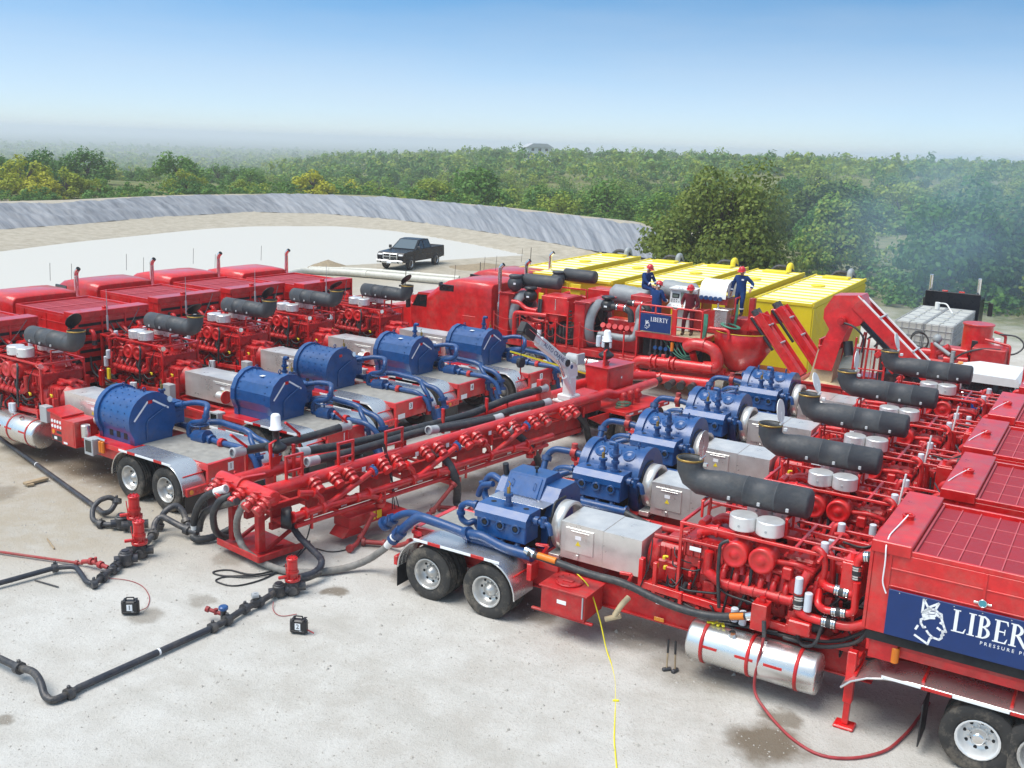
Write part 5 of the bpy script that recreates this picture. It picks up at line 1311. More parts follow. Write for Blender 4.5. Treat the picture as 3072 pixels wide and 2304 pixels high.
for i in range(1, 5):
    part(RT[i], 'power_cord', PRINT, lambda b: b.tube([(8.5, -.10, 3.18), (8.36, -.45, 3.13), (8.30, -.8, 3.125), (8.225, -.85, 3.05), (8.22, -.85, 2.6)], .008, 6, .1), 'cordR')
    part(RT[i], 'suction_hose', HOSE, lambda b: b.tube([(2.44, -.86, 1.24), (2.9, -.95, 1.15), (3.6, -.95, 1.05), (4.4, -.95, 1.05), (5.2, -.95, 1.1)], .07, 10, .2, rib=.03, ribd=.005), 'shR')
    part(RT[i], 'discharge_iron', BLUED, lambda b: (b.tube([(1.18, -.56, 1.80), (.84, -.57, 1.82), (.62, -.57, 1.72), (.56, -.57, 1.40), (.35, -.5, 1.30)], .06, 10, .12), b.cyl((1.06, -.56, 1.81), (1.0, -.565, 1.81), .09, 10),
        b.tube([(1.1, .1, 1.55), (.7, .05, 1.55), (.45, -.1, 1.42), (.1, -.1, 1.42), (-.05, -.2, 1.25)], .075, 10, .16), b.tube([(.95, .6, 1.7), (.45, .6, 1.78), (.0, .5, 1.80), (-.18, .5, 1.62), (-.15, .3, 1.3)], .075, 10, .16), b.cyl((-.17, .5, 1.6), (-.165, .45, 1.5), .12, 10), b.cyl((-.02, -.18, 1.3), (-.12, -.22, 1.18), .12, 10)), 'diR')
    part(RT[i], 'red_valve', REDD, lambda b: (b.cyl((.52, .6, 1.77), (.40, .6, 1.78), .12, 10), b.cyl((.46, .6, 1.6), (.46, .6, 1.98), .07, 10)), 'rvR')
    part(RT[i], 'pulsation_ball', BLUED, lambda b: (b.sphere((.85, .62, 1.98), .12), b.cyl((.85, .62, 1.7), (.85, .62, 1.9), .06, 8), b.cyl((.95, .35, 1.6), (.95, .35, 1.85), .08, 10)), 'pbR')
    part(RT[i], 'marker_pole', WHITE, lambda b: b.tube([(7.5, -.5, 2.4), (7.56, -.5, 3.0)], .02, 6), 'mpole') if i != 4 else None
    part(RT[i], 'cable', HOSE, f_cable, 'cabR')

# ---- extras of the left row
for i, t in enumerate(LT):
    part(t, 'discharge_iron', BLUED, lambda b: (b.tube([(1.16, -.50, 1.84), (.62, -.66, 1.98), (.22, -.72, 1.98), (.06, -.52, 1.88), (.08, -.52, 1.66), (.30, -.52, 1.56), (.60, -.52, 1.50), (.74, -.52, 1.36), (.73, -.52, 1.14), (.60, -.52, 1.14), (.40, -.52, 1.18), (.02, -.52, 1.22), (-.30, -.52, 1.18), (-.80, -.52, 1.2), (-1.2, -.52, 1.2), (-1.5, -.6, 1.0), (-1.62, -.6, .7)], .07, 10, .14),
        b.cyl((1.0, -.54, 1.88), (.94, -.56, 1.90), .09, 10), b.cyl((.08, -.52, 1.72), (.08, -.52, 1.78), .09, 10), b.cyl((.46, -.52, 1.16), (.04, -.52, 1.22), .185, 16), b.cyl((-.06, -.52, 1.20), (-.12, -.52, 1.19), .13, 12), b.cyl((.32, -.52, 1.2), (.32, -.52, 1.50), .025, 6)), 'diL')
    part(t, 'hand_wheel', BLUED, lambda b: (b.torus((.32, -.52, 1.50), (0, 0, 1), 0.22, .016, 22, 6), [b.bar((.32 - .22 * math.cos(a), -.52 - .22 * math.sin(a), 1.50), (.32 + .22 * math.cos(a), -.52 + .22 * math.sin(a), 1.50), .018) for a in (0, PI / 3, 2 * PI / 3)]), 'hwL')
    part(t, 'red_coupling', REDD, lambda b: (b.cyl((-.42, -.52, 1.185), (-.54, -.52, 1.19), .115, 12), b.cbox((-.48, -.52, 1.19), (.08, .27, .10), None, .01)), 'rcL')
    if i in (1, 3, 4):
        for ch in t.children:
            if ch.name.split('.')[0] in ('discharge_iron', 'hand_wheel', 'red_coupling'): ch.location.x = -.42
    part(t, 'suction_line', BLUED, lambda b: (b.tube([(2.44, -.83, 1.24), (1.0, -.83, 1.24), (.5, -.70, 1.46), (.2, -.98, 1.50), (-.86, -.98, 1.46), (-1.15, -.98, 1.32), (-1.5, -.98, 1.30), (-1.75, -.98, 1.14), (-1.86, -.98, .78)], .078, 12, .18), b.tube([(-.95, -.98, 1.42), (-1.2, -.78, 1.30), (-1.42, -.78, 1.08), (-1.48, -.78, .7)], .066, 10, .16),
        b.cyl((-1.78, -.98, 1.06), (-1.80, -.98, .98), .14, 12), b.cyl((-1.43, -.78, 1.0), (-1.445, -.78, .92), .13, 12), b.cyl((-1.85, -.98, .82), (-1.87, -.98, .74), .13, 12)), 'slL')
    jb = part(t, 'junction_box', GREYB, lambda b: (b.box(4.35, 4.66, .80, 1.0, 1.10, 1.52, .01),), 'jbL')
    ib = part(t, 'instrument_box', GREYB, lambda b: (b.box(2.06, 2.36, .98, 1.24, .78, 1.16, .015), b.box(2.04, 2.38, 1.22, 1.27, .76, 1.18, .01)), 'ibL')
    part(ib, 'screen', GLASS, lambda b: (b.box(2.09, 2.33, 1.268, 1.274, .84, 1.13, .002),), 'ibs')
    bd = part(t, 'round_guard', REDL, lambda b: b.cyl((2.44, .62, 1.42), (2.47, .62, 1.42), .18, 20), 'bdL'); part(bd, 'mesh_cage', STEEL, lambda b: b.cyl((2.47, .62, 1.42), (2.75, .62, 1.42), .13, 14), 'bcL')
    part(t, 'work_lamp', CHROME, lambda b: (b.lathe((1.1, -.22, 2.06), (-1, 0, .2), [(0, .03), (.06, .075), (.08, .075)], 14), b.bar((1.1, -.22, 1.93), (1.1, -.22, 2.04), .02), b.lathe((5.05, .66, 2.42), (-1, .3, -.1), [(0, .03), (.05, .07), (.07, .07)], 14)), 'wl')
    part(t, 'antenna_mast', GREYB, f_antenna, 'ant')
    part(t, 'fire_extinguisher', REDL, lambda b: (b.cyl((7.5, 1.0, 1.0), (7.5, 1.0, 1.5), .085, 12, ch=.03), b.cyl((7.5, 1.0, 1.5), (7.5, 1.0, 1.58), .03, 8)), 'fext')
    part(t, 'marker_bar', YELT, lambda b: b.box(6.95, 7.06, 1.06, 1.12, 1.30, 1.62, .004), 'mbar')
    part(t, 'cable', HOSE, lambda b: b.tube([(8.2, -.9, 3.05), (7.6, -.2, 2.75), (6.95, .55, 2.55)], .012, 5, .4), 'cabL')
t = LT[0]
fuel_tank(t, 4.62, 6.9, 1, .72, .36, .94, 'ftL1')
gb = part(t, 'control_cabinet', RED, lambda b: (b.box(2.78, 3.36, .62, 1.24, .80, 1.46, .012), b.box(3.363, 3.86, .70, 1.20, .82, 1.50, .01), b.prism([(3.30, 1.47), (3.92, 1.56), (3.92, 1.60), (3.30, 1.51)], 'y', .62, 1.24), b.box(2.83, 3.31, 1.24, 1.25, .86, 1.40, .004)))
part(gb, 'gauge', PRINT, lambda b: [b.cyl((3.43 + .115 * i, 1.20, 1.20 + .13 * j), (3.43 + .115 * i, 1.212, 1.20 + .13 * j), .042, 10) for i in range(4) for j in range(2)])
part(gb, 'amber_lamp', AMBER, lambda b: b.cyl((3.74, 1.2, 1.06), (3.74, 1.215, 1.06), .055, 12)); part(gb, 'switch_panel', BLK, lambda b: (b.box(3.40, 3.62, 1.2, 1.208, 1.03, 1.10, .002), b.box(3.40, 3.83, 1.2, 1.208, .84, .97, .002)))
part(gb, 'white_label', PRINT, lambda b: (b.box(3.1, 3.26, 1.251, 1.255, .84, .89, .001), b.box(3.6, 3.72, 1.209, 1.212, .87, .94, .001)))
part(t, 'steel_canister', ALU, lambda b: b.cyl((2.62, 1.05, 1.08), (2.62, 1.05, 1.40), .11, 16, ch=.015))
part(t, 'orange_bottle', ORANGE, lambda b: [b.cyl((1.82 + .1 * k, 1.14, .86), (1.82 + .1 * k, 1.14, 1.14), .045, 10, ch=.01) for k in range(2)]); part(t, 'bottle_head', CHROME, lambda b: b.cyl((1.72, 1.12, 1.18), (2.0, 1.12, 1.18), .04, 8))
part(t, 'hose_loop', HOSE, lambda b: b.tube([(6.9, .95, 1.5), (7.05, 1.0, 1.15), (6.8, 1.02, .98), (6.5, 1.0, 1.1), (6.45, .95, 1.5)], .035, 8, .2))

# ================================================================== MANIFOLD TRAILER
MO = Vector((-4.75, 19.2, 0)); MF_, ML_ = Vector((.64279, .76604, 0)), Vector((-.76604, .64279, 0)); AZ_M = math.atan2(MF_.y, MF_.x)
def mloc(p): d = Vector(p) - MO; return (d.dot(MF_), d.dot(ML_), p[2])
mt = thing('manifold_trailer', 'long red manifold trailer running between the two rows of pump trailers', 'manifold trailer', MO, AZ_M)
part(mt, 'main_frame', REDD, lambda b: [(b.box(.1, 10.6, y - .05, y + .05, 1.02, 1.13), b.box(.1, 10.6, y - .06, y + .06, .60, .74), [b.box(x, x + w, y - .03, y + .03, .735, 1.025) for x, w in ((.12, .5), (1.0, 1.1), (2.5, .9), (3.75, 1.0), (5.1, .25), (5.6, .9))], b.box(6.9, 10.6, y - .02, y + .02, .735, 1.025)) for y in (.16, 1.02)] + [b.box(x, x + .08, .20, .98, .64, .72) for x in np.arange(.5, 10.5, .9)])
part(mt, 'cross_bar', REDD, lambda b: [b.box(x, x + .06, .2, .98, 1.06, 1.12) for x in np.arange(.6, 10.4, .75)] + [b.box(.6, 10.4, .55, .60, 1.085, 1.125)])
part(mt, 'main_pipe', RED, lambda b: b.tube([(-.12, 0, 1.5), (11.2, 0, 1.56), (11.6, 0, 1.60), (11.95, .0, 1.46), (12.4, 0, 1.46), (14.1, .0, 1.5)], .135, 16, .2))
part(mt, 'main_pipe', RED, lambda b: b.tube([(-.12, 1.1, 1.46), (11.0, 1.1, 1.5), (11.4, 1.1, 1.62), (13.2, 1.0, 1.66), (14.4, .2, 1.62)], .135, 16, .2))
hd = part(mt, 'header_pipe', RED, lambda b: b.cyl((-.16, -.36, 1.46), (-.16, 1.46, 1.46), .155, 18, ch=.02))
part(hd, 'flange', RED, lambda b: (b.cyl((-.16, .62, 1.46), (-.16, .68, 1.46), .20, 18), b.bar((-.16, .72, 1.64), (.3, .55, 1.66), .10, .02)))
for x in np.arange(.8, 10.6, 1.9):
    for y in (0.0, 1.1): part(mt, 'pipe_saddle', RED, lambda b: b.box(x, x + .06, y - .16, y + .16, 1.13, 1.4))
def f_valve(b):
    b.tube([(0, 0, 0), (0, -.14, -.02), (0, -.36, -.15)], .080, 10, .06); b.cyl((0, -.16, -.035), (0, -.215, -.06), .14, 12); b.cyl((0, -.25, -.08), (0, -.29, -.105), .13, 12); b.cyl((0, -.345, -.14), (0, -.41, -.18), .115, 12); b.cbox((.10, -.2, -.02), (.10, .07, .09), None, .015)
    b.cyl((0, -.22, -.07), (0, -.18, .10), .022, 6); b.bar((-.05, -.19, .10), (.16, -.15, .12), .03, .018)
for x in (.95, 1.47, 1.87, 2.83, 3.23, 4.13, 4.56, 5.45, 5.88, 6.78, 7.24, 8.0, 8.44, 9.31, 9.68):
    v = part(mt, 'butterfly_valve', RED, f_valve, 'bv'); v.location = (x, 0, 1.54)
for y in (1.3, .98, .5, .05, -.3):
    v = part(mt, 'butterfly_valve', RED, f_valve, 'bv'); v.location = (-.16, y, 1.44); v.rotation_euler = (0, 0, -PI / 2)
for x in (.9, 1.8, 2.6, 3.5, 4.4, 5.3, 6.2, 7.1, 8.0, 8.9):
    v = part(mt, 'butterfly_valve', RED, f_valve, 'bv'); v.location = (x, 1.1, 1.48); v.rotation_euler = (0, 0, PI)
for k, x in enumerate((.42, 1.78, 3.13, 5.7, 7.3)):
    w = .40 if k != 2 else .50
    part(mt, 'hose_rack', RED, lambda b: (b.bar((x, .02, 1.55), (x, .02, 2.10), .06, .05), b.bar((x + w, .02, 1.55), (x + w, .02, 2.10), .05, .05), b.bar((x - .03, .02, 2.10), (x + w + .03, .02, 2.10), .06, .05), b.bar((x, .02, 1.78), (x + w, .02, 1.78), .05, .04)) if k < 3 else (b.bar((x, .75, 1.4), (x, .75, 2.03), .09, .05),))
for x in (.57, 1.97, 3.35):
    part(mt, 'rack_arm', RED, lambda b: (b.bar((x, 1.6, 1.0), (x, 1.6, 1.98), .07, .06), b.bar((x, 1.6, 1.96), (x - .36, 1.6, 2.28), .07, .05), b.bar((x, 1.6, 1.25), (x - .3, 1.6, 1.45), .05, .05), b.bar((x, 1.1, 1.02), (x, 1.62, 1.02), .06)))
for x, z in ((1.3, 2.0), (4.3, 2.0), (8.3, 1.75)): part(mt, 'rack_post', RED, lambda b: b.bar((x, .92, 1.2), (x, .92, z), .07, .06))
# stored suction hoses
def hose(parent, pts, r=.075, nm='hose', ends=True, bend=.5, m=HOSE, lab=None, cat='hose', group=None, endm=None):
    if parent is None: o = solo(nm, lab, cat, m, lambda b: b.tube(pts, r, 12, bend, rib=.035, ribd=.006, seg=6), group)
    else: o = part(parent, nm, m, lambda b: b.tube(pts, r, 12, bend, rib=.035, ribd=.006, seg=6))
    if ends:
        for i, j in ((0, 1), (-1, -2)):
            a, c = Vector(pts[i]), Vector(pts[j]); d = (c - a).normalized()
            part(o, 'hose_end', endm or GREYB, lambda b: (b.lathe(a - d * .16, d, [(0, r * .86), (0, r * 1.16), (.05, r * 1.16), (.07, r * 1.04), (.30, r * 1.04)], 14, cap=False), b.cyl(a - d * .10, a - d * .09, r * .85, 12)))
    return o
for k, pts in enumerate(([(1.50, .86, 1.80), (2.7, .88, 1.70), (4.6, .86, 1.66), (6.7, .84, 1.66), (8.4, .84, 1.84), (9.7, .84, 1.86)],
            [(1.52, .56, 1.66), (2.7, .56, 1.62), (4.9, .60, 1.66), (7.2, .52, 1.56), (7.9, .42, 1.66), (9.3, .40, 1.62)],
            [(4.95, .36, 1.72), (6.2, .40, 1.60), (7.2, .30, 1.60)], [(.40, 1.62, 1.86), (1.6, 1.62, 1.80), (2.6, 1.62, 1.82), (3.30, 1.62, 1.86)])):
    gp_ = [MO + MF_ * x + ML_ * y + Vector((0, 0, z)) for x, y, z in pts]
    hose(None, gp_, .098, 'suction_hose', lab=['long black ribbed hose lying highest along the manifold trailer', 'black ribbed hose with an open grey end lying between the manifold pipes', 'short ribbed hose with a blue wrapped end on the manifold trailer',
         'black ribbed hose resting on the three angled arms at the manifold front'][k], cat='hose', group='spare hoses stored on the manifold trailer')
# treating iron along the near side
def iron(b, pts, r=.055, un=()):
    b.tube(pts, r, 10, .12)
    for i in un:
        p = Vector(pts[i]); d = (Vector(pts[min(i + 1, len(pts) - 1)]) - Vector(pts[max(i - 1, 0)])).normalized(); b.cyl(p - d * .035, p + d * .035, r * 1.65, 12)
for dx in (0, 2.6, 5.15):
    o = part(mt, 'treating_iron', RED, lambda b: (iron(b, [(.45 + dx, -.34, 1.42), (.80 + dx, -.38, 1.36), (.98 + dx, -.4, 1.20), (.98 + dx, -.4, 1.04), (1.2 + dx, -.4, 1.04), (2.36 + dx, -.4, 1.46)], .062, (1, 3, 5)), b.cyl((1.0 + dx, -.46, 1.03), (1.0 + dx, -.34, 1.03), .10, 12)), ('ti', dx))
    part(o, 'blue_wing_cap', BLUE, lambda b: (b.cyl((2.36 + dx, -.4, 1.46), (2.42 + dx, -.4, 1.482), .12, 12), b.bar((2.37 + dx, -.54, 1.47), (2.37 + dx, -.26, 1.47), .05), b.bar((2.37 + dx, -.4, 1.34), (2.37 + dx, -.4, 1.61), .05)), ('tc', dx))
part(mt, 'low_manifold', RED, lambda b: (b.tube([(.22, -.42, 1.0), (.98, -.42, 1.0), (8.6, -.42, 1.02)], .075, 12), [b.cyl((x, -.42, 1.0), (x + .06, -.42, 1.0), .13, 12) for x in (.5, .95, 2.2, 3.5, 4.8, 6.1, 7.5)], b.cyl((.22, -.42, 1.0), (.26, -.42, 1.0), .11, 12), b.tube([(.3, -.42, .78), (8.4, -.42, .80)], .05, 10)))
for dx in (0, 2.4, 5.1):
    part(mt, 'swing_elbow', RED, lambda b: (iron(b, [(1.55 + dx, -.42, 1.04), (1.9 + dx, -.45, 1.0), (2.26 + dx, -.48, .94), (2.46 + dx, -.5, .86), (2.5 + dx, -.5, .68)], .062, (1, 3)), b.cyl((2.5 + dx, -.5, .74), (2.5 + dx, -.5, .66), .11, 12)), ('se', dx))
part(mt, 'pipe_brace', RED, lambda b: [b.bar((x, -.42, .82), (x + .12, .14, .70), .05) for x in (1.4, 3.0, 4.6, 6.2, 7.8)] + [b.bar((x, -.42, .62), (x, -.42, 1.0), .05) for x in (.7, 2.7, 5.3, 7.9)] + [b.box(4.7, 4.78, -.5, .1, .60, .72), b.box(4.7, 4.78, -.52, -.44, .48, .74)])
rf = []
for k, x in enumerate((1.1, 1.9, 3.4, 4.2, 5.0, 5.8, 6.6, 7.4)): part(mt, 'white_reflector', PRINT, lambda b: b.box(x, x + .16, .085, .092, .64, .70, .001), None)
for k, x in enumerate((1.0, 2.3, 3.9, 4.9, 6.4, 8.2)): part(mt, 'white_tag', PRINT, lambda b: b.box(x, x + .10, -.14, -.134, 1.40, 1.50, .001))
db = part(mt, 'tool_box', REDD, lambda b: (b.box(1.62, 2.55, -.52, -.0, .36, .62, .01), b.prism([(1.45, .20), (2.1, .20), (1.9, .36), (1.62, .36)], 'y', -.5, -.05), b.box(2.56, 3.15, -.85, .10, .44, .47), b.box(2.56, 2.62, -.85, .1, .30, .44)))
part(db, 'yellow_panel', YELT, lambda b: (b.box(2.2, 2.34, -.526, -.520, .42, .60, .002),)); part(db, 'yellow_panel', YELT, lambda b: b.box(2.38, 2.52, -.526, -.520, .42, .60, .002))
ft = part(mt, 'front_foot', REDD, lambda b: (b.box(-.28, -.12, .02, .16, .25, 1.35), b.box(-.28, -.12, .92, 1.06, .25, 1.35), b.box(-.48, .62, -.22, 1.18, .16, .19), b.box(-.49, -.46, -.22, 1.18, .16, .30), b.box(-.48, .62, -.25, -.22, .16, .30), b.bar((-.12, .08, .2), (.9, .12, .62), .07), b.bar((-.12, 1.0, .2), (.9, 1.0, .62), .07), b.bar((-.2, .09, .25), (.35, .09, .2), .06), b.box(.1, .5, -.3, .1, .8, .86)))
part(mt, 'black_drum', BLK, lambda b: b.lathe((.15, -.15, .92), (.75, -.66, 0), [(0, .0), (0, .2), (.16, .24), (.2, .22), (.2, 0)], 18, cap=False))
def beacon(x, y, z, key):
    w = part(mt, 'mast_bowl', BLK, lambda b: b.lathe((x, y, z), (0, 0, 1), [(0, .08), (.05, .17), (.10, .225), (.15, .225), (.20, .15), (.26, .075), (.50, .07), (.51, .14), (.53, .14)], 20), key)
    part(w, 'lamp_dome', PRINT, lambda b: b.lathe((x, y, z + .53), (0, 0, 1), [(0, .145), (.03, .145), (.035, .11), (.29, .10), (.33, .075), (.335, 0)], 18, cap=False), (key, 'd'))
    part(w, 'mast_stand', RED, lambda b: (b.bar((x - .22, y - .1, z - .35), (x - .22, y - .1, z + .28), .06), b.bar((x - .22, y - .1, z + .27), (x + .12, y, z + .33), .05, .03), b.prism([(x - .2, z - .06), (x + .12, z - .06), (x - .12, z - .5)], 'y', y - .06, y - .02), b.bar((x, y, z - .5), (x, y, z), .08)), (key, 's'))
beacon(1.0, 1.12, 1.82, 'bc1'); beacon(12.36, .62, 2.36, 'bc2')
# deck, running gear, cabinet at the far end
part(mt, 'rear_deck', RED, lambda b: (b.box(11.35, 13.6, -.82, 1.9, 1.10, 1.20, .006), b.box(9.6, 11.34, .0, 1.15, 1.142, 1.40, .01), b.prism([(10.37, 1.12), (11.34, .66), (11.34, 1.12)], 'y', -.3, -.24), b.box(11.34, 13.62, -.86, -.825, 1.06, 1.20, .004)))
for k, x in enumerate((11.5, 11.95, 12.4, 12.85, 13.3)): part(mt, 'edge_reflector', PRINT, lambda b: b.box(x, x + .2, -.868, -.861, 1.11, 1.16, .001))
for x in (12.0, 13.28):
    for s_, y in ((-1, -.52), (1, 1.72)): wheel(mt, x, y, side=s_); wheel(mt, x, y - s_ * .33, side=s_, detail=False)
cb = part(mt, 'control_cabinet', RED, lambda b: (b.box(11.9, 13.25, .22, 1.0, 1.50, 2.18, .012), b.box(11.87, 13.28, .19, 1.03, 2.183, 2.21, .004)))
part(cb, 'cabinet_door', RED, lambda b: b.box(12.0, 13.15, .205, .218, 1.58, 2.1, .004)); part(cb, 'door_latch', CHROME, lambda b: b.box(12.55, 12.62, .192, .206, 1.82, 1.88, .003))
part(mt, 'valve_cluster', REDD, lambda b: [(b.cyl((x, -.35, 1.2), (x, -.35, 1.42), .08, 10), b.cyl((x - .1, -.35, 1.42), (x + .1, -.35, 1.42), .09, 10), b.sphere((x, -.35, 1.52), .10, 10, 6)) for x in (11.95, 12.3, 12.65)])
part(mt, 'cable_coil', GREENH, lambda b: [b.torus((11.75 + .02 * k, -.45, 1.24 + .025 * k), (.1 * k, .3, 1), .2 + .02 * (k % 2), .012, 20, 5) for k in range(5)])
part(mt, 'hitch_plate', RED, lambda b: (b.prism([(9.66, 1.42), (10.2, 1.42), (10.0, 2.08), (9.74, 2.12)], 'y', .86, .92), b.box(9.6, 9.7, .82, .98, 1.42, 2.12)))
# crane
cr = thing('crane', 'white service crane with an angled boom mounted on the manifold trailer', 'crane', MO + MF_ * 10.6 + ML_ * .6, AZ_M)
part(cr, 'base_plate', WHITE, lambda b: (b.box(-.36, .36, -.36, .36, 1.405, 1.45, .006), b.box(-.24, .24, -.24, .24, 1.45, 1.62, .03), [b.cyl((x, y, 1.45), (x, y, 1.48), .03, 6) for x in (-.29, .29) for y in (-.29, .29)]))
part(cr, 'post', WHITE, lambda b: (b.box(-.15, .15, -.14, .14, 1.6, 2.14, .03), b.prism([(-.2, 2.12), (.2, 2.12), (.16, 2.45), (-.12, 2.55), (-.3, 2.4)], 'y', -.13, .13)))
p0, p1 = Vector((0.0, 0, 2.36)), Vector((-2.0, 0, 3.66)); bd = (p1 - p0).normalized()
bo = part(cr, 'boom', WHITE, lambda b: (b.bar(p0 - bd * .1, p0 + bd * 1.75, .20, .27, .02), b.bar(p0 + bd * 1.75, p1 + bd * .02, .16, .20, .01)))
bn = Vector((bd.z, 0, -bd.x)) * (1 if True else -1)
part(bo, 'boom_tip', BLK, lambda b: (b.bar(p1 - bd * .35, p1 + bd * .22, .22, .30, .02), b.cyl(p1 + bd * .12 + Vector((0, -.14, -.08)), p1 + bd * .12 + Vector((0, .14, -.08)), .10, 14)))
part(bo, 'boom_slide', CHROME, lambda b: b.bar(p0 + bd * 1.5 + Vector((0, -.11, .05)), p1 + Vector((0, -.11, .05)), .02, .02))
zx = -bd; zy = Vector((-zx.z, 0, zx.x)); zy = zy if zy.z > 0 else -zy
text(bo, 'lettering', 'AUTO CRANE', .17, SIGNB, axes(p0 + bd * 1.05 + Vector((0, -.103, 0)), zx, zy, (0, -1, 0)))
text(bo, 'lettering', 'WARNING', .05, REDL, axes(p0 + bd * 1.95 + Vector((0, -.103, .06)), zx, zy, (0, -1, 0)))
part(cr, 'lift_cylinder', WHITE, lambda b: (b.tube([(-.06, -.16, 1.66), (-.46, -.16, 2.2)], .075, 12),)); part(cr, 'cylinder_rod', CHROME, lambda b: b.tube([(-.46, -.16, 2.2), (-.75, -.12, 2.72)], .04, 10))
wn_ = part(cr, 'winch', GREYB, lambda b: (b.cyl((.16, -.2, 2.62), (.16, .22, 2.62), .13, 16, ch=.02), b.box(-.0, .32, -.26, -.2, 2.48, 2.78)))
part(wn_, 'motor', BLK, lambda b: b.cyl((.16, .22, 2.62), (.16, .40, 2.62), .10, 14)); part(bo, 'pivot_pulley', BLK, lambda b: b.cyl(p0 + bd * .32 + Vector((0, -.13, .02)), p0 + bd * .32 + Vector((0, -.10, .02)), .10, 16)); part(bo, 'blue_badge', BLUE, lambda b: b.cyl(p0 + bd * .12 + Vector((0, -.135, 0)), p0 + bd * .12 + Vector((0, -.10, 0)), .06, 14))
rp = part(cr, 'wire_rope', BLK, lambda b: (b.tube([p1 + bd * .2 + Vector((0, 0, -.1)), p1 + bd * .2 + Vector((0, 0, -.85))], .012, 5), b.tube([p0 + bd * .3 + Vector((0, 0, .2)), p1 + Vector((0, 0, .2))], .008, 5)))
part(rp, 'hook_block', BLK, lambda b: (b.cyl(p1 + bd * .2 + Vector((0, -.05, -.95)), p1 + bd * .2 + Vector((0, .05, -.95)), .13, 16), b.cbox(p1 + bd * .2 + Vector((0, 0, -.95)), (.2, .14, .26), None, .03)))
part(rp, 'hook', REDL, lambda b: b.tube([p1 + bd * .2 + Vector(q) for q in ((0, 0, -1.08), (0, 0, -1.25), (.06, 0, -1.33), (.02, 0, -1.42), (-.07, 0, -1.40), (-.09, 0, -1.33))], .018, 6, .04))
solo('strap', 'yellow lashing strap pulled tight past the crane boom', 'strap', TAPEY, lambda b: b.bar(MO + MF_ * 10.35 + ML_ * 2.6 + Vector((0, 0, 2.55)), MO + MF_ * 12.0 + ML_ * 1.0 + Vector((0, 0, 1.9)), .012, .05, .001))

# ================================================================== HOSES AND IRON ON THE GROUND
def clamp_rings(o, pts, m=CHROME, r=.09, every=None):
    part(o, 'tape_ring', m, lambda b: [b.cyl(Vector(p) - Vector(d) * .012, Vector(p) + Vector(d) * .012, r, 12) for p, d in pts])
G_HOSE = 'hoses joining the manifold trailer to the pumps and lines'
h = hose(None, [(-5.80, 19.40, 1.40), (-6.12, 19.55, 1.25), (-6.42, 19.84, .88), (-6.60, 20.12, .45), (-6.60, 20.18, .22)], .078, 'manifold_hose', lab='black hose with a pale collar dropping from the left end of the manifold header', group=G_HOSE, endm=WHITE)
h = hose(None, [(-5.36, 19.02, 1.32), (-5.9, 19.46, 1.02), (-6.30, 19.98, .72), (-6.46, 20.14, .45), (-6.50, 20.13, .22)], .075, 'manifold_hose', lab='black hose curving beside the pale collared one to the muddy joint', group=G_HOSE, m=IRON, ends=False)
GR2 = mat('muddy_hose', (.20, .19, .175), .7, var=.35, dust=.5, nscale=6)
h = hose(None, [(-5.55, 19.30, 1.34), (-5.78, 19.28, 1.25), (-5.98, 19.40, .9), (-6.02, 19.66, .4), (-5.9, 19.98, .12), (-5.7, 20.3, .10)], .075, 'manifold_hose', lab='black hose drooping from the header to the ground beside the manifold foot', group=G_HOSE, ends=False)
h = hose(None, [(-5.05, 19.08, 1.36), (-5.24, 19.06, 1.28), (-5.40, 19.10, .95), (-5.48, 19.34, .5), (-5.30, 19.22, .18), (-4.78, 18.80, .085), (-4.26, 18.50, .08), (-3.65, 18.53, .08), (-3.08, 18.80, .10), (-2.72, 18.86, .25), (-2.36, 18.60, .62), (-2.26, 18.52, .78)], .074, 'manifold_hose', lab='long mud grey hose looping over the ground to the nearest trailer', group=G_HOSE, m=GR2, ends=True, endm=WHITE)
h = hose(None, [(-4.60, 19.86, .82), (-4.26, 19.36, .52), (-3.86, 18.98, .35), (-3.62, 18.66, .30), (-3.60, 18.40, .24), (-3.72, 18.18, .2), (-3.95, 18.0, .2)], .072, 'manifold_hose', lab='black hose leaving the drum of the manifold for the second red valve', group=G_HOSE, ends=False, bend=.2, m=IRONB)
h = hose(None, [(-5.75, 20.36, .30), (-5.97, 20.26, .16), (-6.24, 20.03, .10), (-6.50, 19.92, .10), (-6.60, 19.98, .16)], .082, 'manifold_hose', lab='thick ribbed hose on the ground by the manifold foot', group=G_HOSE, ends=False)
for k, pts in enumerate(([(-1.72, 22.62, 1.42), (-1.45, 22.56, 1.18), (-1.26, 22.46, .88), (-1.18, 22.57, .5), (-1.22, 22.62, .09), (-1.0, 22.4, .08)], [(.06, 24.60, 1.36), (.44, 24.81, 1.0), (.67, 25.2, .6), (.80, 25.5, .2), (.9, 25.6, .08)], [(1.66, 26.94, 1.36), (1.94, 27.08, 1.1), (2.1, 27.31, .8), (2.19, 27.64, .45), (2.3, 27.8, .1)])):
    h = hose(None, pts, .10, 'manifold_hose', lab=['big black hose arching down from the manifold beside the nearest blue pump', 'black hose hanging from the middle of the manifold toward the second pump', 'dark hose bending from the far part of the manifold behind the blue pumps'][k], group=G_HOSE, endm=GREYB)
for i in range(5):
    a = LT[i].matrix_basis @ Vector((-1.90, -.66, .78)); q = MO + MF_ * (1.2 + 2.2 * i) + ML_ * 1.45
    part(LT[i], 'link_pipe', BLUED, lambda b: (b.tube([(-1.85, -.66, .8), (-1.95, -.66, .5), (-2.05, -.6, .35)], .085, 10, .1), b.tube([(-1.46, -.9, .74), (-1.5, -.92, .45), (-1.6, -.95, .3)], .075, 10, .1)), 'lkL')
RIRON = mat('dull_red_iron', (.33, .03, .03), .55, var=.3, dust=.4)
G_RED = 'dull red iron joints on the yard below the manifold'
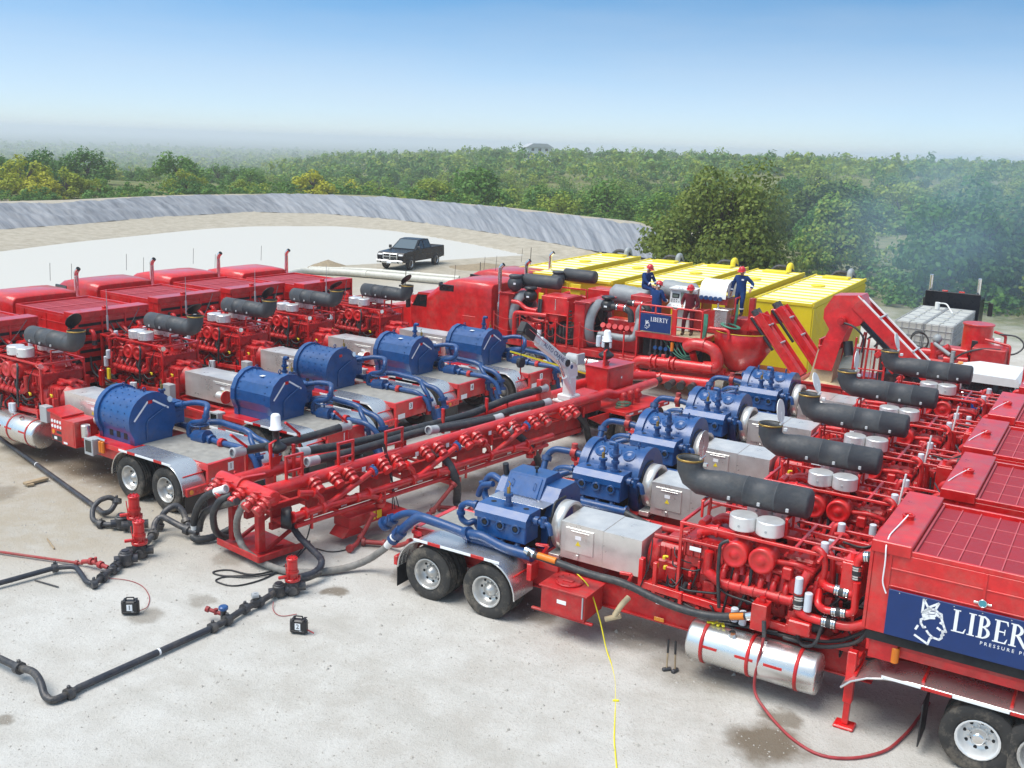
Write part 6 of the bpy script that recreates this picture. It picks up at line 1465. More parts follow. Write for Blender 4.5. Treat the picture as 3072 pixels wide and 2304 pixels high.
for k, pts in enumerate(([(-2.86, 20.44, .60), (-3.10, 20.26, .14), (-3.16, 19.98, .09), (-3.25, 19.74, .10)], [(-3.02, 20.13, .10), (-2.58, 20.08, .10), (-2.27, 19.86, .14), (-2.0, 19.7, .3)], [(-1.27, 22.40, .66), (-1.72, 22.0, .14), (-1.8, 21.8, .10)], [(-1.60, 22.36, .10), (-.81, 22.33, .10), (-.5, 22.2, .3)], [(1.0, 26.22, .8), (.66, 25.78, .14), (.5, 25.5, .12)])):
    o = solo('swivel_joint', ['slanting red pipe touching the ground by the manifold tool box', 'low red pipe lying crosswise toward the nearest trailer tail', 'slanting red pipe beside the big black hose', 'low red pipe lying behind the nearest trailer tail', 'slanting red pipe by the far hose of the manifold'][k], 'pipe', RIRON, lambda b: iron(b, pts, .05, (0, 1, len(pts) - 1)), G_RED)
# flow lines
G_LINE = 'dark flow line pipes across the yard'
def line(lab, pts, r=.052, un=(), m=IRONB, rings=()):
    o = solo('flow_line', lab, 'pipe', m, lambda b: b.tube(pts, r, 12, .14), G_LINE)
    if un: part(o, 'union_nuts', IRON, lambda b: [(b.cyl(Vector(pts[i]) - d * .05, Vector(pts[i]) + d * .05, r * 1.75, 10), b.cbox(Vector(pts[i]) + Vector((0, 0, .09)), (.05, .05, .10), None, .01)) for i in un for d in [(Vector(pts[min(i + 1, len(pts) - 1)]) - Vector(pts[max(i - 1, 0)])).normalized()]], kind='stuff')
    if rings: part(o, 'white_ring', PRINT, lambda b: [b.cyl(Vector(pts[i]).lerp(Vector(pts[i + 1]), f) - d, Vector(pts[i]).lerp(Vector(pts[i + 1]), f) + d, r * 1.06, 12) for i, f in rings for d in [(Vector(pts[i + 1]) - Vector(pts[i])).normalized() * .018]])
    return o
line('long straight black pipe running from the left edge to the curled joint', [(-14.6, 27.3, .10), (-9.50, 21.86, .085)], .056, rings=((0, .52),))
line('curled black pipe joint at the end of the long straight pipe', [(-9.50, 21.86, .085), (-8.98, 21.27, .09), (-8.80, 21.22, .16), (-8.72, 21.40, .34), (-8.86, 21.40, .44), (-9.04, 21.24, .42), (-9.14, 21.10, .28), (-9.06, 20.84, .10), (-8.78, 20.64, .085), (-8.46, 20.63, .09)], .058, (3, 8), IRON)
line('arched black pipe crossing over beside the paired red valves', [(-7.52, 20.60, .12), (-7.40, 20.62, .44), (-7.20, 20.80, .54), (-7.04, 20.76, .42), (-6.92, 20.62, .22), (-6.80, 20.42, .14)], .066, (0, 4), IRON)
line('muddy pipe joining the front red valve to the hose joint', [(-7.42, 19.62, .14), (-7.42, 19.98, .16), (-7.48, 20.28, .32), (-7.38, 20.40, .42), (-7.14, 20.34, .32), (-6.78, 20.22, .20), (-6.53, 20.10, .18)], .066, (1, 5), IRON)
line('bent black pipe entering from the left edge below the thin red pipe', [(-10.3, 16.70, .11), (-9.44, 17.52, .10), (-8.72, 18.26, .115), (-8.36, 18.34, .13), (-8.10, 18.02, .10), (-7.90, 17.74, .085), (-7.72, 17.66, .085), (-7.68, 17.95, .09)], .05, (2, 6))
line('chain of dark valves and couplings leading up to the front red valve', [(-7.68, 17.95, .09), (-7.62, 18.44, .10), (-7.60, 18.75, .11), (-7.56, 19.05, .12)], .058, (0, 1, 2), IRON)
line('black pipe with a muddy bend at the lower left corner', [(-8.7, 15.1, .15), (-7.52, 14.33, .20), (-7.20, 14.14, .26), (-6.98, 13.90, .22), (-6.86, 13.72, .10), (-6.70, 13.62, .07), (-6.54, 13.84, .075), (-6.46, 14.02, .075)], .058, (1, 6), IRON)
line('straight black pipe across the foreground with a white ring', [(-6.48, 14.0, .075), (-5.03, 16.10, .08)], .056, rings=((0, .57),))
line('string of muddy valves and unions at the end of the foreground pipe', [(-5.03, 16.10, .08), (-4.85, 16.36, .10), (-4.66, 16.82, .11), (-4.47, 17.08, .11), (-4.25, 17.56, .12), (-4.05, 17.85, .13)], .058, (0, 1, 2, 3, 4), IRON)
line('bent pipe lifting from the foreground valve to the manifold hose', [(-3.95, 17.98, .16), (-3.80, 18.08, .16), (-3.60, 18.30, .18)], .064, (0,), IRON)
def plug_valve(lab, x, y, s=1.0):
    t = thing('check_valve', lab, 'valve', (x, y, 0), 0.4, 'squat dark valve bodies on the flow lines')
    part(t, 'body', IRON, lambda b: (b.cyl((0, 0, .03), (0, 0, .26), .125, 16, ch=.02), b.cyl((0, 0, .255), (0, 0, .29), .10, 14, ch=.01)), 'cv1'); part(t, 'cap', IRONB, lambda b: (b.cyl((0, 0, .29), (0, 0, .31), .075, 6), b.cyl((-.2, 0, .13), (.2, 0, .13), .075, 12)), 'cv2')
    t.scale = (s,) * 3; return t
plug_valve('squat dark valve left of the rear red valve', -8.32, 20.62, 1.15); plug_valve('squat dark valve below the front red valve', -7.52, 18.72, 1.1); plug_valve('squat valve next to the foreground red valve', -4.22, 17.56, .95)
plug_valve('dark valve among the couplings at the lower left chain', -7.62, 18.30, .62)
def actuator(lab, x, y, s=1.0):
    t = thing('red_valve', lab, 'valve', (x, y, 0), .3, 'red hydraulic valves standing on the flow lines')
    part(t, 'valve_body', IRON, lambda b: (b.cyl((0, 0, .0), (0, 0, .27), .135, 16, ch=.015), b.cyl((-.24, 0, .14), (.24, 0, .14), .085, 12), b.cyl((0, -.2, .14), (0, .1, .14), .07, 12)), 'av1')
    a = part(t, 'actuator', RED, lambda b: (b.cyl((0, 0, .27), (0, 0, .33), .15, 18, ch=.01), b.cyl((0, 0, .33), (0, 0, .50), .105, 16), b.cyl((0, 0, .42), (0, 0, .46), .122, 16), b.cyl((0, 0, .50), (0, 0, .68), .10, 16, ch=.01), b.cyl((0, 0, .68), (0, 0, .73), .11, 16, ch=.01)), 'av2')
    part(a, 'bolt_rings', REDD, lambda b: [b.cyl((.13 * math.cos(q), .13 * math.sin(q), .33), (.13 * math.cos(q), .13 * math.sin(q), .36), .018, 6) for q in np.arange(0, 6.2, .78)] + [b.cyl((.08 * math.cos(q), .08 * math.sin(q), .73), (.08 * math.cos(q), .08 * math.sin(q), .75), .014, 6) for q in np.arange(0, 6.2, .78)], 'av3', kind='stuff')
    part(a, 'lever', RED, lambda b: (b.bar((0, 0, .36), (-.26, -.05, .36), .06, .05), b.tube([(-.1, -.1, .3), (-.13, -.1, .66)], .01, 5)), 'av4')
    t.scale = (s,) * 3; return t
actuator('rear red valve of the pair beside trailer number 1', -8.0, 20.52, 1.12); actuator('front red valve of the pair, nearer the camera', -7.40, 19.16, 1.08); actuator('single red valve in the foreground beside the grey hose', -4.0, 17.72, 1.0)
t = thing('gauge_valve', 'blue topped valve on the foreground flow line', 'valve', (-4.93, 16.42, 0), .5)
part(t, 'stem', IRON, lambda b: b.cyl((0, 0, .05), (0, 0, .26), .055, 10)); part(t, 'blue_cap', BLUE, lambda b: b.cyl((0, 0, .26), (0, 0, .34), .085, 14, ch=.02)); part(t, 'hand_grip', RIRON, lambda b: (b.tube([(-.02, .06, .16), (-.18, .22, .2)], .035, 8), b.cyl((-.2, .24, .2), (-.24, .28, .21), .055, 10), b.cyl((-.1, .14, .14), (-.1, .14, .24), .04, 8)))
t = thing('gauge_valve', 'grey gauge fitting between the foreground valves', 'valve', (-4.52, 17.0, 0), .5)
part(t, 'stem', IRON, lambda b: (b.cyl((0, 0, .05), (0, 0, .24), .05, 10), b.cbox((0, 0, .14), (.16, .12, .12), None, .02))); part(t, 'gauge_head', GREYB, lambda b: (b.cyl((-.06, 0, .28), (.06, 0, .28), .055, 12), b.cyl((0, 0, .22), (0, 0, .34), .035, 8)))
t = solo('thin_red_pipe', 'thin red pipe on the ground at the left edge', 'pipe', RIRON, lambda b: (b.tube([(-10.6, 19.17, .05), (-8.34, 18.62, .06)], .028, 8), b.cyl((-8.5, 18.66, .06), (-8.44, 18.645, .06), .05, 10)))
t = solo('red_swivel', 'short red swivel lying on the dark couplings', 'valve', RIRON, lambda b: (iron(b, [(-8.34, 18.62, .10), (-8.12, 18.52, .16), (-7.9, 18.42, .14), (-7.72, 18.34, .12)], .045, (1, 2)), b.cyl((-8.0, 18.45, .16), (-8.0, 18.45, .28), .03, 8)))
solo('steel_rod', 'thin steel rod lying on the ground under the bent pipe', 'rod', IRON, lambda b: b.tube([(-8.94, 17.88, .02), (-8.38, 17.62, .02)], .014, 6))
# black cases
for k, (x, y, n) in enumerate(((-6.66, 16.66, '1'), (-3.55, 16.16, '2'))):
    t = thing('equipment_case', ['small black case marked 1 on the ground at left', 'small black case marked 2 in front of the red valve'][k], 'case', (x, y, 0.012), -.15 if k else .1, 'black numbered cases on the yard')
    part(t, 'shell', BLK, lambda b: (b.box(-.15, .15, -.065, .065, 0, .255, .025), b.box(-.155, .155, -.008, .008, .005, .25, .01), b.box(-.12, .12, -.075, -.06, .03, .06, .01), b.box(-.12, -.07, -.08, .08, .255, .27, .006), b.box(.07, .12, -.08, .08, .255, .27, .006)), 'case')
    part(t, 'handle', BLK, lambda b: b.tube([(-.07, 0, .25), (-.07, 0, .31), (.07, 0, .31), (.07, 0, .25)], .013, 6, .02), 'caseh')
    q = part(t, 'label_plate', PRINT, lambda b: b.box(-.05, .05, -.069, -.066, .08, .20, .001), 'casel')
    text(q, 'number', n, .12, BLK, axes((0, -.0695, .14), (1, 0, 0), (0, 0, 1), (0, -1, 0)))
    part(t, 'latch', GREYB, lambda b: b.box(.03, .07, -.072, -.066, .05, .07, .002), 'casela')
solo('case_wire', 'thin dark wire trailing from case 1', 'cable', RHOSE, lambda b: b.tube([(-7.66, 18.09, .02), (-7.2, 18.05, .012), (-6.84, 17.8, .012), (-6.54, 17.32, .012), (-6.45, 16.9, .012), (-6.52, 16.68, .06)], .007, 5, .3))
solo('case_wire', 'short dark wire beside the case marked 2', 'cable', RHOSE, lambda b: (b.tube([(-4.25, 17.24, .05), (-4.2, 16.95, .012), (-4.0, 16.72, .012), (-3.74, 16.86, .012)], .007, 5, .2), b.tube([(-3.4, 16.14, .08), (-3.28, 16.1, .04)], .012, 5)))
solo('cable', 'black cable looped in long coils on the ground by the grey hose', 'cable', BLK, lambda b: (b.tube([(-4.02, 20.6, 1.3), (-4.12, 20.35, .6), (-4.24, 20.09, .02), (-4.36, 18.87, .015), (-4.75, 18.18, .015), (-5.2, 17.87, .015), (-5.63, 18.15, .015), (-5.45, 18.36, .015), (-4.9, 18.30, .03), (-4.4, 18.65, .02)], .016, 6, .4), b.tube([(-4.36, 18.9, .03), (-4.9, 18.36, .03), (-5.5, 18.7, .015), (-5.82, 18.52, .015), (-5.5, 18.34, .02), (-4.8, 18.44, .02), (-4.3, 19.0, .02), (-4.0, 19.7, .3), (-4.34, 20.08, .02)], .016, 6, .4), b.tube([(-4.34, 20.08, .02), (-3.58, 19.65, .015), (-3.16, 20.06, .02)], .012, 6, .3)))
solo('lead_cable', 'thin dark lead hanging from the middle rack of the manifold', 'cable', BLK, lambda b: [b.tube([MO + MF_ * 3.0 + ML_ * -.02 + Vector((.02 * k, 0, 1.86)), MO + MF_ * (3.0 + .05 * k) + ML_ * -.25 + Vector((0, 0, 1.2)), MO + MF_ * (3.05 - .1 * k) + ML_ * -.5 + Vector((0, 0, .5 - .12 * k))], .011, 5, .3) for k in range(3)])
# small litter
solo('plank_scrap', 'broken piece of weathered board lying left of trailer number 1', 'wood scrap', WOOD, lambda b: (b.bar((-11.62, 23.12, .05), (-11.30, 23.60, .05), .16, .06), b.bar((-11.55, 23.08, .03), (-11.42, 23.18, .03), .08, .05)))
solo('wood_stick', 'pale stick on the ground behind the thin red pipe', 'stick', WOOD, lambda b: b.tube([(-9.62, 19.9, .02), (-9.25, 19.4, .02)], .018, 6))
t = solo('caution_tape', 'yellow tape hanging from the red side box and trailing to the bottom edge', 'tape', TAPEY, lambda b: b.tube([(1.25, 16.70, 1.06), (1.44, 16.35, 1.0), (1.52, 16.14, .86), (1.66, 16.02, .45), (1.76, 15.78, .06), (1.81, 15.5, .02), (1.83, 14.9, .015), (1.77, 14.2, .012), (1.66, 13.2, .012), (1.63, 12.4, .012)], .012, 5, .15))
part(t, 'tape_end', TAPEY, lambda b: b.cbox((1.78, 14.25, .03), (.10, .03, .04), None, .01))
solo('tape_knot', 'crumpled yellow tape lying on the big tank of the nearest trailer', 'tape', TAPEY, lambda b: [b.cbox(RW(5.86 + .07 * k, .34, .985 + .012 * (k % 2)), (.12, .05, .03), Matrix.Rotation(.5 * k, 3, 'Z'), .01) for k in range(4)])
for k, (a, c, lab) in enumerate((((2.71, 15.26), (2.92, 16.26), 'left hammer standing head down on the yard'), ((2.84, 15.22), (3.05, 16.22), 'right hammer standing head down beside the other'))):
    hx, hy = a; t = thing('hammer', lab, 'hammer', (hx, hy, 0), 0.3 + .5 * k, 'two hammers before the fuel tank')
    part(t, 'head', IRON, lambda b: (b.cyl((-.075, 0, .045), (.075, 0, .045), .036, 10, ch=.01),), 'hamh'); part(t, 'shaft', WOOD, lambda b: b.tube([(0, 0, .05), (.012, .03, .45)], .016, 8), 'hams'); part(t, 'grip', BLK, lambda b: b.tube([(.0085, .022, .33), (.0155, .038, .56)], .019, 8), 'hamg')
t = solo('red_air_hose', 'dull red hose dropping from the trailer and looping over the ground', 'hose', RHOSE, lambda b: b.tube([RW(6.68 + .1, .13, 1.35), RW(6.82, .08, 1.1), RW(6.76, .02, .6), RW(6.74, .05, .15), (2272 * 0 + 4.13, 13.82, .03), (4.30, 13.30, .03), (4.58, 12.92, .03), (5.05, 12.90, .03), (5.60, 13.12, .03), (6.13, 13.68, .03), (6.75, 14.5, .03)], .024, 8, .25))
part(t, 'hose_coupling', IRON, lambda b: (b.cyl(RW(6.78, .13, 1.36), RW(6.82, .08, 1.12), .035, 10),))

# ================================================================== TRACTORS
def tractor(lab, loc, rz, stack=True, group='red truck tractors coupled to the left row', cut=False):
    """x forward; x = 0 at the back of the sleeper"""
    t = thing('truck_tractor', lab, 'truck tractor', loc, rz, group)
    def f_sleeper(b):
        rows = []
        for x, zt, w in ((0, 3.14, 1.15), (.03, 3.18, 1.17), (.7, 3.22, 1.17), (1.6, 3.22, 1.17), (2.1, 3.12, 1.16), (2.5, 2.92, 1.14), (2.85, 2.66, 1.12), (3.1, 2.50, 1.1)):
            rows.append([(x, s * w * f, zt - d) for s, f, d in ((-1, 1, zt - 1.0), (-1, 1, .62), (-1, .995, .26), (-1, .965, .10), (-1, .88, .02), (-1, .5, 0), (1, .5, 0), (1, .88, .02), (1, .965, .10), (1, .995, .26), (1, 1, .62), (1, 1, zt - 1.0))])
        m = 12
        b.add([p for r in rows for p in r], [[i * m + k, (i + 1) * m + k, (i + 1) * m + k + 1, i * m + k + 1] for i in range(len(rows) - 1) for k in range(m - 1)], True)
        b.add(rows[0], [list(range(m))]); b.add(rows[-1], [list(range(m))[::-1]])
    sl_ = part(t, 'sleeper', RED, f_sleeper, 'slp')
    part(t, 'cab', RED, lambda b: (b.box(2.2, 3.95, -1.08, 1.08, 1.0, 2.05, .04), b.prism([(2.9, 2.05), (3.95, 2.05), (3.6, 2.50), (2.9, 2.52)], 'y', -1.0, 1.0)), 'cab')
    part(t, 'hood', RED, lambda b: b.prism([(3.9, 1.0), (6.0, 1.0), (6.1, 1.5), (5.9, 1.65), (3.9, 1.98)], 'y', -.85, .85), 'hood')
    for s_ in (-1, 1):
        part(t, 'side_window', GLASS, lambda b: b.prism([(3.13, 1.95), (3.85, 1.95), (3.58, 2.42), (3.13, 2.44)], 'y', s_ * 1.07, s_ * 1.085), ('twn', s_))
        part(sl_, 'roof_window', GLASS, lambda b: b.box(1.75, 2.46, s_ * 1.10, s_ * 1.176, 2.70, 2.96, .05), ('rwn', s_))
        part(sl_, 'side_hatch', RED, lambda b: b.box(.7, 1.35, s_ * 1.15, s_ * 1.18, 1.25, 1.85, .03), ('swn', s_))
        st = part(t, 'exhaust_stack', CHROME, lambda b: (b.tube([(-.22, s_ * .95, 1.3), (-.22, s_ * .95, 3.6), (-.22, s_ * .95, 3.82), (-.38, s_ * .95, 3.95)], .075, 12, .16, cap=False), b.cyl((-.22, s_ * .95, 1.4), (-.22, s_ * .95, 2.5), .12, 14)), ('stk', s_)) if (s_ == -1 or stack == 2) else None
        if st: part(st, 'stack_mouth', DARK, lambda b: b.cyl((-.376, s_ * .95, 3.945), (-.38, s_ * .95, 3.95), .07, 12), ('stm', s_))
        part(t, 'mirror', BLK, lambda b: (b.box(3.75, 3.87, s_ * 1.28, s_ * 1.5, 1.9, 2.5, .03), b.bar((3.8, s_ * 1.05, 2.4), (3.8, s_ * 1.4, 2.4), .03)), ('mir', s_))
    part(t, 'roof_antenna', BLK, lambda b: (b.tube([(1.2, -.9, 3.4), (1.15, -.9, 4.0)], .008, 5), b.tube([(2.0, .8, 3.1), (1.95, .8, 3.7)], .008, 5)), 'rant')
    part(t, 'chassis', REDD, lambda b: (b.box(-2.6, 5.8, -.45, .45, .7, .95),), 'tchs')
    for x in (-.55, -1.85): dual(t, x, 1); dual(t, x, -1)
    wheel(t, 4.9, 1.05, side=1); wheel(t, 4.9, -1.05, side=-1)
    return t
TL = ['red truck tractor almost cut off by the left edge of the picture', 'red truck tractor fourth in line counted from the white pipes', 'red truck tractor third in line counted from the white pipes', 'red truck tractor second in line counted from the white pipes', 'red truck tractor parked nearest the white pipes by the pond']
for i, (ds, dt) in enumerate(L_POS):
    tractor(TL[i], O_L + FW_L * (ds + 11.75) - LT_L * (dt + 1.27), AZ_L)
# tractor under the nearest trailer at right: only its drive end shows
p = O_R + FW_R * (12.6 - 1.1) + LT_R * 1.27
t = tractor('red truck tractor under the signed trailer, its drive wheel at the bottom right corner', p, AZ_R)
def f_qf(b):
    pr = [(-4.55 + .0, .72), (-4.42, .86), (-4.2, .98), (-3.95, 1.05), (-3.6, 1.10), (-1.2, 1.10), (-.9, 1.0), (-.7, .8)]
    b.strip(pr, 'y', -1.28, -.62, .012); b.tube([(x, -1.28, z - .004) for x, z in pr], .018, 6)
fo = part(t, 'fender', ALU, f_qf)
for k, (a, c) in enumerate(((-3.45, -3.05), (-2.30, -1.90))): part(fo, 'reflector', REDL, lambda b: b.box(a, c, -1.31, -1.296, 1.055, 1.105, .002))
for k, (a, c) in enumerate(((-4.0, -3.46), (-3.04, -2.31), (-1.89, -1.3))): part(fo, 'white_stripe', PRINT, lambda b: b.box(a, c, -1.308, -1.297, 1.06, 1.10, .002))
for x in (-4.38, -3.45, -2.3): part(fo, 'stay_rod', RED, lambda b: b.tube([(x, -1.2, 1.125 if x > -4 else .93), (x, -.75, 1.13 if x > -4 else .95), (x, -.55, 1.2)], .024, 8))
part(t, 'mud_flap', BLK, lambda b: b.box(-3.42, -3.40, -1.24, -.66, .12, .80, .003))
for x in (-2.65,):
    wheel(t, x, -1.135, side=-1, rm=ACAN); wheel(t, x, -.80, side=-1, detail=False)
    part(t, 'hub_cap', CHROME, lambda b: b.lathe((x, -1.135, .515), (0, -1, 0), [(-.05, .12), (.03, .115), (.06, .09), (.10, .085), (.11, .06), (.115, 0)], 18, cap=False))
part(t, 'rear_chassis', REDD, lambda b: b.box(-5.0, -2.6, -.45, .45, .7, .95))

# ================================================================== BLENDER TRUCK (facing away to the left)
BO, BFW, BLT = Vector((4.26, 35.05, 0)), Vector((.84805, -.52992, 0)), Vector((.52992, .84805, 0)); AZ_B = math.atan2(BFW.y, BFW.x)
def BW(x, y, z=0): return BO + BFW * x + BLT * y + Vector((0, 0, z))
tractor('tall red sleeper cab of the blender truck behind pump trailer 5', BW(-6.1, 1.2), AZ_B + PI, stack=2, group=None)
tractor('red sleeper cab partly hidden behind the blender truck cab', BW(-7.0, 4.6), AZ_B + PI, group=None)
bt = thing('blender_truck', 'long red blender truck with two engines and a railed control platform', 'blender truck', BO, AZ_B)
part(bt, 'chassis', REDD, lambda b: (b.box(-6.2, 6.2, .55, 1.95, .75, 1.02), b.box(-6.0, .02, -.02, .04, 1.0, 1.24, .01), b.box(-6.0, .0, .045, 2.4, 1.18, 1.24, .01), b.box(.03, 5.4, .1, 2.4, .95, 1.1)))
# front engine set
def eng_set(x0, big):
    part(bt, 'radiator', RED, lambda b: (b.box(x0, x0 + .42, .05, 2.0, 1.25, 2.86, .015), b.box(x0 - .03, x0 + .46, .02, 2.03, 2.86, 2.90, .006), b.bar((x0 + .02, .02, 2.93), (x0 + .7, .02, 2.93), .04), b.bar((x0 + .02, 2.0, 2.93), (x0 + .7, 2.0, 2.93), .04)))
    s_ = part(bt, 'fan_shroud', GREYC, lambda b: b.lathe((x0 + .43, 1.0, 2.02), (1, 0, 0), [(0, .92), (.10, .90), (.26, .78), (.27, .70), (.1, .66)], 26, cap=False))
    part(s_, 'fan_blade', BLK, lambda b: [b.bar((x0 + .56, 1.0, 2.02), (x0 + .56, 1.0 + .64 * math.cos(a), 2.02 + .64 * math.sin(a)), .04, .2, up=(1, .4, 0)) for a in np.arange(0, 6.2, PI / 4)])
    e = part(bt, 'engine_block', RED, lambda b: (b.box(x0 + .9, x0 + 2.4, .5, 1.6, 1.25, 2.12, .05), b.box(x0 + 1.0, x0 + 2.3, .75, 1.35, 2.1, 2.35, .04), [b.cyl((x0 + 1.05 + .24 * k, .50, 2.06), (x0 + 1.05 + .24 * k, .30, 2.16), .10, 10) for k in range(6)]))
    part(e, 'exhaust_pipe', GREYC if big else RED, lambda b: b.tube([(x0 + .95, .22, 1.82), (x0 + 2.05, .22, 1.80), (x0 + 2.38, .22, 1.86), (x0 + 2.44, .25, 2.2), (x0 + 2.44, .4, 2.5)], .125, 12, .22))
    a = part(bt, 'air_cleaner', BLK, lambda b: (b.sphere((x0 + 1.15, .42, 2.86), .27, 16, 10, (1, .9, .9)), b.cyl((x0 + 1.15, .42, 3.05), (x0 + 1.15, .42, 3.13), .10, 12), b.cyl((x0 + 1.15, .42, 3.10), (x0 + 1.15, .42, 3.20), .24, 18, ch=.03)))
    part(a, 'white_sticker', PRINT, lambda b: b.box(x0 + 1.12, x0 + 1.24, .166, .172, 2.82, 2.88, .001))
    if big:
        for k, (y, z) in enumerate(((.35, 2.86), (.95, 2.96))):
            d = part(bt, 'intake_elbow', HOSE, lambda b: b.tube([(x0 + 1.35 + .35 * k, y, z), (x0 + 1.85 + .4 * k, y, z - .02), (x0 + 2.10 + .4 * k, y, z - .12), (x0 + 2.14 + .4 * k, y, z - .48)], .115, 12, .18))
            part(d, 'red_sleeve', RED, lambda b: b.cyl((x0 + 1.62 + .36 * k, y, z - .005), (x0 + 1.84 + .36 * k, y, z - .015), .125, 12)); part(d, 'hose_clamp', CHROME, lambda b: [b.cyl((q, y, z - .01), (q + .03, y, z - .01), .13, 12) for q in (x0 + 1.56 + .36 * k, x0 + 1.88 + .36 * k)])
        part(bt, 'heat_pipe', GREYC, lambda b: b.tube([(x0 + 2.2, .8, 2.3), (x0 + 2.2, .8, 2.75), (x0 + 2.3, .8, 2.9)], .12, 10, .1))
eng_set(-5.75, False); eng_set(-2.50, True)
part(bt, 'coolant_pipe', RED, lambda b: (b.tube([(-5.2, .1, 2.62), (-4.9, .1, 2.62), (-4.6, .1, 2.40), (-4.1, .1, 2.38)], .085, 10, .2), b.tube([(-5.0, -.02, 1.3), (-5.0, -.02, 2.25), (-3.6, -.02, 2.28)], .085, 10, .16), b.tube([(-4.3, -.0, 2.28), (-4.2, -.0, 2.08), (-3.55, .0, 2.05)], .06, 10, .12)))
hb2 = part(bt, 'hydraulic_tank', RED, lambda b: (b.box(-3.95, -2.85, .12, 1.2, 2.36, 2.98, .012), b.box(-3.9, -2.9, .2, 1.1, 2.98, 3.0, .005), b.box(-4.02, -2.80, .05, 1.26, 2.33, 2.36, .006), b.box(-3.9, -3.2, .1, 1.1, 2.05, 2.33, .01)))
part(hb2, 'gauge_tube', CHROME, lambda b: (b.box(-3.35, -3.32, .105, .118, 2.5, 2.9, .002),)); [part(hb2, 'black_hose', HOSE, lambda b: b.tube([(-3.98 + .09 * k, .05, 2.85), (-3.98 + .09 * k, -.02, 2.5), (-3.9 + .06 * k, .02, 1.8), (-3.85 + .06 * k, .2, 1.4)], .045, 8, .2)) for k in range(2)]
part(bt, 'control_valves', IRON, lambda b: [b.tube([(-3.6 + .16 * i, .15, 2.0), (-3.6 + .16 * i + .05, .05 + .03 * (i % 2), 1.6), (-3.55 + .16 * i, .2, 1.3)], .03, 6, .1) for i in range(7)] + [b.box(-3.7, -2.6, .3, .9, 1.3, 2.0, .02)])
part(bt, 'yellow_panel', YELT, lambda b: (b.box(-4.3, -4.1, .5, .56, 2.3, 3.0, .005), ))
part(bt, 'cable_rack', DARK, lambda b: [b.box(-2.66, -2.56, -.06, .0, 1.35 + .13 * k, 1.41 + .13 * k, .01) for k in range(10)]); part(bt, 'rack_post', RED, lambda b: b.bar((-2.72, -.03, 1.2), (-2.72, -.03, 2.9), .06))
mu = part(bt, 'muffler', MUF, lambda b: (b.lathe((-5.3, 1.15, 3.34), (1, 0, 0), [(0, 0), (0, .2), (.04, .245), (1.5, .245), (1.54, .22), (1.54, 0)], 22, cap=False), b.cyl((-5.45, 1.1, 3.24), (-5.3, 1.1, 3.3), .27, 16), b.sphere((-5.5, .75, 3.2), .30, 16, 10), b.cyl((-5.5, .75, 3.42), (-5.5, .75, 3.54), .25, 18, ch=.03)))
part(mu, 'white_sticker', PRINT, lambda b: b.box(-5.4, -5.3, .455, .462, 3.2, 3.27, .001))
for i, x in enumerate((-5.9, -4.75, -3.62, -3.2, -2.2, -1.0, -.42)): part(bt, 'rail_post', RED, lambda b: b.bar((x, -.04, 1.2), (x, -.04, 2.2 if i < 5 else 2.1), .05))
def catenary(b, x0, x1, z, sag): b.tube([(lerp(x0, x1, t), -.06, z - sag * 4 * t * (1 - t)) for t in np.linspace(0, 1, 9)], .012, 5)
part(bt, 'rail_chain', REDD, lambda b: [catenary(b, p, q, z, .16) for p, q in ((-5.9, -4.75), (-4.75, -3.62), (-3.62, -3.2), (-3.2, -2.2), (-2.2, -1.0)) for z in (2.12, 1.68)])
fx = part(bt, 'fire_extinguisher', REDL, lambda b: [b.cyl((x, -.1, 1.5), (x, -.1, 1.95), .075, 12, ch=.03) for x in (-4.1, -3.85)]); part(fx, 'white_label', PRINT, lambda b: [b.cyl((x, -.1, 1.52), (x, -.1, 1.74), .079, 12) for x in (-4.1, -3.85)])
part(bt, 'filter_bank', FILTW, lambda b: [b.cyl((-1.42 + .22 * k, -.02, 1.42), (-1.42 + .22 * k, -.02, 1.82), .09, 12, ch=.02) for k in range(3)])
fuel = part(bt, 'fuel_tank', ALU, f_tank(-2.85, -.9, .32, .66, .35)); part(fuel, 'strap', REDD, lambda b: [b.lathe((x, .32, .66), (1, 0, 0), [(0, .352), (0, .362), (.06, .362), (.06, .352)], 28, cap=False) for x in (-2.5, -1.9, -1.25)])
# control platform
part(bt, 'platform_floor', TAN, lambda b: b.box(.10, 2.40, .06, 1.9, 2.10, 2.16, .006)); part(bt, 'platform_edge', RED, lambda b: (b.box(.0, 2.48, -.02, .055, 1.98, 2.17, .01), b.box(-.02, .0, .0, 1.9, 1.98, 2.17, .004), b.box(2.43, 2.5, .06, 1.9, 1.98, 2.17, .01), b.bar((.05, .03, 1.15), (.05, .03, 2.0), .07), b.box(-.6, .1, -.03, .05, 1.02, 1.14, .01)))
def rail(b, x0, x1, z0=2.17, z1=3.12, mids=(2.62,)):
    b.tube([(x0, .02, z0), (x0, .02, z1), (x1, .02, z1), (x1, .02, z0)], .032, 8, .10)
    for z in mids: b.tube([(x0, .02, z), (x1, .02, z)], .026, 8)
part(bt, 'guard_rail', RED, lambda b: (rail(b, .12, 1.34, mids=(2.86,)), rail(b, 1.48, 2.42, mids=(2.80, 2.48)), b.box(1.34, 1.48, -.01, .05, 2.17, 3.08, .01), b.tube([(.12, .02, 3.12), (.12, 1.4, 3.12)], .03, 8), b.tube([(2.42, .02, 3.12), (2.42, .6, 3.12)], .03, 8), b.bar((.7, .02, 2.86), (.7, .02, 3.12), .05)))
sb = part(bt, 'sign_board', SIGNB, lambda b: b.box(.17, 1.31, -.045, -.015, 2.22, 2.83, .004))
liberty_print(sb, (.35, -.047, 2.36), (1, 0, 0), (0, 0, 1), (0, -1, 0), .15, False)
